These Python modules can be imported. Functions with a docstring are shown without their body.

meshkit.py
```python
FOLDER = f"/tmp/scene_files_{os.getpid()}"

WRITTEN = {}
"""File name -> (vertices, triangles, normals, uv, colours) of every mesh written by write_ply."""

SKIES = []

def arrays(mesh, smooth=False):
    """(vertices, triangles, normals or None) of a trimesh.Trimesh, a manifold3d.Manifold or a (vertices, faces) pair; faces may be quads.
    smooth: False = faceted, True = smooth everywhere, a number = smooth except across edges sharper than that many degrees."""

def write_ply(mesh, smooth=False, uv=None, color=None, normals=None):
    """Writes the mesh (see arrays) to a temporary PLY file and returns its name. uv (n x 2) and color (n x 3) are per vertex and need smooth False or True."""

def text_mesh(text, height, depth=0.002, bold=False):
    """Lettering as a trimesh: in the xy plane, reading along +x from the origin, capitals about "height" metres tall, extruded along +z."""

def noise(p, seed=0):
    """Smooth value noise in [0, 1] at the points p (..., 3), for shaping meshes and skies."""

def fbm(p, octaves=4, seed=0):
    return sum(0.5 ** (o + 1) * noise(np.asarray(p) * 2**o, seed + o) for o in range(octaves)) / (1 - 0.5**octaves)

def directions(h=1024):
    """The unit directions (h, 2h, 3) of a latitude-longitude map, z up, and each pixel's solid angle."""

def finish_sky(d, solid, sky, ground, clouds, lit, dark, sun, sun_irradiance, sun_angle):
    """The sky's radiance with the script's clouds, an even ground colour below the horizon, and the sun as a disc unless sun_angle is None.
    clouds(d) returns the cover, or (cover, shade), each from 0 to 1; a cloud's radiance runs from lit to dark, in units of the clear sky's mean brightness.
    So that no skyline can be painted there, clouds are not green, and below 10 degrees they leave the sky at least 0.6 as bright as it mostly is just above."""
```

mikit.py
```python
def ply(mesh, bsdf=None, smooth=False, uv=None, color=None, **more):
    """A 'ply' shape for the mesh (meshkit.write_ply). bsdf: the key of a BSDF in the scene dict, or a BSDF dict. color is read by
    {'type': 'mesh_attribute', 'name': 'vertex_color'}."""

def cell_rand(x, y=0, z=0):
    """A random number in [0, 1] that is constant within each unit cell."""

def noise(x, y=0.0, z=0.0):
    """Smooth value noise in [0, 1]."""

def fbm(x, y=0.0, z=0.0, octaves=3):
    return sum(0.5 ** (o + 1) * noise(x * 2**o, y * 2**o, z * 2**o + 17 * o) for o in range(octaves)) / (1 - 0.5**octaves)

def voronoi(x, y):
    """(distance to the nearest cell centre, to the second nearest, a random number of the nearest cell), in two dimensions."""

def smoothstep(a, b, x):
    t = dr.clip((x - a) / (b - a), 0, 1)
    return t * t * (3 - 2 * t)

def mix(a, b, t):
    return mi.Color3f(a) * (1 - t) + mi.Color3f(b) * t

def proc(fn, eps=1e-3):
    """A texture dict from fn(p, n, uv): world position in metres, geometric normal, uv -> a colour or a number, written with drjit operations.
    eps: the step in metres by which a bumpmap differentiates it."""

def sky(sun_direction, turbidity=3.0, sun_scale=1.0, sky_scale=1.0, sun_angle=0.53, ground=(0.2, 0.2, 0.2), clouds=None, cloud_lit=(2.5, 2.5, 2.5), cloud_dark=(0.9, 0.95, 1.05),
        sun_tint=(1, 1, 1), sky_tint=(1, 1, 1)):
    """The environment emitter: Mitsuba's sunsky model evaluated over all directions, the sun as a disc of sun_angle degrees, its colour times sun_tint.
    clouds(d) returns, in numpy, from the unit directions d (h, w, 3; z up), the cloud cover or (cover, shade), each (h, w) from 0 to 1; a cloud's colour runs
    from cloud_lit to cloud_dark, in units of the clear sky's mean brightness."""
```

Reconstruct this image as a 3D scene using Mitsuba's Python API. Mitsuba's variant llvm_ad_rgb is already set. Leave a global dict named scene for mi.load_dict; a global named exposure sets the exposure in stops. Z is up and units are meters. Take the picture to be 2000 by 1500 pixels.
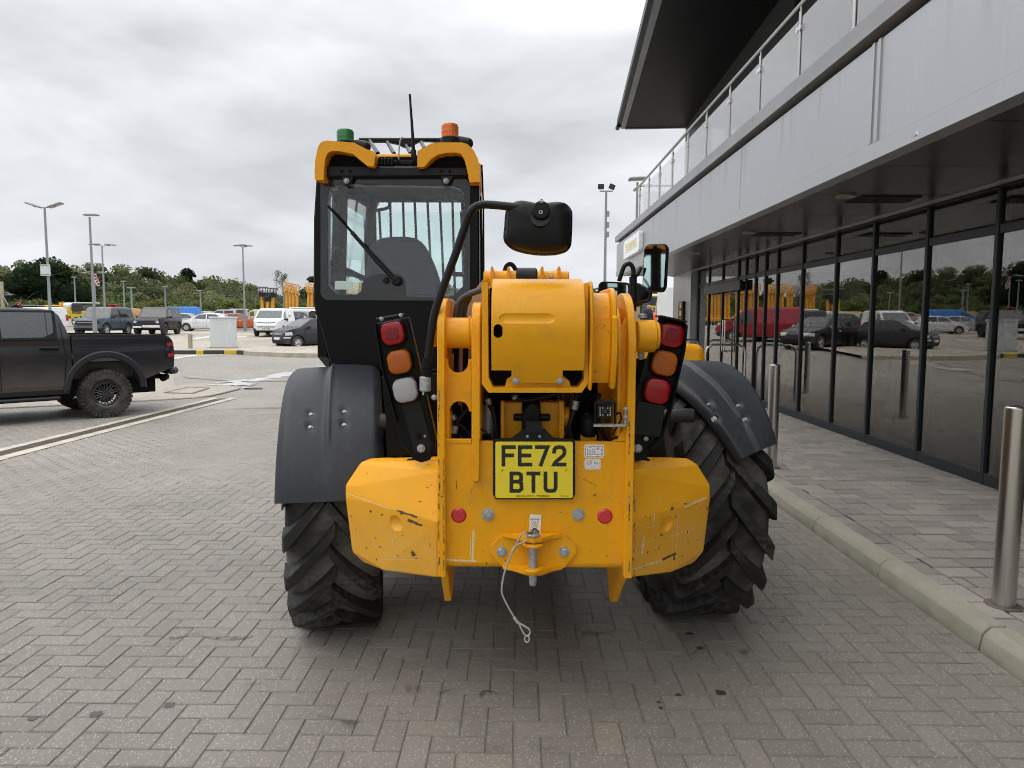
import math, random
import numpy as np, trimesh, manifold3d as m3
import mitsuba as mi, drjit as dr, mikit, meshkit
from shapely.geometry import Polygon, Point, box as sbox, LineString
from shapely import affinity
from shapely.ops import unary_union
from mikit import noise, fbm, cell_rand, voronoi, smoothstep, mix
T = mi.ScalarTransform4f
PI = math.pi
scene, labels = {}, {}
rng = random.Random(7)

# ---------------------------------------------------------------- camera, sky, exposure
F, EYE = 1385.0, np.array([0.0, 0.0, 1.53])          # focal length in pixels of a 2000 x 1500 picture, eye 1.53 m above the paving
DN = np.array([-60.0, 15462.0, 1385.0]); DN /= np.linalg.norm(DN)
FW = np.array([15.0, -124.0, 1385.0]); FW -= DN * (FW @ DN); FW /= np.linalg.norm(FW)
RT = np.cross(DN, FW)
def ray(px, py):
    d = np.array([(px - 1000) / F, (py - 750) / F, 1.0])
    return np.array([d @ RT, d @ FW, -(d @ DN)])
M = np.array([[RT[0], RT[1], RT[2]]]).T
world = lambda c: np.array([c @ RT, c @ FW, -(c @ DN)])
look, upv = world(np.array([0, 0, 1.0])), world(np.array([0, -1.0, 0]))
scene['camera'] = {'type': 'perspective', 'fov': 2 * math.degrees(math.atan(1000 / F)), 'fov_axis': 'x', 'near_clip': 0.05, 'far_clip': 3000.0,
                   'to_world': T().look_at(origin=EYE.tolist(), target=(EYE + look).tolist(), up=upv.tolist())}

def sst(a, b, x):
    t = np.clip((x - a) / (b - a), 0, 1)
    return t * t * (3 - 2 * t)
def cloud_cover(d):
    q = d * np.array([1.0, 1.0, 2.3]) + np.array([4.3, 7.1, 2.2])
    w = meshkit.fbm(q * 2.2, 4, 5)
    big = meshkit.fbm(q * 2.3 + 0.9 * w[..., None], 5, 3)
    fine = meshkit.fbm(q * 6.5 + 1.6 * w[..., None], 6, 11)
    n = 0.62 * (big - 0.5) + 0.66 * (fine - 0.5)
    v = (0.36 + 0.64 * sst(0.22, 0.9, d[..., 2])) * (1 + n)      # overcast: the zenith nearly three times as bright as the horizon
    return np.ones(v.shape), np.clip((1.15 - v) / 0.95, 0, 1)
scene['sky'] = mikit.sky([-0.45, -0.25, 0.85], turbidity=3, sun_scale=0.06, sun_angle=40, clouds=cloud_cover,
                         cloud_lit=(6.5, 6.62, 6.86), cloud_dark=(1.06, 1.10, 1.18), ground=(0.2, 0.19, 0.18))
labels['sky'] = {'label': 'grey overcast sky with soft cloud bands', 'kind': 'structure'}
exposure = 2.0

# ---------------------------------------------------------------- helpers
def g(x, y):
    """Height of the yard: level near the building, a shallow valley at the drain, then a long rise."""
    x, y = np.asarray(x, float), np.asarray(y, float)
    left = sst(-2.0, -4.5, x) if False else 1 - sst(-4.5, -2.0, x)
    dip = -0.17 * left * sst(5.5, 11.5, y) * (1 - sst(13.0, 30.0, y))
    far = np.interp(y, [0, 18, 35, 48, 52, 100, 140, 200, 260, 600], [0, 0, 0.12, 0.40, 0.50, 1.0, 1.6, 5.5, 8.0, 8.0])
    right = 0.42 * sst(2.0, 6.0, x) * sst(22.0, 38.0, y) * (1 - sst(60, 90, y))
    return dip + far + right
def aty(px, py, Y):
    d = ray(px, py); return EYE + d * (Y / d[1])
def atx(px, py, X):
    d = ray(px, py); return EYE + d * (X / d[0])
def atz(px, py, Z=0.0):
    d = ray(px, py); return EYE + d * ((Z - EYE[2]) / d[2])
def pg(px, py, lift=0.0):
    """The point of the yard seen at a pixel of the photograph."""
    d = ray(px, py); t = np.geomspace(1.5, 700, 6000)
    p = EYE + d * t[:, None]
    below = np.nonzero(p[:, 2] < g(p[:, 0], p[:, 1]))[0]
    q = p[below[0]] if len(below) else p[-1]
    return np.array([q[0], q[1], float(g(q[0], q[1])) + lift])
def PX(pts, Y):
    return [tuple(aty(a, b, Y)[[0, 2]]) for a, b in pts]
def sx(npx, Y):                                           # width in metres of npx pixels at distance Y
    return npx * Y / F

NUM = {}
def key_for(name):
    if name not in scene and name not in labels and name not in NUM:
        NUM[name] = 0; return name
    while True:
        NUM[name] = NUM.get(name, 0) + 1
        k = f'{name}_{NUM[name]:03d}'
        if k not in scene and k not in labels: return k
def thing(name, label, cat, group=None):
    k = key_for(name); labels[k] = {'label': label, 'category': cat}
    if group: labels[k]['group'] = group
    return k
def struct(name, mesh, mat, label=None, smooth=False, **kw):
    scene[name] = mikit.ply(mesh, mat, smooth=smooth, **kw)
    labels[name] = {'kind': 'structure'}
    if label: labels[name]['label'] = label
    return name
def part(parent, name, mesh, mat, smooth=False, label=None, kind=None, **kw):
    k = key_for(parent + '__' + name)
    if len(mesh.faces) < 60000 and mesh.volume < 0: mesh = tm(mesh.vertices, np.asarray(mesh.faces)[:, ::-1])
    scene[k] = mikit.ply(mesh, mat, smooth=smooth, **kw)
    if label or kind:
        labels[k] = {}
        if label: labels[k]['label'] = label
        if kind: labels[k]['kind'] = kind
    return k
def solo(name, mesh, mat, label, cat, group=None, smooth=False):
    k = thing(name, label, cat, group); scene[k] = mikit.ply(mesh, mat, smooth=smooth); return k

def tm(v, f): return trimesh.Trimesh(np.asarray(v, float), np.asarray(f, int), process=False)
def cat(*ms):
    ms = [m for m in ms if m is not None and len(m.faces)]
    return trimesh.util.concatenate(ms)
def man(m):                                               # trimesh -> manifold
    m = trimesh.Trimesh(m.vertices, m.faces, process=True)
    if m.volume < 0: m.invert()
    return m3.Manifold(m3.Mesh(np.asarray(m.vertices, np.float32), np.asarray(m.faces, np.uint32)))
def unman(m):
    q = m.to_mesh(); return tm(q.vert_properties[:, :3], q.tri_verts)
def hull_pts(pts):
    return unman(m3.Manifold.hull_points(np.asarray(pts, np.float64)))
_ico = trimesh.creation.icosphere(2).vertices
_ico1 = trimesh.creation.icosphere(1).vertices
def rhull(pts, r, fine=True):                             # rounded convex body: hull of balls at the points
    s = _ico if fine else _ico1
    r = np.broadcast_to(r, len(pts))
    return hull_pts(np.vstack([np.asarray(p) + s * q for p, q in zip(pts, r)]))
BOXF = [[0, 2, 3, 1], [4, 5, 7, 6], [0, 1, 5, 4], [2, 6, 7, 3], [0, 4, 6, 2], [1, 3, 7, 5]]
def quads(f): f = np.asarray(f); return np.vstack([f[:, [0, 1, 2]], f[:, [0, 2, 3]]])
def bx(x0, x1, y0, y1, z0, z1, b=0.0):
    x0, x1 = sorted((x0, x1)); y0, y1 = sorted((y0, y1)); z0, z1 = sorted((z0, z1))
    if b <= 0:
        v = [[x, y, z] for x in (x0, x1) for y in (y0, y1) for z in (z0, z1)]
        return tm(v, quads([[0, 1, 3, 2], [4, 6, 7, 5], [0, 4, 5, 1], [2, 3, 7, 6], [0, 2, 6, 4], [1, 5, 7, 3]]))
    b = min(b, (x1 - x0) / 2.01, (y1 - y0) / 2.01, (z1 - z0) / 2.01)
    v = []
    for x, ex in ((x0, b), (x1, -b)):
        for y, ey in ((y0, b), (y1, -b)):
            for z, ez in ((z0, b), (z1, -b)):
                v += [[x, y + ey, z + ez], [x + ex, y, z + ez], [x + ex, y + ey, z]]
    return hull_pts(v)
def frame_of(d):
    d = np.asarray(d, float); d = d / np.linalg.norm(d)
    a = np.cross(d, [0, 0, 1.0] if abs(d[2]) < 0.9 else [1.0, 0, 0]); a /= np.linalg.norm(a)
    return a, np.cross(d, a), d
def cyl(p0, p1, r, n=20, r2=None, b=0.0):
    p0, p1 = np.asarray(p0, float), np.asarray(p1, float); a, c, d = frame_of(p1 - p0)
    L = np.linalg.norm(p1 - p0); r2 = r if r2 is None else r2
    prof = [(0, 0), (r, 0), (r2, L), (0, L)] if b <= 0 else [(0, 0), (r - b, 0), (r, b), (r2, L - b), (r2 - b, L), (0, L)]
    return lathe(prof, p0, a, c, d, n)
def lathe(prof, o, a, c, d, n=24):
    o, a, c, d = (np.asarray(q, float) for q in (o, a, c, d))
    ang = np.arange(n) * 2 * PI / n
    rows, v = [], []
    for r, h in prof:
        if r <= 1e-9: rows.append([len(v)]); v.append(o + d * h)
        else:
            rows.append(list(range(len(v), len(v) + n)))
            v += [o + d * h + r * (math.cos(t) * a + math.sin(t) * c) for t in ang]
    f = []
    for A, B in zip(rows, rows[1:]):
        for i in range(n):
            j = (i + 1) % n
            if len(A) == 1 and len(B) == 1: continue
            if len(A) == 1: f.append([A[0], B[j], B[i]])
            elif len(B) == 1: f.append([A[i], A[j], B[0]])
            else: f += [[A[i], A[j], B[j]], [A[i], B[j], B[i]]]
    m = tm(v, f)
    return m
def lathe_z(prof, x, y, z, n=24): return lathe(prof, (x, y, z), (1, 0, 0), (0, 1, 0), (0, 0, 1), n)
def lathe_x(prof, x, y, z, n=24): return lathe(prof, (x, y, z), (0, 1, 0), (0, 0, 1), (1, 0, 0), n)
def lathe_y(prof, x, y, z, n=24): return lathe(prof, (x, y, z), (0, 0, 1), (1, 0, 0), (0, 1, 0), n)
def bez(pts, n=8):                                        # Catmull-Rom through the points
    p = np.asarray(pts, float); q = np.vstack([2 * p[0] - p[1], p, 2 * p[-1] - p[-2]]); out = []
    for i in range(1, len(q) - 2):
        for t in np.arange(n) / n:
            out.append(0.5 * (2 * q[i] + (q[i + 1] - q[i - 1]) * t + (2 * q[i - 1] - 5 * q[i] + 4 * q[i + 1] - q[i + 2]) * t**2 + (3 * q[i] - q[i - 1] - 3 * q[i + 1] + q[i + 2]) * t**3))
    return np.array(out + [p[-1]])
def tube(pts, r, n=8, closed=False):
    p = np.asarray(pts, float); k = len(p); r = np.broadcast_to(r, k)
    t = np.gradient(p, axis=0) if not closed else np.roll(p, -1, 0) - np.roll(p, 1, 0)
    t /= np.linalg.norm(t, axis=1, keepdims=True) + 1e-12
    a0, _, _ = frame_of(t[0]); v = []
    for i in range(k):
        a0 = a0 - t[i] * (a0 @ t[i]); a0 /= np.linalg.norm(a0); b0 = np.cross(t[i], a0)
        v += [p[i] + r[i] * (math.cos(q) * a0 + math.sin(q) * b0) for q in np.arange(n) * 2 * PI / n]
    f = []
    for i in range(k if closed else k - 1):
        for j in range(n):
            a, b, c, d = i * n + j, i * n + (j + 1) % n, ((i + 1) % k) * n + (j + 1) % n, ((i + 1) % k) * n + j
            f += [[a, b, c], [a, c, d]]
    if not closed:
        v += [p[0], p[-1]]
        for j in range(n):
            f += [[k * n, (j + 1) % n, j], [k * n + 1, (k - 1) * n + j, (k - 1) * n + (j + 1) % n]]
    return tm(v, f)
def arc(cx, cy, r, a0, a1, n=8):
    return [(cx + r * math.cos(math.radians(t)), cy + r * math.sin(math.radians(t))) for t in np.linspace(a0, a1, n + 1)]
def rrect(x0, x1, y0, y1, r, n=5):
    x0, x1 = sorted((x0, x1)); y0, y1 = sorted((y0, y1)); r = min(r, (x1 - x0) / 2.001, (y1 - y0) / 2.001)
    return arc(x1 - r, y1 - r, r, 0, 90, n) + arc(x0 + r, y1 - r, r, 90, 180, n) + arc(x0 + r, y0 + r, r, 180, 270, n) + arc(x1 - r, y0 + r, r, 270, 360, n)
def rnd(poly, r, r2=None):                                # rounds the convex and the hollow corners of an outline
    p = poly if isinstance(poly, Polygon) else Polygon(poly)
    p = p.buffer(0); r2 = r if r2 is None else r2
    return p.buffer(-r, quad_segs=5).buffer(r + r2, quad_segs=5).buffer(-r2, quad_segs=5)
AX = {'y': lambda u, v, w: np.stack([u, w, v], -1), 'x': lambda u, v, w: np.stack([w, u, v], -1), 'z': lambda u, v, w: np.stack([u, v, w], -1)}
def prism(poly, a0, a1, axis='y', b=0.0, holes=()):
    """An outline extruded from a0 to a1 along an axis, its edges chamfered by b. Outlines: (x, z) for y, (y, z) for x, (x, y) for z."""
    if not isinstance(poly, Polygon): poly = Polygon(poly, holes)
    elif holes: poly = Polygon(poly.exterior.coords, holes)
    if not poly.is_valid: poly = poly.buffer(0)
    if poly.geom_type == 'MultiPolygon':
        return cat(*[prism(q, a0, a1, axis, b) for q in poly.geoms])
    from shapely.geometry.polygon import orient
    poly = orient(poly, 1.0)
    a0, a1 = sorted((a0, a1)); put = AX[axis]
    def clean(c):
        c = np.asarray(c)[:-1]; keep = np.linalg.norm(c - np.roll(c, 1, 0), axis=1) > 1e-6; return c[keep]
    rings = [clean(poly.exterior.coords)] + [clean(r.coords) for r in poly.interiors]
    b = min(b, (a1 - a0) / 2.01)
    ins = []
    for c in rings:
        e = np.roll(c, -1, 0) - c; e /= np.linalg.norm(e, axis=1, keepdims=True)
        nrm = np.stack([-e[:, 1], e[:, 0]], 1); pn = np.roll(nrm, 1, 0); h = nrm + pn
        h /= np.maximum((h * h).sum(1, keepdims=True) / 2, 0.35)
        ins.append(c + b * h)
    layers = [(ins, a0), (rings, a0 + b), (rings, a1 - b), (ins, a1)] if b > 0 else [(rings, a0), (rings, a1)]
    v, f, base = [], [], 0
    for ri in range(len(rings)):
        n = len(rings[ri]); start = base
        for L, w in layers:
            c = L[ri]; v.append(put(c[:, 0], c[:, 1], np.full(n, w))); base += n
        for k in range(len(layers) - 1):
            i = np.arange(n); j = (i + 1) % n; A, B = start + k * n, start + (k + 1) * n
            f += [np.stack([A + i, A + j, B + j], 1), np.stack([A + i, B + j, B + i], 1)]
    cap = Polygon(ins[0] if b > 0 else rings[0], ins[1:] if b > 0 else rings[1:])
    if not cap.is_valid: cap = Polygon(rings[0], rings[1:])
    cv, cf = trimesh.creation.triangulate_polygon(cap, engine='earcut')
    cv, cf = np.asarray(cv), np.asarray(cf)
    ar = np.cross(cv[cf[:, 1]] - cv[cf[:, 0]], cv[cf[:, 2]] - cv[cf[:, 0]]); cf[ar < 0] = cf[ar < 0][:, ::-1]
    v += [put(cv[:, 0], cv[:, 1], np.full(len(cv), a0)), put(cv[:, 0], cv[:, 1], np.full(len(cv), a1))]
    f += [cf[:, ::-1] + base, cf + base + len(cv)]
    m = tm(np.vstack(v), np.vstack(f))
    m.merge_vertices(digits_vertex=6)
    if axis == 'y': m.faces = m.faces[:, ::-1]
    return m
def xf(m, loc=(0, 0, 0), rz=0.0, scale=1.0):
    m = m.copy(); c, s = math.cos(rz), math.sin(rz); v = np.asarray(m.vertices) * scale
    m.vertices = np.stack([v[:, 0] * c - v[:, 1] * s, v[:, 0] * s + v[:, 1] * c, v[:, 2]], 1) + np.asarray(loc, float); return m
def rotm(m, axis, ang, o):
    m = m.copy(); m.apply_transform(trimesh.transformations.rotation_matrix(ang, axis, o)); return m
def drape(poly, lift, step=2.0):
    """A sheet on the yard with the given outline in plan."""
    if not hasattr(poly, 'geom_type'): poly = Polygon(poly)
    poly = poly.buffer(0)
    if poly.geom_type == 'MultiPolygon': return cat(*[drape(q, lift, step) for q in poly.geoms if q.area > 1e-4])
    v, f = trimesh.creation.triangulate_polygon(poly, engine='earcut')
    v3, f3 = trimesh.remesh.subdivide_to_size(np.column_stack([v, np.zeros(len(v))]), f, step, max_iter=14)
    m = tm(v3, f3); m.merge_vertices()
    a = np.asarray(m.vertices).copy(); a[:, 2] = g(a[:, 0], a[:, 1]) + lift; m.vertices = a
    if len(m.faces) and m.face_normals[:, 2].mean() < 0: m.faces = m.faces[:, ::-1]
    return m
def ribbon(pts, w, lift):                                 # a band of width w along points of the yard
    return drape(LineString([tuple(p[:2]) for p in pts]).buffer(w / 2, cap_style=2), lift, 1.5)

# ---------------------------------------------------------------- materials
def mat(name, **k):
    two = k.pop('two', True); bump = k.pop('bump', None)
    d = {'type': 'principled', **{a: ({'type': 'rgb', 'value': list(b)} if a == 'base_color' and isinstance(b, (tuple, list)) else b) for a, b in k.items()}}
    if bump: d = {'type': 'bumpmap', 'arbitrary': mikit.proc(bump[0], bump[2] if len(bump) > 2 else 1e-3), 'scale': bump[1], 'bsdf': d}
    scene[name] = {'type': 'twosided', 'bsdf': d} if two else d
    return name
P = mikit.proc
HX, HY = -0.315, 2.392                                    # corner of one paving block
def hb(p):
    """Herringbone of 200 x 100 blocks: (random number of the block, distance to its joint)."""
    x, y = (p.x - HX) * 10, (p.y - HY) * 10
    i, j = dr.floor(x), dr.floor(y); m = i + j - 4 * dr.floor((i + j) / 4)
    bi = dr.select((m > 0.5) & (m < 1.5), i - 1, i); bj = dr.select(m > 2.5, j - 1, j)
    flat = m < 1.5
    w, h = dr.select(flat, 2.0, 1.0), dr.select(flat, 1.0, 2.0)
    u, v = x - bi, y - bj
    e = dr.minimum(dr.minimum(u, w - u), dr.minimum(v, h - v)) * 0.1
    return cell_rand(bi, bj, 3), cell_rand(bi, bj, 8), e
def block_tone(p, r, r2):
    big = fbm(p.x * 0.35, p.y * 0.35, 1.5, 3); mid = fbm(p.x * 2.3, p.y * 2.3, 4.5, 3)
    fine = noise(p.x * 260, p.y * 260)
    c = mix((0.204, 0.187, 0.161), (0.229, 0.211, 0.183), r)
    c = mix(c, mi.Color3f(0.268, 0.243, 0.198), smoothstep(0.82, 1.0, r2) * 0.35)
    c = c * (0.76 + 0.48 * big) * (0.84 + 0.32 * mid) * (0.90 + 0.20 * fine)
    d1, d2, w = voronoi(p.x * 92, p.y * 92)
    spk = smoothstep(0.34, 0.14, d1) * smoothstep(0.66, 0.95, w)
    c = mix(c, mi.Color3f(0.62, 0.60, 0.56), spk * 0.62)
    d1, d2, w = voronoi(p.x * 1.25 + 0.8 * noise(p.x * 9, p.y * 9), p.y * 1.25)
    oil = smoothstep(0.115, 0.05, d1 + 0.10 * noise(p.x * 14, p.y * 14, 3)) * smoothstep(0.55, 0.6, w)
    return c * (1 - 0.52 * oil)
def yard_col(p, n, uv):
    r, r2, e = hb(p)
    c = block_tone(p, r, r2)
    return mix(mi.Color3f(0.085, 0.078, 0.068), c, smoothstep(0.0015, 0.0045, e))
def block_col(p, n, uv):
    r, r2, e = hb(p)
    return block_tone(p, r, r2) * (0.84 + 0.16 * smoothstep(0.003, 0.012, e + 0.006 * (noise(p.x * 90, p.y * 90) - 0.5)))
def grit(p, n, uv): return noise(p.x * 240, p.y * 240) + 0.6 * noise(p.x * 520, p.y * 520)
mat('yard_mat', base_color=P(yard_col), roughness=0.62, specular=0.35)
mat('block_mat', base_color=P(block_col), roughness=0.60, specular=0.35, bump=(grit, 0.0009))
def sand_col(p, n, uv): return mi.Color3f(0.185, 0.170, 0.145) * (0.6 + 0.8 * fbm(p.x * 30, p.y * 30))
mat('sand_mat', base_color=P(sand_col), roughness=0.95)
def path_fn(k):
    def f(p, n, uv):
        c = mi.Color3f(0.272, 0.250, 0.222) * k
        d1, d2, w = voronoi(p.x * 80, p.y * 80)
        c = c * (0.80 + 0.40 * fbm(p.x * 0.9, p.y * 0.9)) * (0.9 + 0.2 * noise(p.x * 220, p.y * 220))
        return mix(c, mi.Color3f(0.6, 0.58, 0.54), 0.5 * smoothstep(0.30, 0.15, d1) * smoothstep(0.72, 0.92, w))
    return f
mat('path_joint', base_color=(0.03, 0.027, 0.023), roughness=0.95)
for k_, n_ in ((0.86, 'path_mat_dark'), (1.0, 'path_mat'), (1.13, 'path_mat_pale')): mat(n_, base_color=P(path_fn(k_)), roughness=0.62, specular=0.35, bump=(grit, 0.0008))
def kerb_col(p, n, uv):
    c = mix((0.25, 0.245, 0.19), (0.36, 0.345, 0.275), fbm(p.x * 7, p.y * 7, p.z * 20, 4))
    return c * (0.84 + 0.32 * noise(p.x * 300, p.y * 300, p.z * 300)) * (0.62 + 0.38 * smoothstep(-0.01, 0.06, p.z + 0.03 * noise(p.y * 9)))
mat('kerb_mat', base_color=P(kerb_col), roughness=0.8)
def tan_col(p, n, uv):
    r, r2, e = hb(p)
    c = mix((0.26, 0.232, 0.188), (0.325, 0.292, 0.240), r) * (0.66 + 0.68 * fbm(p.x * 0.5, p.y * 0.25, 7.0, 4))
    return mix(c * 0.62, c, smoothstep(0.001, 0.005, e))
mat('tan_mat', base_color=P(tan_col), roughness=0.75)
def pale_col(p, n, uv): return mi.Color3f(0.40, 0.36, 0.29) * (0.72 + 0.5 * fbm(p.x * 5, p.y * 5, 2.0, 4))
mat('pale_concrete', base_color=P(pale_col), roughness=0.8)
mat('dark_slot', base_color=(0.12, 0.098, 0.078), roughness=0.8)
def foam_col(p, n, uv): return mi.Color3f(0.42, 0.42, 0.415) * (0.6 + 0.45 * fbm(p.x * 6, p.y * 2.5, 3.0, 4))
mat('foam', base_color=P(foam_col), roughness=0.5)
mat('white_line', base_color=(0.48, 0.47, 0.44), roughness=0.7)
mat('kerb_black', base_color=(0.035, 0.036, 0.038), roughness=0.6)
mat('kerb_yellow', base_color=(0.55, 0.40, 0.02), roughness=0.6)
mat('black_paint', base_color=(0.006, 0.006, 0.007), roughness=0.28, specular=0.14)
mat('black_satin', base_color=(0.009, 0.009, 0.010), roughness=0.38, specular=0.24)
mat('black_matt', base_color=(0.010, 0.010, 0.011), roughness=0.8, specular=0.1)
mat('rubber', base_color=(0.022, 0.021, 0.020), roughness=0.7, specular=0.35)
mat('white_paint', base_color=(0.75, 0.76, 0.76), roughness=0.25, clearcoat=0.6)
mat('galvanised', base_color=(0.44, 0.46, 0.48), roughness=0.5, metallic=0.35)
def steel_col(p, n, uv): return mi.Color3f(0.60, 0.575, 0.54) * (0.80 + 0.34 * fbm(p.x * 60, p.y * 60, p.z * 2.2, 3))
mat('brushed_steel', base_color=P(steel_col), roughness=0.30, metallic=1.0)
mat('chrome', base_color=(0.75, 0.75, 0.76), roughness=0.12, metallic=1.0)
mat('mirror_glass', base_color=(0.86, 0.88, 0.88), roughness=0.015, metallic=1.0)
# ---------------------------------------------------------------- ground, yard paving, kerb, footpath
def gridsheet(xs, ys, lift):
    X, Y = np.meshgrid(xs, ys); v = np.stack([X, Y, g(X, Y) + lift], -1).reshape(-1, 3); n = len(xs); f = []
    for j in range(len(ys) - 1):
        for i in range(n - 1):
            a = j * n + i; f += [[a, a + 1, a + n + 1], [a, a + n + 1, a + n]]
    return tm(v, f)
def grass_col(p, n, uv): return mix((0.075, 0.095, 0.030), (0.13, 0.14, 0.05), fbm(p.x * 0.2, p.y * 0.2, 1.0, 5))
mat('grass_mat', base_color=P(grass_col), roughness=0.9)
struct('ground', gridsheet(np.r_[np.linspace(-900, -200, 15), np.linspace(-180, 120, 61), np.linspace(150, 900, 16)],
                           np.r_[-300, -60, np.linspace(-20, 60, 41), np.linspace(65, 280, 44), 400, 700, 1200, 2000], -0.06), 'grass_mat', 'green rough ground beyond the yard', smooth=True)
BLK = Polygon([(-1.3, 0.6), (2.06, 0.6), (2.06, 14.2), (-1.4, 14.2), (-10.4, 12.6), (-8.3, 10.0), (-3.2, 3.4)])
YARD = Polygon([(-140, -6), (2.16, -6), (2.16, 19.5), (30, 19.5), (60, 60), (60, 128), (-140, 128)])
scene['yard_paving'] = mikit.ply(drape(YARD.difference(BLK.buffer(-0.25)), -0.004, 4.0), 'yard_mat', smooth=True)
labels['yard_paving'] = {'label': 'grey herringbone block paving of the yard', 'kind': 'structure'}
scene['yard_paving__bed'] = mikit.ply(drape(BLK, -0.0042, 1.5), 'sand_mat')
labels['yard_paving__bed'] = {'label': 'brown jointing sand between the blocks'}

def blockmesh(x0, x1, y0, y1, z, seed, ch=0.0040, jt=0.0013):
    r = random.Random(seed); x0 += jt * r.uniform(0.3, 1.1); x1 -= jt * r.uniform(0.3, 1.1); y0 += jt * r.uniform(0.3, 1.1); y1 -= jt * r.uniform(0.3, 1.1)
    tx, ty, dz = r.gauss(0, 0.004), r.gauss(0, 0.004), r.gauss(0, 0.0008)
    cx, cy = (x0 + x1) / 2, (y0 + y1) / 2
    v = []
    for ins, zz in ((0, -0.014), (0, -0.0035), (ch * 0.45, -0.001), (ch, 0.0)):
        for a, b in ((x0 + ins, y0 + ins), (x1 - ins, y0 + ins), (x1 - ins, y1 - ins), (x0 + ins, y1 - ins)):
            v.append([a, b, z + zz + dz + tx * (a - cx) + ty * (b - cy)])
    f = [[12, 13, 14], [12, 14, 15]]
    for k in range(0, 12, 4):
        for i in range(4):
            j = (i + 1) % 4; f += [[k + i, k + j, k + 4 + j], [k + i, k + 4 + j, k + 4 + i]]
    return tm(v, f)
def merge_many(ms):
    v = np.concatenate([m.vertices for m in ms]); off = np.cumsum([0] + [len(m.vertices) for m in ms[:-1]])
    return tm(v, np.concatenate([m.faces + o for m, o in zip(ms, off)]))
def px_of(p):
    c = np.asarray(p, float) - EYE; cz = c @ np.array([RT[2], FW[2], -DN[2]])
    q = np.array([RT, FW, -DN]).T @ c
    return 1000 + F * q[0] / q[2], 750 + F * q[1] / q[2], q[2]
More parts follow.
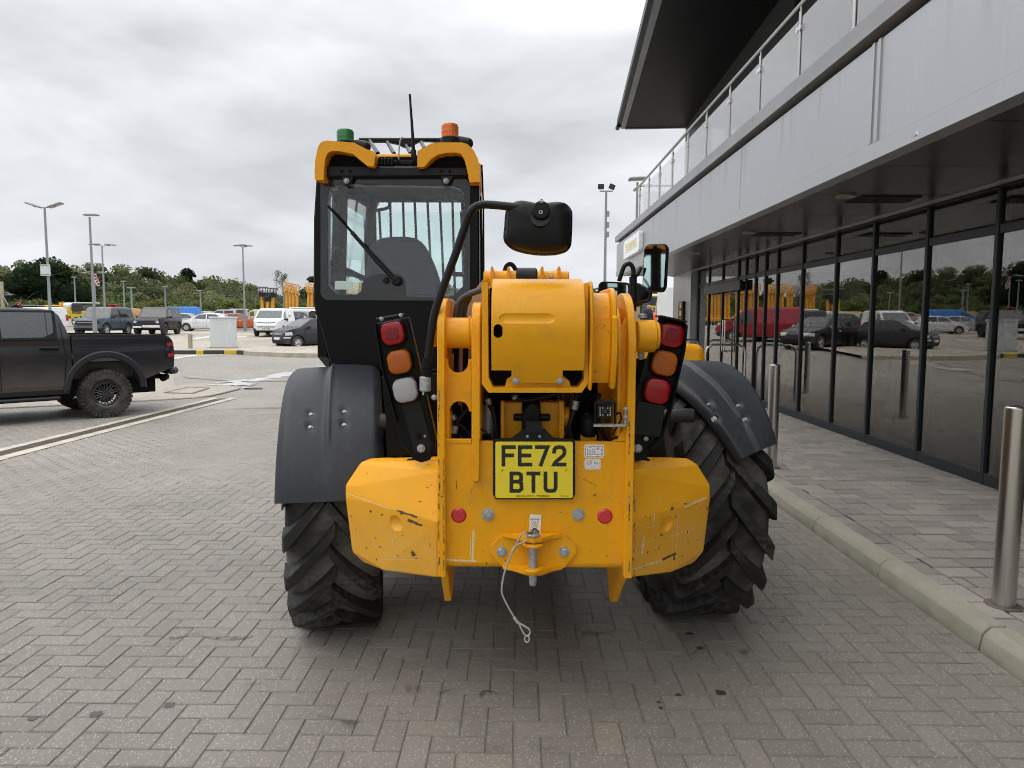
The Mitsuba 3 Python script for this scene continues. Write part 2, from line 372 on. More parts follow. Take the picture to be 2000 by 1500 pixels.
def lay(parent, name, blocks, bmat, stuffname, stufflabel, most=300, **kw):
    shown = []
    for i, (x0, x1, y0, y1, z, s) in enumerate(blocks):
        a, b, d = px_of(((x0 + x1) / 2, (y0 + y1) / 2, z))
        if d > 0 and 0 < a < 2000 and b < 1500: shown.append((d, i))
    shown.sort(); own = {i for _, i in shown[:most]}
    bm = [bmat] if isinstance(bmat, str) else bmat
    rest = [[] for _ in bm]; rv = random.Random(99)
    for i, q in enumerate(blocks):
        m = blockmesh(*q, **kw); c = rv.randrange(len(bm))
        if i in own: part(parent, name, m, bm[c])
        else: rest[c].append(m)
    for c, ms in enumerate(rest): part(parent, stuffname, merge_many(ms), bm[c], kind='stuff', label=stufflabel)
blocks = []
for i in range(-110, 30):
    for j in range(-20, 122):
        m = (i + j) % 4
        if m not in (0, 2): continue
        x0, y0 = HX + i * 0.1, HY + j * 0.1
        x1, y1 = (x0 + 0.2, y0 + 0.1) if m == 0 else (x0 + 0.1, y0 + 0.2)
        if x0 > 2.03 or not BLK.contains(Point(min((x0 + x1) / 2, 2.0), (y0 + y1) / 2)): continue
        x1 = min(x1, 2.052)
        blocks.append((x0, x1, y0, y1, float(g((x0 + x1) / 2, (y0 + y1) / 2)), i * 1000 + j))
for j in range(-5, 60):
    blocks.append((2.054, 2.152, 0.8 + j * 0.2, 1.0 + j * 0.2, 0.0, 777000 + j))
lay('yard_paving', 'block', blocks, 'block_mat', 'smaller_blocks', 'grey paving blocks further off')

KT = 0.115
kprof = [(2.152, -0.05), (2.152, 0.0), (2.165, 0.072), (2.172, 0.085), (2.198, KT - 0.006), (2.208, KT), (2.278, KT), (2.278, -0.05)]
labels['kerb'] = {'label': 'buff concrete kerb along the footpath', 'kind': 'structure'}
for k in range(-3, 17):
    y0 = 0.42 + 0.935 * k
    m = prism(Polygon([(a, b) for a, b in kprof]), y0 + 0.003, y0 + 0.930, 'y', 0.006)
    r = random.Random(k); m.vertices = np.asarray(m.vertices) + np.array([r.gauss(0, 0.002), 0, r.gauss(0, 0.0015)])
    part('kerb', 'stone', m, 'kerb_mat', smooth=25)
fb, r = [], random.Random(5)
for j in range(int(20 / 0.16)):
    y0 = -0.6 + j * 0.16; x = 2.40 + r.uniform(-0.2, 0)
    while x < 4.06:
        w = r.choice((0.16, 0.2, 0.24, 0.24)); x1 = min(x + w, 4.075)
        if 4.075 - x1 < 0.05: x1 = 4.075
        a = max(x, 2.402)
        if x1 - a > 0.03: fb.append((a, x1, y0, y0 + 0.16, KT - 0.002, j * 100 + int(x * 40)))
        x = x1
y = -0.6
while y < 19.2:
    w = r.choice((0.2, 0.24, 0.16)); fb.append((2.281, 2.400, y, y + w, KT - 0.002, int(y * 1000))); y += w
scene['footpath'] = mikit.ply(bx(2.281, 4.40, -0.6, 19.3, -0.05, KT - 0.012), 'path_joint')
labels['footpath'] = {'label': 'block paved footpath under the canopy', 'kind': 'structure'}
lay('footpath', 'block', fb, ['path_mat_dark', 'path_mat', 'path_mat', 'path_mat_pale'], 'smaller_blocks', 'footpath blocks further off', ch=0.006, jt=0.0075)

# marks, bands and channels of the yard further left
def pgl(*pts): return [pg(a, b) for a, b in pts]
def flat(pts): return [tuple(p[:2]) for p in pts]
struct('apron', drape(flat(pgl((-500, 800), (0, 797), (122, 791), (267, 783), (385, 776), (440, 768), (470, 757), (415, 747), (340, 752), (341, 700), (520, 688), (640, 690), (660, 712), (760, 700), (760, 672), (300, 640), (-300, 660), (-900, 720))), 0.004, 2.0), 'tan_mat', 'buff block paved apron beside the channel')
struct('lane', drape(flat(pgl((345, 700), (520, 698), (640, 704), (660, 735), (560, 745), (450, 745), (360, 738))), 0.008, 2.0), 'yard_mat', 'grey paved lane crossing the apron')
mat('dark_grating', base_color=(0.075, 0.066, 0.056), roughness=0.7)
labels['drain_channel'] = {'label': 'slotted drain channel between two pale concrete bands', 'kind': 'structure'}
cpix = [(-260 + (438 + 260) * t, 952.5 + (778 - 952.5) * t) for t in np.linspace(0, 1, 25)]   # a straight line of the picture lying on the dipping yard
cpt = np.array([pg(*q)[:2] for q in cpix]); ct_ = np.gradient(cpt, axis=0); ct_ /= np.linalg.norm(ct_, axis=1, keepdims=True); cnn = np.stack([-ct_[:, 1], ct_[:, 0]], 1)
def strip(o0, o1, lift): return drape(Polygon([tuple(q) for q in cpt + cnn * o0] + [tuple(q) for q in (cpt + cnn * o1)[::-1]]), lift, 1.0)
part('drain_channel', 'band', strip(-0.29, -0.115, 0.008), 'pale_concrete')
part('drain_channel', 'band', strip(0.115, 0.25, 0.008), 'pale_concrete')
part('drain_channel', 'slot', strip(-0.113, 0.113, 0.006), 'dark_slot', label='dark slot of the drain channel')
cline = LineString([tuple(q) for q in cpt]); bars = []
for t in np.arange(0.3, cline.length - 0.3, 0.06):
    p0, p1 = np.array(cline.interpolate(t).coords[0]), np.array(cline.interpolate(t + 0.022).coords[0]); dd = (p1 - p0) / np.linalg.norm(p1 - p0); nn = np.array([-dd[1], dd[0]])
    bars.append(drape([tuple(p0 + nn * 0.1), tuple(p1 + nn * 0.1), tuple(p1 - nn * 0.1), tuple(p0 - nn * 0.1)], 0.011, 1.0))
part('drain_channel', 'grating', cat(*bars), 'dark_grating', kind='stuff', label='grating bars of the drain channel')
labels['oil_stains'] = {'label': 'small dark oil spots on the paving', 'kind': 'structure'}
mat('oil', base_color=(0.055, 0.05, 0.045), roughness=0.4)
ro = random.Random(4)
for a, b, w in ((1347, 1238, 20), (1366, 1267, 19), (1408, 1354, 24), (1324, 1358, 16), (1291, 1384, 12), (1286, 1372, 9), (64, 1404, 22), (187, 1396, 30), (425, 1247, 9), (1250, 1130, 14), (330, 1378, 26)):
    q = pg(a, b); r_ = w * q[1] / F / 2; part('oil_stains', 'stain', tm(*(lambda v, f: (np.column_stack([v, np.full(len(v), 0.0022)]), f))(*trimesh.creation.triangulate_polygon(Polygon([(q[0] + r_ * ro.uniform(0.6, 1.15) * math.cos(t), q[1] + r_ * 0.9 * ro.uniform(0.6, 1.15) * math.sin(t)) for t in np.linspace(0, 2 * PI, 17)[:-1]]), engine='earcut'))), 'oil')
struct('gutter_line', ribbon(bez([p for p in pgl((-300, 812), (0, 798), (122, 792), (267, 784), (386, 777), (428, 770), (468, 760))], 6), 0.09, 0.012), 'dark_slot', 'narrow dark gutter line curving across the paving')
fp = Polygon(flat(pgl((424, 751), (456, 744), (492, 741), (520, 736), (550, 728), (584, 723), (608, 718), (628, 715), (680, 712), (680, 719), (636, 720), (600, 724), (580, 731), (540, 740), (510, 746), (500, 752), (486, 754), (512, 757), (496, 758), (476, 760), (460, 754), (436, 754)))).segmentize(0.18); rf = np.random.default_rng(8)
fq = np.asarray(fp.exterior.coords)[:-1]; fq = fq + rf.normal(size=fq.shape) * np.array([0.10, 0.16])
fh = unary_union([Point(*(fq[rf.integers(len(fq))] + rf.normal(size=2) * 0.25)).buffer(rf.uniform(0.05, 0.16), quad_segs=3) for _ in range(70)])
struct('foam_trail', drape(Polygon(fq).buffer(0).difference(fh), 0.013, 1.0), 'foam', 'white foamy water trail running to the drain', smooth=True)
gk = thing('drain_grate', 'short row of dark slots of a drain grate below the white trail', 'drain')
for t in np.linspace(0, 1, 8):
    a = 476 + 32 * t
    part(gk, 'bar', drape(flat(pgl((a, 761), (a + 3.0, 761), (a + 5.2, 758.4), (a + 2.4, 758.4))), 0.017, 1.0), 'black_matt')
mh = [(330, 762), (368, 756), (412, 757), (440, 760), (400, 767), (362, 769)]
mh_ = flat(pgl((322, 768), (368, 757), (408, 759), (376, 769)))
k_ = thing('manhole_cover', 'flat buff rectangular manhole cover in the apron behind the pickup', 'manhole cover')
part(k_, 'lid', drape(mh_, 0.012, 1.0), 'tan_mat')
part(k_, 'frame', drape(Polygon(mh_).exterior.buffer(0.035), 0.016, 1.0), 'dark_slot')
for pts, nm in ((((336, 700), (384, 693), (384, 695), (336, 702.5)), 'white edge line below the striped island kerb'), (((378, 661), (410, 657), (410, 659), (378, 663)), 'white bay line left of the grey cabinet'), (((338, 674), (368, 671), (368, 672.5), (338, 676)), 'lower white bay line left of the grey cabinet'), (((456, 658), (482, 657.5), (482, 659), (456, 660)), 'white bay line right of the grey cabinet')):
    solo('road_marking', drape(flat(pgl(*pts)), 0.012, 1.0), 'white_line', nm, 'road marking')

# island with its striped kerb, cabinet and post
isl = pgl((250, 692), (335, 692), (384, 692), (440, 691), (463, 692), (505, 694), (560, 697), (640, 699), (760, 699), (760, 672), (640, 668), (520, 664), (300, 668))
labels['island'] = {'label': 'paved island behind a striped kerb', 'kind': 'structure'}
ip = Polygon(flat(isl)); im = drape(ip.buffer(-0.1), 0.14, 2.0); scene['island'] = mikit.ply(im, 'tan_mat')
front = pgl((250, 692), (335, 692.3), (383, 692.3), (397, 692.3), (438, 692), (462, 691.8), (476, 693.2), (505, 695), (560, 697.5), (640, 699), (760, 699.5))
cols = ['kerb_black', 'kerb_black', 'kerb_yellow', 'kerb_black', 'kerb_yellow', 'kerb_black', 'pale_concrete', 'pale_concrete', 'pale_concrete', 'pale_concrete']
for (a, b), c in zip(zip(front, front[1:]), cols):
    d = (b - a)[:2]; d /= np.linalg.norm(d); nn = np.array([-d[1], d[0]])
    q = np.array([a[:2] - 0 * nn, b[:2], b[:2] + nn * 0.16, a[:2] + nn * 0.16])
    z0 = (a[2] + b[2]) / 2; hgt = 0.17
    part('island', 'kerb_stone', prism(Polygon(q), z0 - 0.05, z0 + hgt, 'z', 0.01), c, label={'kerb_yellow': 'yellow painted kerb stone', 'kerb_black': 'black painted kerb stone'}.get(c))
c0, c1 = pg(411, 686), pg(455, 686); zc = float(c0[2]) + 0.14
def cab_col(p, n, uv): return mi.Color3f(0.56, 0.60, 0.60) * (0.9 + 0.2 * fbm(p.x * 2, p.y * 2, p.z * 0.8))
mat('cabinet_mat', base_color=P(cab_col), roughness=0.5)
k = thing('utility_cabinet', 'pale grey roadside cabinet standing on the striped island', 'cabinet')
w = c1[0] - c0[0]
part(k, 'body', bx(c0[0], c0[0] + w * 0.93, c0[1], c0[1] + 0.8, zc - 0.1, zc + 1.34, 0.015), 'cabinet_mat')
part(k, 'lid', bx(c0[0] - 0.03, c0[0] + w * 0.97, c0[1] - 0.04, c0[1] + 0.84, zc + 1.342, zc + 1.41, 0.02), 'cabinet_mat')
part(k, 'plinth', bx(c0[0] - 0.02, c0[0] + w * 0.95, c0[1] - 0.03, c0[1] + 0.83, zc - 0.1, zc + 0.06, 0.01), 'pale_concrete')
part(k, 'latch', bx(c0[0] - 0.06, c0[0] + 0.02, c0[1] + 0.1, c0[1] + 0.2, zc + 0.35, zc + 0.55, 0.005), 'galvanised')
q = pg(371, 687)
k = thing('timber_post', 'weathered timber standpipe post left of the grey cabinet', 'post')
mat('old_timber', base_color=(0.36, 0.32, 0.23), roughness=0.85)
part(k, 'shaft', bx(q[0] - 0.075, q[0] + 0.075, q[1], q[1] + 0.14, q[2], q[2] + 0.80, 0.01), 'old_timber')
part(k, 'tap_pipe', tube([(q[0] + 0.10, q[1] + 0.05, q[2]), (q[0] + 0.10, q[1] + 0.05, q[2] + 0.70), (q[0] + 0.16, q[1] + 0.05, q[2] + 0.72), (q[0] + 0.24, q[1] + 0.05, q[2] + 0.71)], 0.014), 'galvanised')

# ---------------------------------------------------------------- showroom building
def clad_col(p, n, uv):
    c = mi.Color3f(0.47, 0.48, 0.495) * (0.93 + 0.14 * fbm(p.y * 0.9, p.z * 0.5, 3.0, 3))
    streak = smoothstep(0.52, 0.8, fbm(p.y * 7.0, p.z * 0.45, 9.0, 3)) * smoothstep(2.9, 3.5, p.z)
    return c * (1 - 0.16 * streak) * (0.97 + 0.06 * noise(p.y * 400, p.z * 3))
mat('cladding', base_color=P(clad_col), roughness=0.34, metallic=0.75, specular=0.5)
def cope_col(p, n, uv): return mi.Color3f(0.29, 0.295, 0.305) * (0.88 + 0.24 * fbm(p.y * 2.0, p.z * 6, 1.0, 3))
mat('coping_mat', base_color=P(cope_col), roughness=0.40, metallic=0.3)
mat('frame_grey', base_color=(0.020, 0.024, 0.028), roughness=0.38, specular=0.3)
mat('soffit_mat', base_color=(0.011, 0.0115, 0.013), roughness=0.28, specular=0.4)
mat('roof_soffit_mat', base_color=(0.007, 0.0075, 0.009), roughness=0.5, specular=0.25)
mat('upper_wall_mat', base_color=(0.045, 0.047, 0.050), roughness=0.5)
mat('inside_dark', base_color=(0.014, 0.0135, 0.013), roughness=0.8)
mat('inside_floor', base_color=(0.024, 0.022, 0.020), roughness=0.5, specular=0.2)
mat('inside_pale', base_color=(0.36, 0.34, 0.28), roughness=0.7)
mat('orange_cloth', base_color=(0.55, 0.075, 0.02), roughness=0.8)
mat('downlight', base_color=(0.28, 0.27, 0.25), roughness=0.4)
scene['shop_glass'] = {'type': 'thindielectric', 'int_ior': 1.78, 'ext_ior': 1.0, 'specular_transmittance': {'type': 'rgb', 'value': [0.27, 0.26, 0.235]}, 'specular_reflectance': {'type': 'rgb', 'value': [0.98, 0.96, 0.92]}}
scene['rail_glass'] = {'type': 'blendbsdf', 'weight': 0.42, 'a': {'type': 'thindielectric', 'int_ior': 1.5, 'ext_ior': 1.0, 'specular_transmittance': {'type': 'rgb', 'value': [0.86, 0.90, 0.90]}}, 'b': {'type': 'twosided', 'bsdf': {'type': 'diffuse', 'reflectance': {'type': 'rgb', 'value': [0.80, 0.82, 0.84]}}}}
B = thing('showroom_building', 'dark glazed showroom with grey canopy, balcony rail and jutting roof', 'building')
XG, YE = 4.10, 16.4
mull = [0.95, 2.0, 3.05, 4.1, 5.15, 6.2, 7.25, 8.33, 9.3, 10.4, 11.4, 11.95, 12.45, 12.98, 13.43, 14.45, 15.48, YE]
ZS, ZT0, ZT1, ZH = KT + 0.10, 2.285, 2.365, 2.655
for a, b in zip(mull, mull[1:]):
    pt, ch = a + 0.023, b - 0.023
    part(B, 'window_pane', tm([[XG, pt, ZS], [XG, ch, ZS], [XG, ch, ZT0], [XG, pt, ZT0]], [[0, 2, 1], [0, 3, 2]]), 'shop_glass')
    part(B, 'upper_pane', tm([[XG, pt, ZT1], [XG, ch, ZT1], [XG, ch, ZH], [XG, pt, ZH]], [[0, 2, 1], [0, 3, 2]]), 'shop_glass')
    part(B, 'sill', bx(XG - 0.024, XG + 0.06, pt, ch, KT - 0.03, ZS, 0.006), 'frame_grey')
    part(B, 'transom', bx(XG - 0.018, XG + 0.06, pt, ch, ZT0, ZT1, 0.004), 'frame_grey')
for y in mull:
    part(B, 'mullion', bx(XG - 0.028, XG + 0.075, y - 0.023, y + 0.023, KT - 0.03, ZH + 0.01, 0.004), 'frame_grey')
part(B, 'head_rail', bx(XG - 0.05, XG + 0.08, 0.5, YE, ZH + 0.01, ZH + 0.06), 'frame_grey')
XF, FE = 2.50, 18.6
ZB, ZP0, ZP1, ZC0, ZC1 = 2.668, 2.787, 3.488, 3.552, 3.690
for a, b in zip((-3.0, -0.9, 2.1, 5.18, 8.26, 13.5), (-0.9, 2.1, 5.18, 8.26, 13.5, FE)):
    part(B, 'fascia_panel', bx(XF, XF + 0.05, a + 0.008, b - 0.008, ZP0 + 0.004, ZP1, 0.004), 'cladding')
for a, b in zip((-3.0, 0.4, 3.63, 6.86, 10.15, 14.2), (0.4, 3.63, 6.86, 10.15, 14.2, FE)):
    part(B, 'fascia_trim', prism(Polygon([(XF - 0.012, ZB), (XF - 0.012, ZP0), (XF + 0.05, ZP0), (XF + 0.05, ZB + 0.03), (XF + 0.12, ZB + 0.03), (XF + 0.12, ZB)]), a + 0.002, b - 0.002, 'y', 0.002), 'cladding')
    part(B, 'coping', prism(Polygon([(XF - 0.045, ZC0), (XF - 0.045, ZC1), (XF + 0.30, ZC1 - 0.02), (XF + 0.30, ZC0)]), a + 0.9 + 0.002, min(b + 0.9, FE + 0.05) - 0.002, 'y', 0.004), 'coping_mat')
dn_ = atx(1790, 262, XF - 0.012)
part(B, 'dent', tm([dn_ + np.array(q) for q in ((0, -0.03, -0.012), (0, 0.03, -0.012), (0, 0.006, 0.03), (-0.006, 0.0, -0.002))], [[0, 1, 3], [1, 2, 3], [2, 0, 3]]), 'cladding', label='small dent in the fascia trim')
part(B, 'joint_cover', cat(bx(XF - 0.012, XF, 5.12, 5.155, ZP0 + 0.005, ZP1 - 0.002), bx(XF - 0.012, XF, 5.205, 5.24, ZP0 + 0.005, ZP1 - 0.002)), 'cladding')
part(B, 'canopy_core', bx(XF + 0.055, 4.6, -3.0, FE - 0.06, ZB + 0.045, 3.54), 'upper_wall_mat')
part(B, 'canopy_end', bx(XF + 0.001, 4.9, FE - 0.055, FE - 0.004, ZB + 0.05, ZP1), 'cladding')
ys = np.arange(-3.0, FE - 0.06, 1.2)
for a in ys:
    part(B, 'soffit_panel', bx(XF + 0.123, XG - 0.06, a + 0.004, min(a + 1.2, FE - 0.06) - 0.004, ZB + 0.012, ZB + 0.04, 0.003), 'soffit_mat')
part(B, 'soffit_strip', bx(XG - 0.20, XG - 0.13, -3.0, FE - 0.1, ZB - 0.004, ZB + 0.010), 'coping_mat')
for a, b in ((1652, 384), (1463, 455), (1360, 495)):
    q = atz(a, b, ZB)
    part(B, 'downlight', lathe_z([(0.0, 0.0), (0.055, 0.0), (0.06, -0.012), (0.085, -0.012), (0.085, 0.012), (0, 0.012)], q[0], q[1], ZB + 0.005, 20), 'downlight', smooth=30)
for a, b in ((1725, 391), (1516, 459)):
    q = atz(a, b, ZB)
    part(B, 'soffit_vent', cat(*[bx(q[0] - 0.28, q[0] + 0.28, q[1] + t, q[1] + t + 0.02, ZB - 0.002, ZB + 0.012) for t in np.arange(-0.15, 0.16, 0.05)]), 'frame_grey')
# sign on the far end of the fascia
s0, s1 = 14.62, 16.75
part(B, 'sign_panel', prism(Polygon(rrect(s0, s1, 2.95, 3.36, 0.06)), XF - 0.09, XF - 0.004, 'x', 0.008), 'white_paint', label='white sign panel on the fascia end')
mat('sign_yellow', base_color=(0.66, 0.60, 0.34), roughness=0.5)
k = B + '__sign_panel__lettering'
scene[k] = mikit.ply(cat(*[prism(Polygon(rrect(s0 + 0.3 + i * 0.26, s0 + 0.3 + i * 0.26 + 0.19, 3.07, 3.25, 0.02)), XF - 0.094, XF - 0.0895, 'x') for i in range(6)]), 'sign_yellow'); labels[k] = {'label': 'pale yellow lettering of the sign, too faint to read'}
# pier at the far end, with dark upright sign
part(B, 'pier', bx(3.92, 4.28, YE + 0.06, 18.3, KT - 0.02, ZB + 0.02, 0.006), 'cladding')
part(B, 'pier_sign', bx(3.86, 3.918, YE + 0.55, YE + 1.0, 0.5, 2.0, 0.005), 'black_paint')
mat('letter_yellow', base_color=(0.62, 0.42, 0.05), roughness=0.5)
k = B + '__pier_sign__lettering'; scene[k] = mikit.ply(cat(*[bx(3.855, 3.859, YE + 0.66, YE + 0.86, z, z + 0.13) for z in np.arange(0.7, 1.85, 0.19)]), 'letter_yellow')
# sliding doors' handles
for y in (13.9, 14.05):
    q = part(B, 'door_handle', tube(bez([(XG - 0.03, y, 0.95), (XG - 0.10, y, 0.95), (XG - 0.10, y, 1.05), (XG - 0.10, y, 1.45), (XG - 0.10, y, 1.55), (XG - 0.03, y, 1.55)], 3), 0.016), 'chrome', smooth=True)
part(B, 'door_head', bx(XG - 0.12, XG - 0.058, 13.0, 15.5, 2.10, 2.28, 0.006), 'frame_grey')
# inside
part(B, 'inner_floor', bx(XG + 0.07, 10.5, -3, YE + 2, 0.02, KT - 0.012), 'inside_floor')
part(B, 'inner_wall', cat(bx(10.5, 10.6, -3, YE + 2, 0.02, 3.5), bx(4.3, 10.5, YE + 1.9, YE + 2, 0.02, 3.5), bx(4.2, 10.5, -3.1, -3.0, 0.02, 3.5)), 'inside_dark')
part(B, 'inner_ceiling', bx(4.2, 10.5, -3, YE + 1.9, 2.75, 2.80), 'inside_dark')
# balcony rail
xr, yp = 2.75, [6.12 + 1.17 * i for i in range(-6, 10)]
part(B, 'balcony_deck', bx(2.82, 4.2, -3, FE - 0.1, 3.541, 3.60), 'upper_wall_mat')
for y in yp:
    k = part(B, 'rail_post', cat(cyl((xr, y, 3.50), (xr, y, 4.56), 0.021, 12), cyl((xr, y, 4.55), (xr, y, 4.62), 0.010, 8)), 'brushed_steel', smooth=40)
    s = k.replace(B + '__', '')
    for z in (3.80, 4.40):
        for e in (-0.035, 0.035): part(k, 'glass_clamp', cyl((xr - 0.026, y + e, z), (xr + 0.026, y + e, z), 0.03, 12), 'chrome', smooth=40)
for a, b in zip(yp, yp[1:]):
    part(B, 'rail_glass', tm([[xr, a + 0.04, 3.66], [xr, b - 0.04, 3.66], [xr, b - 0.04, 4.50], [xr, a + 0.04, 4.50]], [[0, 2, 1], [0, 3, 2]]), 'rail_glass')
part(B, 'handrail', tube(bez([(xr, -1.5, 4.632), (xr, 6, 4.632), (xr, 16.55, 4.632), (xr + 0.06, 16.70, 4.632), (4.0, 16.72, 4.632)], 4), 0.024, 12), 'brushed_steel', smooth=True)
part(B, 'rail_glass', tm([[xr + 0.1, 16.72, 3.66], [3.92, 16.72, 3.66], [3.92, 16.72, 4.50], [xr + 0.1, 16.72, 4.50]], [[0, 1, 2], [0, 2, 3]]), 'rail_glass')
# upper storey and roof
XW = 3.95
ZR = lambda y: 6.16 + (17.5 - y) * 0.066
part(B, 'upper_wall', prism(Polygon([(17.5, 3.6), (17.5, 6.15), (-4, ZR(-4) - 0.01), (-4, 3.6)]), XW, XW + 0.25, 'x'), 'upper_wall_mat')
yw = [15.2 - 1.25 * i for i in range(14)]
mat('dark_pane', base_color=(0.010, 0.011, 0.014), roughness=0.04, specular=0.8)
for a, b in zip(yw, yw[1:]):
    part(B, 'balcony_window', bx(XW - 0.012, XW - 0.002, b + 0.03, a - 0.03, 3.68, 5.62), 'dark_pane')
    part(B, 'balcony_mullion', bx(XW - 0.05, XW - 0.001, a - 0.028, a + 0.028, 3.66, 5.66), 'frame_grey')
part(B, 'balcony_head', bx(XW - 0.05, XW - 0.001, -2, 15.23, 5.66, 5.72), 'frame_grey')
lv = part(B, 'louvre', cat(*[bx(XW - 0.03, XW - 0.001, 10.2, 10.7, z, z + 0.03) for z in np.arange(6.0, 6.35, 0.06)]), 'frame_grey')
o0, o1 = aty(1221, 250, 17.5), aty(1293, 0, 11.2)
oe = o0 + (o1 - o0) * 3.4                                # the flared edge goes on towards and past the camera
in0, in1 = np.array([XW + 0.25, 17.5, o0[2] + 0.03]), np.array([XW + 0.25, oe[1], o0[2] + 0.03 + (17.5 - oe[1]) * 0.066])
in1[2] = min(in1[2], oe[2] + 0.2)
up = np.array([0, 0, 0.22])
part(B, 'roof_soffit', tm([o0, in0, in1, oe, o0 + up, in0 + up, in1 + up, oe + up], quads([[0, 3, 2, 1], [4, 5, 6, 7], [0, 1, 5, 4], [2, 3, 7, 6], [1, 2, 6, 5], [0, 4, 7, 3]])), 'roof_soffit_mat')
def edge_bar(a, b, w, h, lift):
    d = b - a; d /= np.linalg.norm(d); s = np.cross(d, [0, 0, 1]); s /= np.linalg.norm(s)
    q = [a + s * i * w + np.array([0, 0, lift + j * h]) for i, j in ((0, 0), (1, 0), (1, 1), (0, 1))]
    return hull_pts(q + [p + (b - a) for p in q])
edir = (oe - o0); sgn = -1 if np.cross(edir, [0, 0, 1])[0] > 0 else 1
part(B, 'roof_edge', edge_bar(o0 + np.array([-0.003, 0, 0]), oe + np.array([-0.003, 0, 0]), 0.10 * sgn, 0.16, -0.02), 'coping_mat')
part(B, 'roof_gutter', edge_bar(o0 + np.array([-0.12, 0, 0.02]), oe + np.array([-0.12, 0, 0.02]), 0.08 * sgn, 0.14, 0.02), 'frame_grey')
part(B, 'roof_edge', edge_bar(o0 + np.array([0, 0.002, 0]), in0 + np.array([0, 0.002, 0]), -0.06, 0.24, -0.02), 'coping_mat')
part(B, 'gutter_outlet', cyl(o0 + np.array([-0.16, -0.1, 0.04]), o0 + np.array([-0.16, 0.16, 0.04]), 0.055, 14), 'frame_grey', smooth=40)

# bollards
def bollard(x, y, label, group=None):
    k = thing('bollard', label, 'bollard', group)
    part(k, 'post', lathe_z([(0, 0), (0.052, 0), (0.052, 0.995), (0.0505, 1.003), (0.046, 1.008), (0.0, 1.018)], x, y, KT - 0.004, 28), 'brushed_steel', smooth=30)
    part(k, 'collar', lathe_z([(0.0525, 0), (0.085, 0), (0.085, 0.004), (0.0525, 0.004)], x, y, KT - 0.003, 24), 'dark_slot', smooth=30)
bollard(2.44, 3.48, 'brushed steel bollard nearest the camera at the right edge')
bollard(2.455, 6.83, 'brushed steel bollard right behind the right rear wheel')
bollard(2.455, 10.6, 'brushed steel bollard further along the kerb, seen only mirrored in the windows')
bollard(2.455, 14.2, 'brushed steel bollard farthest along the kerb, seen mirrored in the windows')
def hoop(x0, y0, x1, y1, label):
    k = thing('hoop_barrier', label, 'barrier'); a, b = np.array([x0, y0, KT]), np.array([x1, y1, KT]); u = (b - a) / np.linalg.norm(b - a); z = np.array([0, 0, 1.0])
    part(k, 'rail', tube(np.vstack([[a], [a + z * 0.85], [a + z * 0.95 + u * 0.03], [a + z * 1.0 + u * 0.12], [b + z * 1.0 - u * 0.12], [b + z * 0.95 - u * 0.03], [b + z * 0.85], [b]]), 0.021, 10), 'brushed_steel', smooth=True)
hoop(3.45, 15.9, 4.0, 15.9, 'steel hoop barrier square to the glass beside the doors')
hoop(3.30, 12.6, 4.0, 12.6, 'steel hoop barrier square to the glass before the doors')
# showroom contents seen dimly through the glass
def inbox(px, py0, py1, wpx, X, lab, m='inside_pale'):
    p = atx(px, py1, X)
    t = aty(px, py0, p[1])[2]; w = wpx * p[1] / F
    solo('display_plinth', bx(X, X + 0.5, p[1] - w / 2, p[1] + w / 2, KT - 0.01, max(t, 0.4), 0.01), m, lab, 'plinth')
inbox(1832, 770, 900, 40, 5.6, 'pale plinth inside, behind the second pane from the right')
inbox(1735, 700, 850, 28, 5.3, 'taller pale plinth inside, left of the other plinth')
q = np.array([4.55, 5.75, KT])
r = np.random.default_rng(3)
v = trimesh.creation.icosphere(4); nn = meshkit.fbm(np.asarray(v.vertices) * 2.3 + 5, 4, 2)
v.vertices = np.asarray(v.vertices) * (0.6 + 0.8 * nn[:, None]) * np.array([0.2, 0.24, 0.2]) + q + np.array([0.1, 0, 0.15])
v.vertices[:, 2] = np.maximum(v.vertices[:, 2], KT)
solo('bag', v, 'orange_cloth', 'crumpled orange bag on the floor inside the nearest pane', 'bag', smooth=40)
# ---------------------------------------------------------------- telehandler
def yel_col(p, n, uv):
    a = fbm(p.x * 2.2, p.y * 2.2, p.z * 2.2, 4); s = fbm(p.x * 26, p.y * 26, p.z * 2.2, 3)
    c = mi.Color3f(0.78, 0.350, 0.002) * (0.90 + 0.18 * a)
    grime = smoothstep(0.56, 0.82, fbm(p.x * 11 + 3, p.y * 11, p.z * 8, 5)) * 0.30 + smoothstep(0.55, 0.85, s) * 0.16
    c = mix(c, mi.Color3f(0.30, 0.19, 0.06), grime)
    chip = smoothstep(0.835, 0.85, fbm(p.x * 60, p.y * 60, p.z * 60, 3) + 0.05 * (a - 0.5))
    return mix(c, mi.Color3f(0.10, 0.06, 0.03), chip * 0.85)
def yel_rough(p, n, uv): return 0.22 + 0.24 * fbm(p.x * 7, p.y * 7, p.z * 5, 4)
mat('yellow_paint', base_color=P(yel_col), roughness=P(yel_rough), specular=0.34, bump=(lambda p, n, uv: fbm(p.x * 22, p.y * 22, p.z * 22, 3), 0.0016, 4e-3))
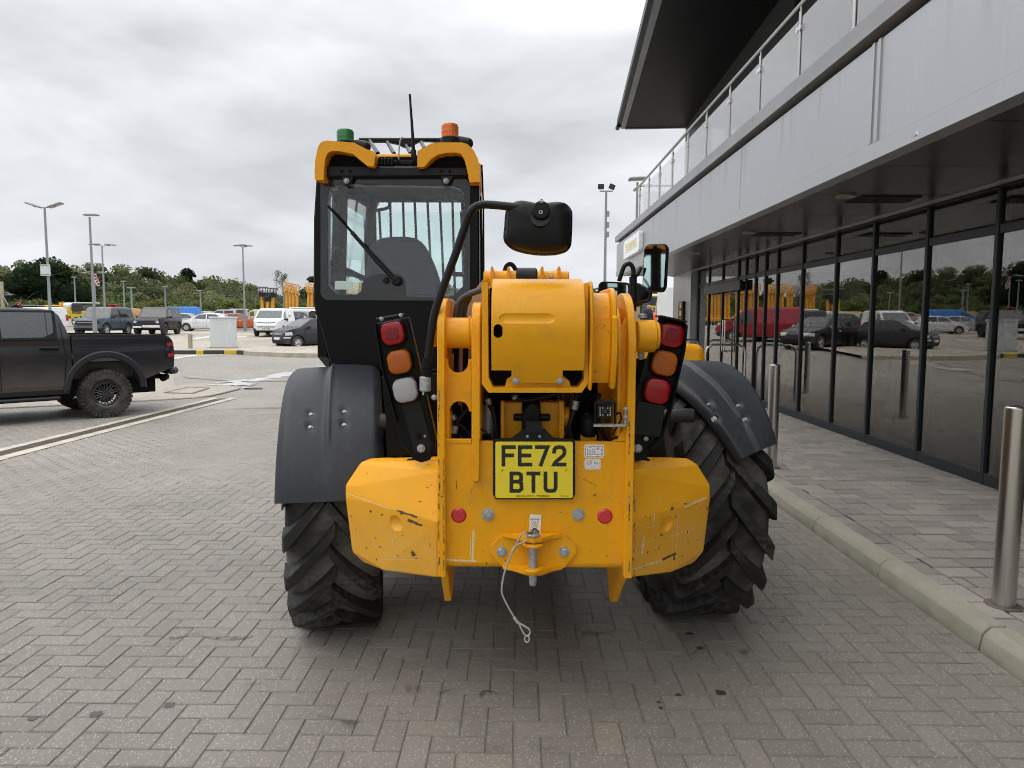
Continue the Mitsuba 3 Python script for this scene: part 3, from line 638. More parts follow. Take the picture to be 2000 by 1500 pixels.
def scuff_col(p, n, uv):
    a = fbm(p.x * 3.1, p.y * 3.1, p.z * 3.1, 4)
    c = mi.Color3f(0.78, 0.355, 0.004) * (0.90 + 0.18 * a)
    q1 = noise(p.x * 9 + p.z * 190, p.z * 30 - p.x * 40, p.y * 9); q2 = noise(p.x * 210 - p.z * 60, p.z * 14 + p.x * 5, p.y * 9)
    low = smoothstep(0.86, 0.62, p.z + 0.10 * (fbm(p.x * 5, p.y * 5, p.z * 5) - 0.5))
    worn = smoothstep(0.80, 0.96, dr.maximum(q1, q2)) * (0.10 + 0.6 * low * smoothstep(0.38, 0.7, fbm(p.x * 8, p.z * 8, 2.0, 4)))
    c = mix(c, mi.Color3f(0.70, 0.47, 0.15), 0.40 * low * fbm(p.x * 6, p.z * 6, 5.0, 4) + worn)
    chip = smoothstep(0.785, 0.805, fbm(p.x * 45, p.y * 45, p.z * 55, 3) + 0.04 * low - 0.02)
    return mix(c, mi.Color3f(0.11, 0.065, 0.035), chip * 0.9)
mat('scuffed_yellow', base_color=P(scuff_col), roughness=P(lambda p, n, uv: 0.38 + 0.3 * fbm(p.x * 9, p.y * 9, p.z * 9, 3)), specular=0.5)
mat('yellow_plain', base_color=(0.78, 0.335, 0.004), roughness=0.34, specular=0.36)
mat('chip_brown', base_color=(0.085, 0.055, 0.032), roughness=0.8)
mat('scratch_pale', base_color=(0.66, 0.55, 0.33), roughness=0.7)
mat('primer_tan', base_color=(0.36, 0.25, 0.16), roughness=0.7)
def fen_col(p, n, uv): return mi.Color3f(0.019, 0.021, 0.026) * (0.9 + 0.35 * fbm(p.x * 3, p.y * 3, p.z * 3, 4)) + mi.Color3f(0.006) * smoothstep(0.5, 0.8, fbm(p.x * 50, p.y * 50, p.z * 9, 3))
mat('fender_plastic', base_color=P(fen_col), roughness=0.42, specular=0.36)
def tyre_col(p, n, uv):
    d = smoothstep(0.42, 0.75, fbm(p.x * 6, p.y * 6, p.z * 6, 5)) * smoothstep(0.35, 0.65, fbm(p.x * 45, p.y * 45, p.z * 45, 3))
    return mix(mi.Color3f(0.010, 0.010, 0.010), mi.Color3f(0.10, 0.092, 0.082), d * 0.4)
mat('tyre_rubber', base_color=P(tyre_col), roughness=0.58, specular=0.45)
def carc_col(p, n, uv):
    d = smoothstep(0.30, 0.68, fbm(p.x * 5, p.y * 5, p.z * 5, 5)) * (0.5 + 0.5 * noise(p.x * 70, p.y * 70, p.z * 70))
    return mix(mi.Color3f(0.016, 0.0155, 0.015), mi.Color3f(0.14, 0.130, 0.115), d)
mat('tyre_carcass', base_color=P(carc_col), roughness=0.8, specular=0.3)
mat('red_lens', base_color=(0.29, 0.002, 0.006), roughness=0.18, specular=0.3, clearcoat=0.4, clearcoat_gloss=0.97)
def lens_bump(p, n, uv):
    return dr.abs(dr.sin((p.x + p.z) * 900)) * 0.5 + dr.abs(dr.sin((p.x - p.z) * 900)) * 0.5
mat('red_lens_dark', base_color=(0.17, 0.002, 0.006), roughness=0.2, specular=0.3, clearcoat=0.4, bump=(lens_bump, 0.0006, 3e-4))
mat('amber_lens', base_color=(0.38, 0.088, 0.002), roughness=0.2, specular=0.3, clearcoat=0.4, bump=(lens_bump, 0.0006, 3e-4))
mat('clear_lens', base_color=(0.33, 0.33, 0.33), roughness=0.22, clearcoat=1.0, bump=(lens_bump, 0.0008, 3e-4))
mat('green_lens', base_color=(0.006, 0.16, 0.045), roughness=0.15, clearcoat=1.0)
mat('orange_lens', base_color=(0.62, 0.13, 0.010), roughness=0.15, clearcoat=1.0)
mat('red_reflector', base_color=(0.50, 0.012, 0.02), roughness=0.25, clearcoat=1.0)
def zinc_col(p, n, uv): return mi.Color3f(0.42, 0.44, 0.45) * (0.55 + 0.75 * fbm(p.x * 120, p.y * 120, p.z * 120, 3))
mat('zinc', base_color=P(zinc_col), roughness=0.45, metallic=0.6)
mat('plate_yellow', base_color=(0.75, 0.60, 0.015), roughness=0.22, clearcoat=0.7)
mat('ink', base_color=(0.012, 0.012, 0.012), roughness=0.4)
mat('sticker', base_color=(0.72, 0.71, 0.68), roughness=0.4)
mat('hose_grey', base_color=(0.055, 0.055, 0.058), roughness=0.55)
mat('seat_cloth', base_color=(0.034, 0.036, 0.040), roughness=0.8)
mat('frit', base_color=(0.016, 0.018, 0.020), roughness=0.10, specular=0.6)
mat('steel_rod', base_color=(0.55, 0.52, 0.48), roughness=0.25, metallic=0.9)
scene['cab_glass'] = {'type': 'thindielectric', 'int_ior': 1.5, 'ext_ior': 1.0, 'specular_transmittance': {'type': 'rgb', 'value': [0.84, 0.96, 0.94]}}

TH = thing('telehandler', 'yellow telescopic handler seen from behind with black mudguards, cab and folded mirror', 'telehandler')
YR = 2.60
def zl(py, Y): return float(aty(1045, py, Y)[2])
def xl(px, Y): return float(aty(px, 800, Y)[0])
def pp(name, pts, Y, depth, m, b=0.002, round_=0.0, holes=(), parent=TH, smooth=False, label=None, r2=None):
    """A plate whose outline is given in pixels at distance Y, depth metres thick going away."""
    q = Polygon(PX(pts, Y), [PX(h, Y) for h in holes])
    if round_: q = rnd(q, round_, r2)
    return part(parent, name, prism(q, Y, Y + depth, 'y', b), m, smooth=smooth, label=label)
def bolt(parent, px, py, Y, r, m='zinc', name='bolt', h=0.012):
    q = aty(px, py, Y); a = rng.uniform(0, 60)
    head = prism(Polygon([(q[0] + r * math.cos(math.radians(a + 60 * i)), q[2] + r * math.sin(math.radians(a + 60 * i))) for i in range(6)]), Y - h, Y, 'y', 0.0025)
    wash = cyl((q[0], Y - 0.003, q[2]), (q[0], Y + 0.002, q[2]), r * 1.28, 20)
    return part(parent, name, cat(head, wash), m, smooth=25)
def hit(mesh, px, py, lift=0.0):
    """Where the line of sight through a pixel first meets a mesh."""
    d = ray(px, py); v = np.asarray(mesh.vertices)[np.asarray(mesh.faces)]
    e1, e2 = v[:, 1] - v[:, 0], v[:, 2] - v[:, 0]; h = np.cross(d, e2); a = (e1 * h).sum(1); a[np.abs(a) < 1e-12] = 1e-12
    s = EYE - v[:, 0]; u = (s * h).sum(1) / a; q = np.cross(s, e1); w = (q @ d) / a; t = (e2 * q).sum(1) / a
    ok = (u > -1e-6) & (w > -1e-6) & (u + w < 1 + 1e-6) & (t > 1e-3)
    if not ok.any(): return None
    i = np.argmin(np.where(ok, t, 1e9)); n = np.cross(e1[i], e2[i]); n /= np.linalg.norm(n)
    if n @ d > 0: n = -n
    return EYE + d * t[i] + n * lift, n
def decal(parent, name, mesh, polys, m, lift=0.0008, kind=None, label=None, step=None):
    out = []
    for poly in polys:
        pl = Polygon(poly).buffer(0)
        if pl.is_empty: continue
        for g_ in getattr(pl, 'geoms', [pl]):
            v, f = trimesh.creation.triangulate_polygon(g_, engine='earcut')
            if step: v, f = (lambda r_: (r_[0][:, :2], r_[1]))(trimesh.remesh.subdivide_to_size(np.column_stack([v, 0 * v[:, 0]]), f, step))
            q = [hit(mesh, a, b, lift) for a, b in v]
            if any(x is None for x in q): continue
            out.append(tm([x[0] for x in q], f))
    if out: part(parent, name, cat(*out), m, kind=kind, label=label)
def chipshape(px, py, w, h, seed, ang=0.0, n=14):
    r = random.Random(seed); q = []
    for i in range(n):
        t = 2 * PI * i / n; k = r.uniform(0.30, 0.85)
        a, b = w / 2 * k * math.cos(t), h / 2 * k * math.sin(t); c, s = math.cos(ang), math.sin(ang)
        q.append((px + a * c - b * s, py + a * s + b * c))
    return q

# rear frame plate with its rolled lower edge
zt, zb = zl(862, YR), zl(1112, YR)
prof = [(YR, zt), (YR, zb + 0.03)] + [(YR + 0.03 - 0.03 * math.cos(t), zb + 0.03 - 0.03 * math.sin(t)) for t in np.linspace(0.25, PI / 2, 7)] + [(YR + 0.5, zb), (YR + 0.5, zb + 0.012), (YR + 0.03, zb + 0.012), (YR + 0.018, zb + 0.03), (YR + 0.018, zt)]
x0, x1 = xl(866, YR), xl(1228, YR)
rear_plate = prism(Polygon(prof), x0, x1, 'x', 0.001)
part(TH, 'rear_plate', rear_plate, 'yellow_paint', smooth=30)
pp('corner_gusset', [(868, 862), (872, 850), (880, 862)], YR, 0.018, 'yellow_paint')
pp('corner_gusset', [(1228, 862), (1196, 862), (1207, 858), (1212, 846), (1228, 826)], YR, 0.018, 'yellow_paint')

# side plates: outline in (y, z), at four places across
def side_plate(px0, px1, ytop, ybot, lobe, name='side_plate', Yf=3.75, r=0.16, fall=0.0, front=0.9, Y0=None):
    Ye = Y0 or YR - 0.035
    zt_, zb_ = zl(ytop, Ye + r * 0.5), zl(ybot, Ye)
    q = [(Ye, zb_)] + [(Ye, zt_ - r)] + [(Ye + r - r * math.cos(t), zt_ - r + r * math.sin(t)) for t in np.linspace(0.15, PI / 2, 9)] + [(Ye + r + 0.25, zt_ - 0.01), (Yf, zt_ - 0.30 - fall), (Yf, front)]
    if lobe: q += [(lobe[1] + 0.25, zl(1122, 2.7)), (lobe[1] + 0.02, zl(lobe[0], lobe[1])), (lobe[1] - 0.02, zl(lobe[0], lobe[1])), (Ye + 0.07, zb_ - 0.005)]
    a, b = xl(px0, Ye), xl(px1, Ye)
    m = prism(Polygon(q), min(a, b), max(a, b), 'x', 0.003)
    part(TH, name, m, 'yellow_paint', smooth=30); return m
spl = side_plate(854, 869, 582, 1128, (1171, 2.80))
side_plate(921, 938, 590, 858, None, Yf=3.4, r=0.10, Y0=YR - 0.03)
spr = side_plate(1225, 1241, 570, 1128, (1171, 2.95), r=0.22)
side_plate(1205, 1213, 598, 850, None, Yf=3.4, r=0.17, Y0=YR + 0.01)
# tee bar run-out on the rear plate
pp('tee_bar', [(922, 856), (937, 856), (936, 936), (933, 941), (924, 941), (922, 936)], YR - 0.028, 0.026, 'yellow_paint', 0.003)
pp('weld_bead', [(921, 940), (925, 934), (929, 942), (934, 934), (938, 940), (943, 960), (939, 961), (932, 948), (927, 948), (918, 962), (915, 960)], YR - 0.003, 0.004, 'yellow_paint', 0.001)
# web between the left plates, with its two cut-outs
c = arc(894.5, 705, 19.5, 180, 0, 10)
web = [(869, 862), (869, 702), (875, 702)] + [(875, 705)] + [(894.5 - 19.5 * math.cos(math.radians(t)), 709 + 19.5 * math.sin(math.radians(t))) for t in np.linspace(0, 180, 13)] + [(914, 702), (921, 702), (921, 804)]
web += [(916, 804)] + [(897 + 19 * math.cos(math.radians(t)), 804 - 20 * math.sin(math.radians(t))) for t in np.linspace(0, 180, 13)] + [(878, 856), (882, 862)]
pp('web_plate', web, YR + 0.02, 0.02, 'yellow_paint', 0.002)
pp('web_lower', [(869, 858), (921, 858), (921, 866), (869, 866)], YR - 0.004, 0.02, 'yellow_paint')
pp('web_edge', [(878, 806), (880, 806), (880, 858), (878, 858)], YR + 0.04, 0.10, 'yellow_paint')
# right web behind the camera
pp('web_plate', [(1212, 850), (1212, 640), (1226, 615), (1226, 850)], YR + 0.03, 0.02, 'yellow_paint')
# boom pivot tubes
def xtube(name, pxa, pxb, pya, pyb, Y, m='yellow_paint', n=32, parent=TH, b=0.004):
    z0, z1 = zl(pyb, Y), zl(pya, Y); r = (z1 - z0) / 2
    return part(parent, name, cyl((xl(pxa, Y), Y, (z0 + z1) / 2), (xl(pxb, Y), Y, (z0 + z1) / 2), r, n, b=b), m, smooth=30)
pv = cyl((xl(866, 2.66), 2.66, zl(651, 2.66)), (xl(923, 2.66), 2.66, zl(651, 2.66)), (zl(621, 2.66) - zl(681, 2.66)) / 2, 36)
part(TH, 'pivot_tube', pv, 'yellow_paint', smooth=30)
xtube('pivot_tube_end', 846, 857, 624, 678, 2.66)
for a in (871, 916):
    xtube('weld_collar', a, a + 4, 617, 685, 2.66)
xtube('pivot_tube', 1240, 1276, 624, 687, 2.70)
xtube('pivot_tube_cap', 1274, 1283, 628, 681, 2.70)
bq = aty(1255, 619, 2.70)
part(TH, 'grease_cap', cyl((bq[0], 2.70, bq[2] - 0.004), (bq[0], 2.70, bq[2] + 0.012), 0.017, 20, b=0.002), 'zinc', smooth=30)
bq = aty(1252, 692, 2.70)
part(TH, 'grease_fitting', cat(cyl((bq[0], 2.70, bq[2] - 0.012), (bq[0], 2.70, bq[2] + 0.014), 0.013, 12), cyl((bq[0], 2.70, bq[2] - 0.02), (bq[0], 2.70, bq[2] - 0.010), 0.009, 12)), 'zinc', smooth=30)
def face_text(txt, px, py, hpx, Y, m, parent, name, wpx=None, bold=False, depth=0.0012, sub=True):
    q = aty(px, py, Y); h = sx(hpx, Y) * 1.0
    t = meshkit.text_mesh(txt, h, depth, bold); v = np.asarray(t.vertices).copy()
    v[:, 0] -= v[:, 0].min(); w = v[:, 0].max()
    if wpx: v[:, 0] *= sx(wpx, Y) / w
    v[:, 1] -= v[:, 1].min(); v[:, 1] *= h / v[:, 1].max()
    t = tm(np.stack([q[0] + v[:, 0], Y - v[:, 2], q[2] + v[:, 1]], 1), np.asarray(t.faces)[:, ::-1])
    return part(parent, name, t, m)
for txt, px, py, w in (('A4', 894, 637, 9), ('1-22', 880, 646, 17), ('m m', 893, 655, 14)):
    t = meshkit.text_mesh(txt, 0.009, 0.0012, True); v = np.asarray(t.vertices).copy(); v[:, 0] *= sx(w, 2.6) / v[:, 0].max(); q = aty(px, py, 2.6); cx_ = q[0] + sx(w, 2.6)
    zt0 = zl(651, 2.66); rt_ = (zl(621, 2.66) - zl(681, 2.66)) / 2; zz0 = q[2] - v[:, 1] + 0.009; th0 = np.clip((zz0 - zt0) / rt_, -0.95, 0.95)
    part(TH, 'cast_mark', tm(np.stack([cx_ - v[:, 0], 2.66 - rt_ * np.sqrt(1 - th0**2) - v[:, 2] + 0.0003, zz0], 1), t.faces), 'yellow_plain', label='raised upside-down mark ' + txt)
# boom tail: frame, cover, flange
Yb = 2.47
Yb = 2.49
fu = Polygon(PX([(941, 552), (953, 550), (954, 738), (963, 757), (1130, 757), (1141, 742), (1141, 552), (1149, 554), (1149, 748), (1136, 767), (954, 767), (941, 750)], Yb))
fi = Polygon(PX([(953, 560), (1142, 560), (1142, 742), (1131, 758), (962, 758), (953, 745)], Yb))
part(TH, 'boom_tail_frame', prism(rnd(fu, 0.004), Yb, Yb + 0.10, 'y', 0.004), 'yellow_paint', smooth=30)
part(TH, 'boom_tail_cavity', prism(fi.buffer(-0.002), Yb + 0.085, Yb + 0.099, 'y'), 'black_matt')
pp('boom_tail_lug', [(986, 757), (990, 740), (1000, 735), (1102, 735), (1112, 744), (1116, 757)], Yb + 0.016, 0.02, 'yellow_paint', 0.003)
zc = lambda py: zl(py, 2.44)
cprof = [(2.75, zc(535)), (2.62, zc(539)), (2.545, zc(546)), (2.495, zc(560)), (2.462, zc(580)), (2.434, zc(610)), (2.425, zc(645)), (2.438, zc(690)), (2.460, zc(725)), (2.482, zc(750))]
cps = bez(cprof, 6); th = 0.013
inner = [(y + (th if z < zc(560) else th * 0.6), z - (0 if z < zc(575) else th)) for y, z in cps[::-1]]
cov = man(prism(Polygon(list(map(tuple, cps)) + inner), xl(959.5, 2.44), xl(1140, 2.44), 'x', 0.0))
cut = lambda pts: man(prism(Polygon(PX(pts, 2.44)), 2.3, 2.7, 'y'))
cov = cov - cut([(940, 724), (999, 724), (999, 760), (940, 760)]) - cut([(1100, 724), (1160, 724), (1160, 760), (1100, 760)])
slot = [(973 + 9 * math.cos(t), 646.5 + (4.5 if math.sin(t) > 0 else -4.5) + 9 * math.sin(t)) for t in np.linspace(0, 2 * PI, 25)[:-1]]
cov = cov - cut(slot)
# a shallow pressed oval in the cover
cc0, cc1 = aty(990, 619, 2.436), aty(1069, 619, 2.436); rr_ = 0.0235
dim = cat(*[trimesh.creation.icosphere(3, rr_)]); 
caps = hull_pts(np.vstack([np.asarray(trimesh.creation.icosphere(3).vertices) * np.array([0.034, 0.016, 0.0245]) + np.array([x, 2.4195, cc0[2]]) for x in np.linspace(cc0[0], cc1[0], 8)]))
cov = unman(cov - man(caps))
part(TH, 'boom_tail_cover', cov, 'yellow_paint', smooth=28)
for a in (1007.5, 1094): bolt(TH, a, 743, 2.477, 0.0098)
# round-shouldered boom side housing at the right
zz = lambda py: zl(py, 2.52)
def housing(pxa, pxb, Y0, ytop, ybot, name, Y1=2.9, r=0.06, bulge=0.03):
    q = [(Y0 + 0.02, zz(ybot)), (Y0, zz(ybot) + 0.03), (Y0 - bulge * 0.4, zz(690)), (Y0 - bulge * 0.4, zz(620)), (Y0, zz(ytop) - r)] + [(Y0 + r - r * math.cos(t), zz(ytop) - r + r * math.sin(t)) for t in np.linspace(0.2, PI / 2, 7)] + [(Y1, zz(ytop)), (Y1, zz(ybot))]
    m = prism(Polygon(q), xl(pxa, 2.52), xl(pxb, 2.52), 'x', 0.004); part(TH, name, m, 'yellow_paint', smooth=30); return m
housing(1147, 1153, 2.46, 548, 760, 'boom_flange', r=0.07, bulge=0.04)
dr_m = housing(1153, 1190, 2.52, 570, 748, 'boom_side_housing', r=0.09, bulge=0.06)
housing(1190, 1200, 2.49, 560, 758, 'boom_flange', r=0.10, bulge=0.10)
q = aty(1168.5, 652, 2.498)
part(TH, 'access_hole', lathe_y([(0.024, 0.0), (0.0255, -0.004), (0.021, -0.005), (0.0195, 0.010), (0, 0.012)], q[0], 2.505, q[2], 28), 'primer_tan', smooth=30)
part(TH, 'access_bolt', cyl((q[0], 2.497, q[2]), (q[0], 2.512, q[2]), 0.010, 6), 'zinc')
for i, (a, b, w, h) in enumerate([(1172, 633, 3, 7), (1180, 636, 4, 6), (1165, 640, 5, 4), (1176, 641, 3, 5), (1188, 648, 3, 5), (1184, 600, 2, 7), (1157, 575, 2, 9)]):
    decal(TH, 'paint_chip', dr_m, [chipshape(a, b, w, h, i + 40)], 'chip_brown')
# boom, running forward and down
def beam(x0, x1, y0, z0, y1, z1, h, b=0.01):
    q = [(y0, z0 - h / 2), (y0, z0 + h / 2), (y1, z1 + h / 2), (y1, z1 - h / 2)]
    return prism(Polygon(q), x0, x1, 'x', b)
part(TH, 'boom', beam(xl(946, 2.52), xl(1146, 2.52), 2.60, zl(655, 2.6), 6.6, 0.95, 0.34), 'yellow_paint')
part(TH, 'boom_inner_section', beam(xl(958, 2.52), xl(1135, 2.52), 6.55, 0.955, 7.6, 0.80, 0.26), 'yellow_paint')
part(TH, 'carriage', bx(-0.35, 0.5, 7.6, 7.8, 0.15, 1.0, 0.02), 'black_paint')
# hose guide on top of the boom
Yh = 2.86
xtube('hose_guide_tube', 945, 1108, 529, 560, Yh, n=24)
for a in (961, 993, 1059, 1092):
    w = 5
    rib = prism(rnd(PX([(a - 3, 560), (a - 3, 524), (a, 519), (a + 3, 524), (a + 3, 560)], Yh - 0.04), 0.001), Yh - 0.04, Yh + 0.05, 'y', 0.002)
    part(TH, 'hose_guide_rib', rib, 'yellow_paint')
part(TH, 'hose_roller', cyl((xl(1007, Yh), Yh, zl(545, Yh)), (xl(1047, Yh), Yh, zl(545, Yh)), (zl(523, Yh) - zl(567, Yh)) / 2, 28, b=0.006), 'black_satin', smooth=30)
hs = lambda pts, Y: [aty(a, b, Y) for a, b in pts]
part(TH, 'hose', tube(bez(hs([(984, 540), (988, 522), (995, 516), (1002, 519), (1010, 532)], Yh + 0.02), 6), 0.009), 'black_matt', smooth=True)
bolt(TH, 1077, 541, Yh - 0.07, 0.007)
# inner hoses and pipes by the cab
for k, o in enumerate((0, 8, 16)):
    part(TH, 'hose', tube(bez(hs([(888 + o, 690), (889 + o, 630), (893 + o, 598), (902 + o * 0.9, 583), (918, 574), (940, 566)], 2.80 + 0.02 * k), 6), 0.011 + 0.002 * (k == 1), 10), 'hose_grey', smooth=True)
pp('inner_plate', [(856, 600), (880, 583), (890, 590), (886, 700), (856, 700)], 2.95, 0.02, 'primer_tan')
pp('inner_plate', [(900, 600), (944, 545), (944, 760), (900, 760)], 3.05, 0.02, 'primer_tan')
for a, c_ in ((893, 'black_matt'), (901, 'primer_tan'), (909, 'black_matt')):
    part(TH, 'pipe', tube(hs([(a, 674), (a - 2, 790), (a + 4, 900)], 2.78), 0.012), c_, smooth=True)
for i in range(4):
    part(TH, 'hose', tube(bez(hs([(884 + 6 * i, 792), (892 + 5 * i, 815 + 4 * i), (900 + 3 * i, 842), (925, 858 - 4 * i), (960, 850)], 2.72 + 0.02 * i), 6), 0.008), 'black_matt', smooth=True)
part(TH, 'wire', tube(bez(hs([(881, 852), (886, 836), (896, 830), (904, 842), (896, 856)], 2.69), 6), 0.0022, 6), 'black_matt', smooth=True)
# the bay under the boom
part(TH, 'bay_back', bx(xl(866, 3.3), xl(1228, 3.3), 3.3, 3.32, 0.55, 1.30), 'black_matt')
pp('ram_lug', [(978, 862), (978, 790), (984, 786), (1020, 786), (1020, 862)], 2.74, 0.10, 'yellow_paint', 0.003)
pp('ram_lug', [(1055, 862), (1055, 786), (1094, 786), (1101, 800), (1101, 862)], 2.74, 0.10, 'yellow_paint', 0.003)
for a, b in ((978, 985), (1092, 1102)):
    pp('ram_lug_flange', [(a, 862), (a, 784), (b, 784), (b, 862)], 2.70, 0.05, 'yellow_paint', 0.002)
xtube('ram_pin', 1003, 1075, 808, 822, 2.73, 'black_satin')
xtube('ram_pin_end', 1098, 1112, 794, 834, 2.76)
bolt(TH, 1107, 820, 2.74, 0.006)
pp('ram_eye', [(1019, 862), (1019, 812), (1026, 795), (1036, 786), (1044, 786), (1054, 795), (1056, 812), (1056, 862)], 2.70, 0.09, 'black_satin', 0.006, 0.008)
pp('ram_body', [(1012, 800), (1012, 766), (1062, 766), (1062, 800)], 2.85, 0.30, 'black_matt')
pp('bay_plate', [(1088, 800), (1088, 760), (1133, 760), (1133, 800)], 2.98, 0.02, 'primer_tan')
pp('bay_plate', [(1104, 862), (1104, 830), (1116, 830), (1116, 862)], 2.85, 0.02, 'primer_tan')
part(TH, 'filter_canister', lathe_z([(0, 0), (0.022, 0.0), (0.026, 0.01), (0.026, 0.12), (0.02, 0.135), (0, 0.137)], xl(954, 2.78), 2.78, zl(858, 2.78), 24), 'zinc', smooth=30)
part(TH, 'accumulator', lathe_z([(0, 0), (0.03, 0.004), (0.036, 0.015), (0.036, 0.075), (0.025, 0.092), (0, 0.095)], xl(1150, 2.74), 2.74, zl(853, 2.74), 28), 'black_satin', smooth=30)
pp('accumulator_base', [(1134, 866), (1134, 850), (1166, 850), (1166, 866)], 2.72, 0.04, 'yellow_paint')
for a, r_ in ((1125, 0.011), (1137, 0.012), (1150, 0.014), (1161, 0.012)):
    part(TH, 'hose', tube(bez(hs([(a, 745), (a + 1, 780), (a - 2, 820), (a + 3, 860)], 2.82), 5), r_, 10), 'black_matt', smooth=True)
pp('dark_box', [(945, 790), (945, 766), (1000, 766), (1000, 790)], 2.80, 0.1, 'black_matt', 0.004)
for i in range(6):
    a = 1060 + 11 * i + rng.uniform(-3, 3)
    part(TH, 'wire', tube(bez(hs([(a, 770), (a + rng.uniform(-8, 8), 800), (a + rng.uniform(-8, 8), 830), (a + rng.uniform(-8, 12), 858)], 2.79), 5), 0.0035, 6), 'black_matt', smooth=True)
part(TH, 'wire', tube(bez(hs([(933, 835), (945, 842), (958, 851), (966, 858)], 2.60), 5), 0.003, 6), 'black_matt', smooth=True)
for i, (q_, r_, Y_) in enumerate(((((1128, 765), (1122, 800), (1112, 835), (1120, 868)), 0.010, 2.70), (((948, 768), (956, 790), (966, 815), (970, 868)), 0.009, 2.70), (((1000, 768), (1008, 778), (1030, 782), (1060, 776), (1090, 768)), 0.009, 2.68), (((1170, 768), (1166, 800), (1172, 835), (1186, 862)), 0.009, 2.72), (((884, 862), (890, 832), (902, 812), (914, 800)), 0.009, 2.69), (((880, 800), (888, 820), (906, 836), (918, 850)), 0.008, 2.71))):
    hp = bez(hs(q_, Y_), 6); hk = part(TH, 'hose', tube(hp, r_, 10), 'black_satin', smooth=True)
    part(hk, 'ferrule', cyl(hp[3], hp[6], r_ * 1.35, 12, b=0.001), 'zinc', smooth=30)
# reversing camera on its bracket
cm = pp('camera_body', [(1167, 788), (1196, 788), (1196, 816), (1167, 816)], 2.545, 0.05, 'black_satin', 0.004, 0.004)
cmf = cm
pp('camera_hood', [(1163, 785), (1204, 785), (1204, 789), (1163, 789)], 2.535, 0.07, 'black_satin', 0.002)
pp('camera_bracket', [(1160, 834), (1160, 829), (1220, 829), (1220, 797), (1224, 797), (1224, 834)], 2.555, 0.03, 'zinc', 0.001, label='galvanised angle bracket of the camera')
for a in (1163, 1202):
    pp('camera_bracket', [(a - 1.5, 830), (a - 1.5, 787), (a + 1.5, 787), (a + 1.5, 830)], 2.556, 0.02, 'black_satin', 0.001)
q = aty(1181.5, 803, 2.545)
part(cm, 'lens', lathe_y([(0.0, -0.003), (0.006, -0.004), (0.0085, -0.002), (0.0095, 0.002)], q[0], 2.5445, q[2], 20), 'frit', smooth=30)
led = []
for i in range(5):
    for j in range(4):
        if i in (0, 1, 3, 4) and (i in (0, 4) or j in (0, 3)):
            z_ = aty(1172 + 5 * i, 797 + 4.5 * j, 2.5445); led.append(cyl((z_[0], 2.5425, z_[2]), (z_[0], 2.546, z_[2]), 0.0022, 8))
part(cm, 'led', cat(*led), 'sticker', kind='stuff', label='ring of tiny white camera diodes')
for b in (799, 815): bolt(TH, 1222, b, 2.551, 0.0065)
part(TH, 'wire', tube(bez(hs([(1200, 812), (1210, 806), (1213, 818), (1206, 832), (1196, 850)], 2.575), 6), 0.0035, 6), 'black_matt', smooth=True)

# number plate
np_ = pp('number_plate_holder', [(963, 858), (1000, 856), (1022, 838), (1064, 838), (1082, 856), (1123, 858), (1123, 966), (1118, 975), (968, 975), (963, 966)], 2.583, 0.014, 'black_satin', 0.003, 0.003)
plate = 'telehandler__number_plate_holder'
pp('plate', rrect(967.5, 1119, 863, 973, 4), 2.579, 0.005, 'plate_yellow', 0.001, parent=plate, label='yellow number plate reading FE72 BTU')
GL = {'F': [[(0, 0), (0, 1), (1, 1)], [(0, 0.53), (0.82, 0.53)]], 'E': [[(1, 1), (0, 1), (0, 0), (1, 0)], [(0, 0.52), (0.9, 0.52)]], '7': [[(0, 1), (1, 1), (0.38, 0)]],
      '2': [[(0.0, 0.74), (0.03, 0.86), (0.16, 0.97), (0.5, 1.0), (0.84, 0.96), (0.98, 0.84), (0.98, 0.66), (0.88, 0.52), (0.1, 0.12), (0.0, 0.0), (1, 0)]],
      'B': [[(0, 0), (0, 1), (0.72, 1), (0.93, 0.92), (0.95, 0.64), (0.76, 0.53), (0, 0.53)], [(0.72, 0.53), (0.96, 0.43), (1.0, 0.12), (0.78, 0), (0, 0)]], 'T': [[(0, 1), (1, 1)], [(0.5, 1), (0.5, 0)]], 'U': [[(0, 1), (0, 0.18), (0.12, 0.03), (0.3, 0), (0.7, 0), (0.88, 0.03), (1, 0.18), (1, 1)]]}
def glyphs(txt, xs, y0, y1, wid):
    t = 7.4
    for ch, a in zip(txt, xs):
        st = [LineString(PX([(a + t / 2 + u * (wid - t), y1 - t / 2 - v * (y1 - y0 - t)) for u, v in q], 2.5785)).buffer(sx(t, 2.5785) / 2, cap_style=3, join_style=2) for q in GL[ch]]
        part(plate, 'letter', prism(unary_union(st), 2.5779, 2.5786, 'y'), 'ink', label='letter ' + ch + ' of the number plate' if ch.isalpha() else 'digit ' + ch + ' of the number plate')
glyphs('FE72', (979.5, 1011.5, 1045, 1078.5), 869.5, 911, 28)
glyphs('BTU', (995, 1028, 1061.5), 921, 962.5, 27.5)
face_text('WATLING JCB LTD - WYMONDHAM', 1008, 970.4, 4.2, 2.5785, 'ink', plate, 'dealer_line', wpx=66, depth=0.0005)
face_text('BS AU 145e', 1094, 969.8, 2.6, 2.5785, 'ink', plate, 'maker_line', wpx=16, depth=0.0004)
for a in (981, 1105.5):
    z_ = aty(a, 918, 2.5785); part(plate, 'screw', lathe_y([(0, -0.003), (0.0035, -0.002), (0.0052, 0.0)], z_[0], 2.5785, z_[2], 14), 'yellow_plain', smooth=True)
pp('plate_lamp', [(1027, 845), (1027, 828), (1031, 823), (1054, 823), (1059, 828), (1059, 845)], 2.555, 0.05, 'black_satin', 0.006, 0.003)
for a in (1030, 1054): bolt(plate, a, 852, 2.582, 0.004, name='screw', h=0.003)
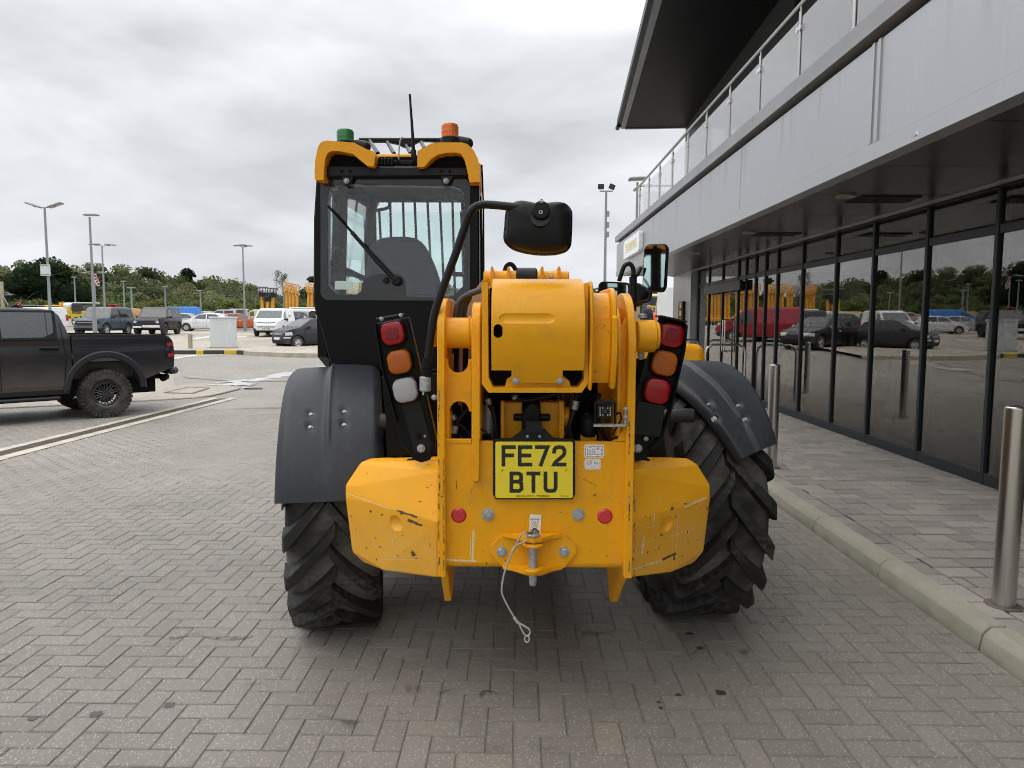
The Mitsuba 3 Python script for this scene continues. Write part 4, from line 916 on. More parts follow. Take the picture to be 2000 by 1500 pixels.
# stickers
s1 = pp('oil_sticker', rrect(1141, 1180, 868.5, 894, 3), YR - 0.0012, 0.001, 'sticker', 0.0, label='white sticker with two container symbols')
def lines(parent, name, strokes, Y, w, m='ink'):
    out = []
    for st in strokes:
        l = LineString(PX(st, Y)).buffer(w / 2, cap_style=2, join_style=2)
        out.append(prism(l, Y - 0.0003, Y + 0.0002, 'y'))
    part(parent, name, cat(*out), m)
lines(s1, 'symbols', [[(1144, 871.5), (1177, 871.5), (1177, 891), (1144, 891), (1144, 871.5)], [(1147, 876), (1147, 888), (1158, 888), (1158, 876)], [(1152.5, 878), (1149.8, 883.5), (1152.5, 886), (1155.2, 883.5), (1152.5, 878)], [(1164, 877), (1161.5, 877), (1161.5, 888), (1174.5, 888), (1174.5, 877), (1172, 877)], [(1168, 872.5), (1168, 878)], [(1166, 876), (1168, 878.3), (1170, 876)], [(1150, 874), (1155, 874)]], YR - 0.0014, 0.0014)
s2 = pp('grade_sticker', rrect(1142, 1173, 896.5, 917, 3), YR - 0.0012, 0.001, 'sticker', 0.0, label='white sticker reading OP 46')
face_text('OP 46', 1147, 907.5, 6.5, YR - 0.0013, 'ink', s2, 'lettering', wpx=21, depth=0.0004)
lines(s2, 'frame_line', [list(rrect(1144.5, 1170.5, 899, 914.5, 2)) + [rrect(1144.5, 1170.5, 899, 914.5, 2)[0]], [(1152, 911.5), (1163, 911.5)]], YR - 0.0014, 0.0008)
s3 = pp('hitch_sticker', [(1035, 1005), (1057, 1006), (1056, 1042), (1033, 1041)], YR - 0.0012, 0.001, 'sticker', 0.0, label='white sticker with a towing hook symbol')
lines(s3, 'symbols', [[(1035.5, 1014.5), (1055, 1014.5)]] + [[(1037 + 3.6 * i, 1014.5), (1039 + 3.6 * i, 1011.5)] for i in range(5)] + [[(1039, 1015), (1039, 1024), (1042, 1027), (1049, 1027), (1050, 1015)], [(1047, 1021.5), (1046, 1018.5), (1043, 1018), (1041.5, 1020.5), (1043, 1023), (1046, 1023), (1047, 1021.5)], [(1038, 1026), (1039.5, 1031), (1046, 1034.5), (1048, 1030), (1047, 1026)], [(1036, 1035), (1042, 1033), (1049, 1035)], [(1052, 1018.5), (1052.6, 1020)]], YR - 0.0014, 0.0013)
# reflectors, bolts, scratches
for a, b in ((896, 1006.5), (1181.5, 1008.5)):
    z_ = aty(a, b, YR); part(TH, 'reflector', lathe_y([(0, -0.0055), (0.022, -0.0055), (0.0265, -0.003), (0.029, 0.0)], z_[0], YR - 0.0005, z_[2], 32), 'red_reflector', smooth=25)
for a, b in ((953.5, 1004.5), (1129, 1004.5)):
    z_ = aty(a, b, YR); part(TH, 'frame_bolt', cat(lathe_y([(0, -0.014), (0.015, -0.014), (0.0175, -0.011), (0.0185, -0.004), (0.0235, -0.0035), (0.0235, 0.001)], z_[0], YR - 0.001, z_[2], 6), lathe_y([(0.017, -0.004), (0.0235, -0.0035), (0.0235, 0.001)], z_[0], YR - 0.0008, z_[2], 28)), 'zinc', smooth=25)
def streak(pts, w, seed):
    r = random.Random(seed); p = np.asarray(pts, float); d = p[-1] - p[0]; L = np.linalg.norm(d); n_ = np.array([-d[1], d[0]]) / L
    k = max(4, int(L / 4)); up_, dn_ = [], []
    for i in range(k + 1):
        c_ = p[0] + d * i / k; up_.append(tuple(c_ + n_ * w * r.uniform(0.25, 0.6))); dn_.append(tuple(c_ - n_ * w * r.uniform(0.25, 0.6)))
    return up_ + dn_[::-1]
decal(TH, 'scratch', rear_plate, [streak([(925, 1035), (923, 1096)], 5, 1), streak([(872, 1093), (931, 1096)], 4.5, 2), streak([(919, 1050), (918, 1090)], 1.5, 3)], 'scratch_pale', 0.0006, label='pale scrape marks on the rear plate')
decal(TH, 'scratch', rear_plate, [streak([(891, 937), (892, 956)], 1.4, 4), streak([(1138, 935), (1164, 948)], 0.8, 5), streak([(950, 1098), (951, 1103)], 2, 6)], 'chip_brown', 0.0006)
# edge wear on the plates' rear edges
def edge_wear(px, ys, Y, seed, wmax):
    r = random.Random(seed); out = []
    for y in ys:
        h = r.uniform(3, 16); w = r.uniform(1.0, wmax * 0.8); x = px + r.choice((0, 0, 1)) 
        q = aty(x, y, Y); q2 = aty(x + w, y + h, Y); n_ = 6
        zz_ = np.linspace(q[2], q2[2], n_); L = [(q[0], z) for z in zz_]; R_ = [(q[0] + (q2[0] - q[0]) * r.uniform(0.2, 1), z) for z in zz_]
        out.append(prism(Polygon(L + R_[::-1]), Y - 0.0012, Y - 0.0004, 'y'))
    part(TH, 'edge_wear', cat(*out), 'chip_brown', kind='stuff', label='chipped paint along the side plate edge')
ra = random.Random(9)
edge_wear(856, [ra.uniform(760, 1125) for _ in range(26)], YR - 0.035, 1, 4)
edge_wear(866, [ra.uniform(890, 1120) for _ in range(22)], YR - 0.035, 2, 3)
edge_wear(1228, [ra.uniform(820, 1120) for _ in range(20)], YR - 0.035, 3, 3.5)
edge_wear(1238, [ra.uniform(880, 1125) for _ in range(22)], YR - 0.035, 4, 2.5)

# tow hitch: two jaws, pin and lanyard
hz = lambda x, y: (940 + x / 4.84, 960 + y / 4.84)
pp('hitch_plate', [hz(*q) for q in ((80, 590), (85, 520), (200, 405), (790, 415), (895, 510), (897, 590), (790, 720), (560, 800), (440, 800), (210, 722))], YR - 0.014, 0.0135, 'yellow_paint', 0.002)
def jaw(ya, yb, name, ylip):
    Yj = 2.50
    z1, z0 = zl(960 + ya / 4.84, 2.55), zl(960 + yb / 4.84, 2.55)
    xs_ = [xl(hz(q, 0)[0], 2.55) for q in (205, 300, 420, 500, 580, 680, 790)]; dp = [0.002, 0.022, 0.06, 0.072, 0.06, 0.022, 0.002]
    q = [(x, YR - 0.014 - d) for x, d in zip(xs_, dp)]
    return q, z0, z1
q_, z0, z1 = jaw(450, 490, 'jaw', 0)
zj = [zl(1049, 2.55), zl(1107, 2.55)]
for nm, zt_, tk in (('upper_jaw', zl(1049, 2.55) + 0.004, 0.016), ('lower_jaw', zl(1118, 2.54) + 0.012, 0.016)):
    part(TH, nm, prism(Polygon(q_ + [(q_[-1][0], YR - 0.015), (q_[0][0], YR - 0.015)]), zt_ - tk, zt_, 'z', 0.002), 'yellow_paint')
# the flared cheeks from the plate to the jaws
hx = xl(1043, 2.53); Yp = 2.545
zpin0, zpin1 = zl(1143, Yp), zl(1046, Yp)
part(TH, 'hitch_pin', lathe_z([(0, 0), (0.011, 0.0), (0.0145, 0.012), (0.0145, 0.03), (0.0155, 0.031), (0.0155, zpin1 - zpin0), (0.012, zpin1 - zpin0 + 0.004), (0, zpin1 - zpin0 + 0.004)], hx, Yp, zpin0, 24), 'zinc', smooth=30)
part(TH, 'pin_head', lathe_z([(0, 0), (0.024, 0), (0.025, 0.006), (0.021, 0.011), (0.013, 0.013), (0.013, 0.020), (0, 0.021)], hx, Yp, zl(1049, 2.55) + 0.006, 24), 'zinc', smooth=30)
for zt_ in (zl(1066, 2.54), zl(1114, 2.54)):
    part(TH, 'pin_washer', lathe_z([(0.0165, 0), (0.038, 0), (0.039, 0.005), (0.036, 0.011), (0.0165, 0.011)], hx, Yp, zt_, 28), 'yellow_paint', smooth=30)
for a, b in ((980.3, 1077), (1101.5, 1077.5)): bolt(TH, a, b, YR - 0.0145, 0.0155)
part(TH, 'pin_clip', tube(bez([(hx - 0.02, Yp - 0.01, zpin1 + 0.014), (hx - 0.006, Yp - 0.026, zpin1 + 0.018), (hx + 0.004, Yp - 0.014, zpin1 + 0.03), (hx + 0.022, Yp - 0.012, zpin1 + 0.016)], 6), 0.0035, 8), 'chip_brown', smooth=True)
cab_pts = [hz(*q) for q in ((430, 440), (425, 400), (395, 388), (362, 430), (335, 500))]
YL = 2.505
up_loop = bez(hs(cab_pts, YL), 6)
lower = bez(hs([hz(*q) for q in ((440, 450), (385, 485), (330, 510), (295, 560), (262, 645), (215, 785), (193, 930), (212, 1005), (262, 1105), (318, 1200))], YL), 6)
mat('lanyard_wire', base_color=(0.42, 0.41, 0.39), roughness=0.45, metallic=0.3)
LN = part(TH, 'lanyard', tube(lower, 0.0034, 8), 'lanyard_wire', smooth=True, label='dangling steel wire lanyard of the hitch pin')
part(LN, 'loop', tube(up_loop, 0.003, 8), 'lanyard_wire', smooth=True)
part(LN, 'sleeve', cyl(aty(*hz(308, 1190), YL), aty(*hz(352, 1245), YL), 0.0062, 12, b=0.001), 'lanyard_wire', smooth=30)
part(LN, 'sleeve', cyl(aty(*hz(318, 522), YL), aty(*hz(290, 570), YL), 0.005, 12, b=0.001), 'lanyard_wire', smooth=30)
tear = bez(hs([hz(*q) for q in ((352, 1240), (400, 1268), (450, 1300), (460, 1340), (435, 1366), (405, 1345), (375, 1290), (355, 1245))], YL), 6)
part(LN, 'loop', tube(tear, 0.0037, 8), 'lanyard_wire', smooth=True)
part(LN, 'ring', tube([aty(*hz(432 + 22 * math.cos(t), 1393 + 32 * math.sin(t)), YL - 0.003 * math.cos(t)) for t in np.linspace(0, 2 * PI, 28)[:-1]], 0.0032, 8, closed=True), 'lanyard_wire', smooth=True)

# bumper wings: rounded hulls with a pressed dimple
def wing(side):
    if side < 0:
        inner = [(853, 908, 2.73), (853, 926, 2.67), (853, 1020, 2.605), (853, 1123, 2.66), (853, 1120, 3.0), (853, 899, 3.0)]
        outer = [(713, 920, 2.86), (689, 956, 2.84), (689, 974, 2.83), (701, 1074, 2.87), (716, 1088, 2.88), (716, 1080, 3.2), (695, 945, 3.2), (726, 914, 3.0)]
        mid = [(752, 1110, 2.78)]
    else:
        inner = [(1229, 908, 2.73), (1229, 926, 2.67), (1229, 1020, 2.605), (1229, 1123, 2.66), (1229, 1120, 3.0), (1229, 899, 3.0)]
        outer = [(1353, 923, 2.86), (1373, 956, 2.84), (1373, 976, 2.83), (1361, 1074, 2.87), (1347, 1090, 2.88), (1347, 1080, 3.2), (1365, 945, 3.2), (1340, 914, 3.0)]
        mid = [(1310, 1113, 2.78)]
    s = rhull([aty(*q) + np.array([0, 0.016, 0]) for q in inner + mid] + [aty(*q) + np.array([0, 0.034, 0]) for q in outer], [0.014] * (len(inner) + len(mid)) + [0.036] * len(outer))
    m = man(s).refine_to_length(0.03)
    a = (773, 1022) if side < 0 else (1302, 1024)
    h, n_ = hit(s, *a)
    ang = -0.35 if side < 0 else 0.45
    tool = trimesh.creation.icosphere(4); v = np.asarray(tool.vertices) * np.array([0.036, 0.03, 0.036]); tool = tm(v, tool.faces)
    tool = xf(tool, h + n_ * 0.012, ang)
    m = unman(m - man(tool))
    return m
wl, wr = wing(-1), wing(1)
W1 = part(TH, 'bumper_wing', wl, 'scuffed_yellow', smooth=32, label='left bumper wing with chipped paint')
W2 = part(TH, 'bumper_wing', wr, 'scuffed_yellow', smooth=32, label='right bumper wing with scrape marks')
c3 = lambda x, y: (640 + x / 2.632, 820 + y / 2.632)
decal(W1, 'paint_chip', wl, [chipshape(*c3(222, 470), 7, 9, 1), chipshape(*c3(280, 487), 8, 4, 2), chipshape(*c3(380, 478), 17, 11, 3, 0.4), streak([c3(355, 465), c3(460, 500)], 4, 4), streak([c3(412, 515), c3(486, 543)], 5, 5), chipshape(*c3(440, 690), 11, 22, 6, -0.5), chipshape(*c3(525, 642), 3, 12, 7), streak([c3(468, 795), c3(520, 798)], 3, 8), chipshape(*c3(385, 595), 4, 4, 9), chipshape(*c3(180, 738), 12, 4, 10, 0.5), chipshape(*c3(545, 480), 3, 5, 11)], 'chip_brown', kind='stuff', label='brown paint chips on the left wing')
decal(W1, 'scratch', wl, [streak([c3(100, 378), c3(330, 460)], 1.5, 20), streak([c3(160, 708), c3(520, 745)], 1.6, 21), streak([c3(205, 520), c3(215, 535)], 1.2, 22), streak([c3(260, 720), c3(480, 716)], 1.2, 23), streak([c3(330, 610), c3(360, 700)], 1.0, 24), streak([c3(250, 540), c3(420, 640)], 0.7, 25), streak([c3(180, 600), c3(300, 690)], 0.8, 26), streak([c3(480, 590), c3(530, 690)], 0.8, 27)], 'scratch_pale', kind='stuff', label='pale scratches on the left wing')
decal(W2, 'paint_chip', wr, [chipshape(*c3(1770, 458), 8, 12, 30, 0.5), chipshape(*c3(1715, 592), 13, 5, 31, 0.2), chipshape(*c3(1790, 497), 4, 6, 32), chipshape(*c3(1838, 432), 10, 4, 33), chipshape(*c3(1702, 658), 4, 7, 34), streak([c3(1720, 720), c3(1790, 685)], 4, 35), chipshape(*c3(1780, 705), 6, 16, 36), chipshape(*c3(1950, 455), 4, 9, 37), chipshape(*c3(1848, 577), 3, 8, 38), chipshape(*c3(1568, 715), 5, 12, 39), chipshape(*c3(1635, 497), 3, 6, 40), chipshape(*c3(1660, 505), 3, 5, 41)], 'chip_brown', kind='stuff', label='brown paint chips on the right wing')
decal(W2, 'scratch', wr, [streak([c3(1560, 770), c3(1720, 722)], 3, 50), streak([c3(1625, 598), c3(1615, 690)], 4, 51), streak([c3(1680, 480), c3(1678, 530)], 2.5, 52), streak([c3(1800, 480), c3(1790, 660)], 1.3, 53), streak([c3(1830, 450), c3(1945, 400)], 4, 54), streak([c3(1860, 560), c3(1850, 590)], 1.5, 55), streak([c3(1575, 640), c3(1600, 720)], 1.2, 56), streak([c3(1690, 420), c3(1720, 395)], 1.0, 57), streak([c3(1600, 560), c3(1700, 545)], 0.9, 58), streak([c3(1720, 610), c3(1900, 560)], 0.8, 59)], 'scratch_pale', kind='stuff', label='pale scratches on the right wing')
for s_, mm in (((802, 899), wl), ((1262, 899), wr)):
    z_ = hit(mm, *s_)
    if z_ is not None: part(TH, 'rubber_plug', lathe_z([(0, 0.006), (0.012, 0.005), (0.016, 0.0), (0.016, -0.01)], z_[0][0], z_[0][1], z_[0][2], 16), 'black_matt', smooth=30)

# tail lamp boards
def lens(parent, px, py, hw, ang, Y, m, name='lamp', ring=False):
    q = rrect(-hw, hw, -hw, hw, hw * 0.68, 8); c_, s_ = math.cos(ang), math.sin(ang)
    f = lambda k: [(px + (a * c_ - b * s_) * k, py + (a * s_ + b * c_) * k) for a, b in q]
    L = [(1.14, 0.012), (1.14, -0.006), (1.06, -0.010), (1.03, -0.008)]
    part(parent, name + '_bezel', loft([PX(f(k), Y) for k, _ in L], [Y + d for _, d in L]), 'black_satin', smooth=35)
    L = [(1.02, 0.0), (1.0, -0.014), (0.92, -0.021), (0.72, -0.0245), (0.4, -0.026)]
    k1 = part(parent, name, loft([PX(f(k), Y) for k, _ in L], [Y + d for _, d in L], cap=True), m, smooth=35)
    if ring:
        L = [(0.55, -0.0258), (0.5, -0.0285), (0.3, -0.029)]
        part(k1, 'centre', loft([PX(f(k), Y) for k, _ in L], [Y + d for _, d in L], cap=True), 'red_lens_dark', smooth=35)
def loft(rings, ys, cap=False):
    n = len(rings[0]); v = [(x, y, z) for r_, y in zip(rings, ys) for x, z in r_]; f = []
    for k in range(len(rings) - 1):
        for i in range(n):
            j = (i + 1) % n; f += [[k * n + i, k * n + j, (k + 1) * n + j], [k * n + i, (k + 1) * n + j, (k + 1) * n + i]]
    if cap:
        v.append(tuple(np.mean(v[-n:], 0))); 
        f += [[(len(rings) - 1) * n + i, (len(rings) - 1) * n + (i + 1) % n, len(v) - 1] for i in range(n)]
    return tm(v, f)
tz = lambda x, y: (720 + x / 4.6875, 600 + y / 4.6875)
YT = 2.72
TL = pp('tail_lamp_board', [tz(*q) for q in ((55, 150), (350, 92), (420, 330), (610, 1240), (598, 1330), (560, 1400), (480, 1424), (400, 1395), (372, 1330), (300, 1265), (250, 1050), (120, 560))], YT, 0.018, 'black_paint', 0.003, 0.004, label='left tail lamp board')
pp('rim', [tz(*q) for q in ((355, 90), (368, 100), (625, 1230), (610, 1240))], YT - 0.03, 0.04, 'black_paint', 0.002, parent=TL)
pp('rim', [tz(*q) for q in ((52, 150), (62, 148), (125, 560), (260, 1052), (250, 1060), (112, 560))], YT - 0.03, 0.04, 'black_paint', 0.002, parent=TL)
pp('inner_strip', [tz(*q) for q in ((290, 880), (470, 850), (580, 1250), (560, 1330), (420, 1340), (380, 1180))], YT - 0.005, 0.005, 'black_satin', 0.001, parent=TL)
lens(TL, *tz(225, 240), 22.5, -0.2, YT - 0.012, 'red_lens', ring=True)
lens(TL, *tz(285, 500), 23, -0.2, YT - 0.012, 'amber_lens')
lens(TL, *tz(340, 757), 23.5, -0.2, YT - 0.012, 'clear_lens')
bolt(TL, *tz(480, 1292), YT - 0.005, 0.0125); bolt(TL, *tz(457, 1180), YT - 0.005, 0.010, 'black_matt'); bolt(TL, *tz(516, 1180), YT - 0.005, 0.004)
part(TL, 'top_bar', cyl(aty(*tz(70, 112), YT - 0.03), aty(*tz(325, 68), YT - 0.03), 0.006, 10), 'black_satin', smooth=30)
for q in ((118, 106), (295, 72)): bolt(TL, *tz(*q), YT - 0.037, 0.006)
t2 = lambda x, y: (1220 + x / 4.6875, 600 + y / 4.6875)
TR = pp('tail_lamp_board', [t2(*q) for q in ((318, 76), (555, 140), (562, 330), (415, 962), (365, 905), (330, 1190), (235, 1180), (230, 1290), (205, 1395), (95, 1415), (82, 1150), (100, 850), (200, 500))], YT + 0.02, 0.018, 'black_paint', 0.003, 0.003, label='right tail lamp board')
pp('rim', [t2(*q) for q in ((556, 140), (582, 170), (560, 400), (425, 985), (330, 1262), (240, 1330), (232, 1290), (330, 1190), (412, 962), (545, 400))], YT - 0.02, 0.055, 'black_paint', 0.003, parent=TR)
pp('hood', [t2(*q) for q in ((318, 74), (340, 72), (575, 125), (578, 140), (545, 136), (318, 88))], YT - 0.05, 0.09, 'black_satin', 0.002, parent=TR)
pp('cover_box', [t2(*q) for q in ((125, 860), (368, 905), (330, 1190), (80, 1160))], YT - 0.005, 0.02, 'black_satin', 0.004, 0.004, parent=TR)
lens(TR, *t2(424, 256), 23.5, 0.2, YT + 0.008, 'red_lens', ring=True)
lens(TR, *t2(360, 512), 24, 0.22, YT + 0.008, 'amber_lens')
lens(TR, *t2(294, 766), 24.5, 0.22, YT + 0.008, 'red_lens')
bolt(TR, *t2(122, 1292), YT + 0.0, 0.0125); bolt(TR, *t2(195, 1205), YT + 0.0, 0.007)

# rear mirror on its bent arm
YM = 2.60
armp = hs([(833, 772), (834, 720), (840, 665), (849, 612), (866, 560), (889, 498), (906, 448)], YM)
armp = bez(np.vstack([armp, hs([(916, 420), (925, 407), (940, 400.5), (960, 400)], YM - 0.005), hs([(1000, 404), (1040, 409), (1088, 414)], YM - 0.02)]), 5)
MA = part(TH, 'mirror_arm', tube(armp, 0.0148, 14), 'black_satin', smooth=True)
part(MA, 'boot', lathe_z([(0, 0), (0.021, 0), (0.022, 0.02), (0.0185, 0.028), (0.0215, 0.034), (0.0155, 0.07), (0, 0.07)], xl(834, YM), YM, zl(737, YM), 20), 'black_matt', smooth=30)
part(MA, 'clamp', cat(cyl((xl(832, YM), YM, zl(765, YM)), (xl(832, YM), YM, zl(736, YM)), 0.023, 16, b=0.003), cyl((xl(832, YM), YM, zl(773, YM)), (xl(832, YM), YM, zl(764, YM)), 0.014, 12, b=0.002)), 'zinc', smooth=30)
part(MA, 'foot', bx(xl(840, YM), xl(853, YM), YM - 0.01, YM + 0.03, zl(778, YM), zl(730, YM), 0.003), 'black_paint')
bolt(MA, 848, 776, YM - 0.012, 0.008)
mz = lambda x, y: (940 + x / 5, 360 + y / 5)
out = [mz(*q) for q in ((300, 178), (370, 155), (480, 168), (545, 184), (640, 178), (760, 168), (830, 186), (880, 240), (893, 300), (888, 480), (880, 590), (840, 650), (760, 680), (680, 690), (560, 690), (430, 672), (320, 640), (250, 590), (215, 530), (222, 420), (232, 290), (250, 220))]
pc = np.mean(out, 0); outs = bez(np.vstack([out, out[:1]]), 4)[:-1]
ringk = lambda k, dx=0, dy=0: [(pc[0] + dx + (a - pc[0]) * k, pc[1] + dy + (b - pc[1]) * k) for a, b in outs]
L = [(0.98, 0.034, 0), (1.0, 0.028, 0), (1.0, 0.010, 0), (0.965, 0.004, 0), (0.955, 0.006, 0), (0.94, -0.010, -1.5), (0.88, -0.024, -2), (0.76, -0.034, -3), (0.55, -0.041, -4), (0.3, -0.045, -5)]
MH = part(TH, 'mirror_head', loft([PX(ringk(k, 0, dy), YM) for k, _, dy in L], [YM + d for _, d, _ in L], cap=True), 'black_satin', smooth=32, label='back of the square rear mirror head')
part(MH, 'mirror_face', loft([PX(ringk(k), YM) for k in (0.97, 0.5)], [YM + 0.033, YM + 0.0331], cap=True), 'mirror_glass')
cq = aty(*mz(583, 252), YM - 0.05)
part(MH, 'ball_clamp', lathe_y([(0, -0.012), (0.027, -0.012), (0.031, -0.008), (0.031, 0.022), (0.026, 0.03), (0.026, 0.05)], cq[0], YM - 0.05, cq[2], 28), 'black_satin', smooth=30)
part(MH, 'ball_socket', cyl(aty(*mz(575, 330), YM - 0.05), aty(*mz(572, 380), YM - 0.02), 0.033, 24, r2=0.026), 'black_satin', smooth=30)
for q in ((588, 164), (580, 272)):
    z_ = aty(*mz(*q), YM - 0.06); part(MH, 'screw', lathe_y([(0.0035, 0.0), (0.0035, -0.003), (0.007, -0.003), (0.0075, 0.001)], z_[0], YM - 0.0615, z_[2], 16), 'zinc', smooth=30)
part(MH, 'arm_end', cyl(aty(*mz(660, 255), YM - 0.02), aty(*mz(748, 265), YM - 0.02), 0.0155, 14, b=0.006), 'black_satin', smooth=30)

# ---- cab
YC, YF = 3.72, 5.05
cz = lambda x, y: (520 + x / 3, 160 + y / 3)
def cp(name, pts, Y, depth, m, b=0.004, r=0.0, holes=(), parent=None, **k):
    return pp(name, [cz(*q) for q in pts], Y, depth, m, b, r, [[cz(*q) for q in h] for h in holes], parent or CAB, **k)
CAB = 'telehandler__cab'
win = [cz(a, b) for a, b in ((360, 690), (362, 640), (385, 610), (425, 598), (1090, 610), (1135, 625), (1160, 660), (1165, 720), (1162, 1175), (1150, 1200), (1100, 1250), (1075, 1262), (940, 1262), (820, 1258), (805, 1150), (780, 1128), (620, 1128), (580, 1150), (560, 1180), (556, 1225), (530, 1245), (420, 1245), (375, 1210), (360, 1180))]
shell = [cz(a, b) for a, b in ((300, 490), (1180, 490), (1225, 560), (1248, 600), (1250, 1290), (1000, 1700), (385, 1690), (350, 1560), (318, 1440), (288, 1360), (275, 1285), (277, 800), (292, 560))]
wfr = rnd(PX([cz(a, b) for a, b in ((320, 600), (350, 560), (1165, 560), (1196, 600), (1196, 1250), (1170, 1283), (345, 1280), (320, 1250))], YC), 0.03)
part(TH, 'cab', prism(Polygon(PX(shell, YC)), YC, YC + 0.07, 'y', 0.008, holes=[PX(win, YC)]), 'black_paint', smooth=30, label='black cab shell')
part(CAB, 'rear_window_frit', prism(wfr, YC - 0.008, YC - 0.002, 'y', 0.001, holes=[list(rnd(PX(win, YC - 0.008), 0.008).exterior.coords)]), 'frit', label='black border of the rear window')
part(CAB, 'rear_window', prism(rnd(PX(win, YC - 0.006), 0.004), YC - 0.0049, YC - 0.0048, 'y'), 'cab_glass') if False else None
w_ = Polygon(PX(win, YC)).buffer(0.01); wv, wf = trimesh.creation.triangulate_polygon(w_, engine='earcut')
part(CAB, 'rear_window', tm(np.stack([wv[:, 0], np.full(len(wv), YC - 0.0015), wv[:, 1]], 1), wf), 'cab_glass', label='green tinted rear window of the cab')
X0, X1, X0f, X1f = -1.085, -0.205, -1.075, -0.32
zr0, zr1 = zl(325, YC), zl(362, YC)                       # roof underside and window head
# lower body, floor and front
def hexa(x0, x1, y0, z0, z1, x0f, x1f, y1, z0f, z1f):
    return hull_pts([(x0, y0, z0), (x1, y0, z0), (x0, y0, z1), (x1, y0, z1), (x0f, y1, z0f), (x1f, y1, z0f), (x0f, y1, z1f), (x1f, y1, z1f)])
zs = zl(588, YC)
part(CAB, 'lower_body', hexa(X0 + 0.06, X1, YC + 0.08, 0.95, zs - 0.10, X0 + 0.02, X1f, YF, 0.62, zs - 0.25), 'black_paint')
part(CAB, 'side_sill', hexa(X0, X0 + 0.05, YC + 0.08, zs - 0.3, zs - 0.0, X0f, X0f + 0.05, YF, 0.8, zs - 0.20), 'black_paint')
part(CAB, 'side_sill', hexa(X1 - 0.05, X1, YC + 0.08, zs - 0.3, zs - 0.0, X1f - 0.05, X1f, YF, 0.8, zs - 0.20), 'black_paint')
roofz = zl(300, YC)
part(CAB, 'roof_lining', hexa(X0 + 0.02, X1 - 0.02, YC + 0.08, roofz - 0.06, roofz, X0f + 0.02, X1f - 0.02, YF + 0.1, roofz - 0.015, roofz + 0.03), 'black_matt')
zfh = zl(393 - 8, YF)                                     # head of the windscreen
part(CAB, 'front_header', bx(X0f, X1f, YF - 0.05, YF, zl(394, YF), roofz + 0.02), 'black_matt')
part(CAB, 'front_sill', bx(X0f, X1f, YF - 0.05, YF, 0.7, zl(580, YF)), 'black_matt')
def pillar(p0, p1, wx, wy, name='pillar'):
    a, b = np.asarray(p0), np.asarray(p1); pts = []
    for q in (a, b):
        for i in (-1, 1):
            for j in (-1, 1): pts.append(q + np.array([i * wx / 2, j * wy / 2, 0]))
    part(CAB, name, hull_pts(pts), 'black_matt')
pillar((X0f + 0.03, YF, zs - 0.25), (X0f + 0.05, YF - 0.15, roofz - 0.05), 0.07, 0.09)
pillar((X1f - 0.03, YF, zs - 0.25), (X1f - 0.05, YF - 0.15, roofz - 0.05), 0.06, 0.08)
pillar((X0 + 0.02, YC + 0.44, zs - 0.1), (X0 + 0.05, YC + 0.44, roofz - 0.03), 0.05, 0.16)
pillar((X1 - 0.02, YC + 0.40, zs - 0.1), (X1 - 0.04, YC + 0.40, roofz - 0.03), 0.04, 0.10)
part(CAB, 'side_header', hexa(X0 + 0.03, X0 + 0.07, YC + 0.07, roofz - 0.11, roofz - 0.02, X0f + 0.03, X0f + 0.07, YF, roofz - 0.10, roofz), 'black_matt')
part(CAB, 'side_header', hexa(X1 - 0.07, X1 - 0.03, YC + 0.07, roofz - 0.11, roofz - 0.02, X1f - 0.07, X1f - 0.03, YF, roofz - 0.10, roofz), 'black_matt')
part(CAB, 'side_rail', cyl((X0 + 0.03, YC + 0.08, zl(505, YC)), (X0 + 0.03, YF - 0.05, zl(505, YC) - 0.05), 0.02, 10), 'black_matt', smooth=True)
part(CAB, 'side_rail', cyl((X1 - 0.03, YC + 0.08, zl(505, YC)), (X1 - 0.03, YF - 0.05, zl(505, YC) - 0.05), 0.02, 10), 'black_matt', smooth=True)
def pane4(name, a, b, c_, d): part(CAB, name, tm([a, b, c_, d], [[0, 1, 2], [0, 2, 3]]), 'cab_glass')
pane4('side_window', (X0 + 0.01, YC + 0.08, zs - 0.1), (X0f + 0.01, YF, zs - 0.25), (X0f + 0.06, YF - 0.1, roofz - 0.1), (X0 + 0.05, YC + 0.08, roofz - 0.06))
pane4('side_window', (X1 - 0.01, YC + 0.08, zs - 0.1), (X1f - 0.01, YF, zs - 0.25), (X1f - 0.06, YF - 0.1, roofz - 0.1), (X1 - 0.05, YC + 0.08, roofz - 0.06))
pane4('windscreen', (X0f + 0.04, YF - 0.02, zs - 0.3), (X1f - 0.04, YF - 0.02, zs - 0.3), (X1f - 0.06, YF - 0.02, roofz - 0.1), (X0f + 0.06, YF - 0.02, roofz - 0.1))
for (a, b), (c_, d) in (((725, 660), (740, 1250)), ((800, 660), (818, 1250)), ((868, 660), (893, 1250)), ((943, 660), (972, 1250)), ((1016, 660), (1043, 1250)), ((1090, 660), (1106, 1250)), ((662, 760), (688, 1250)), ((606, 760), (632, 1250)), ((1142, 760), (1160, 1250))):
    q0, q1 = aty(*cz(a, b), YF + 0.12), aty(*cz(c_, d), YF + 0.12)
    part(CAB, 'guard_bar', cyl(q0, q1, 0.009, 8), 'black_satin', smooth=True)
part(CAB, 'guard_hoop', tube(bez(hs([cz(*q) for q in ((600, 765), (650, 752), (700, 742), (722, 725), (722, 690))], YF + 0.1), 5), 0.012, 8), 'black_satin', smooth=True)
part(CAB, 'sun_visor', bx(xl(cz(640, 0)[0], YF - 0.1), xl(cz(725, 0)[0], YF - 0.1), YF - 0.12, YF - 0.08, zl(cz(0, 720)[1], YF), zl(cz(0, 695)[1], YF) + 0.05), 'black_matt')
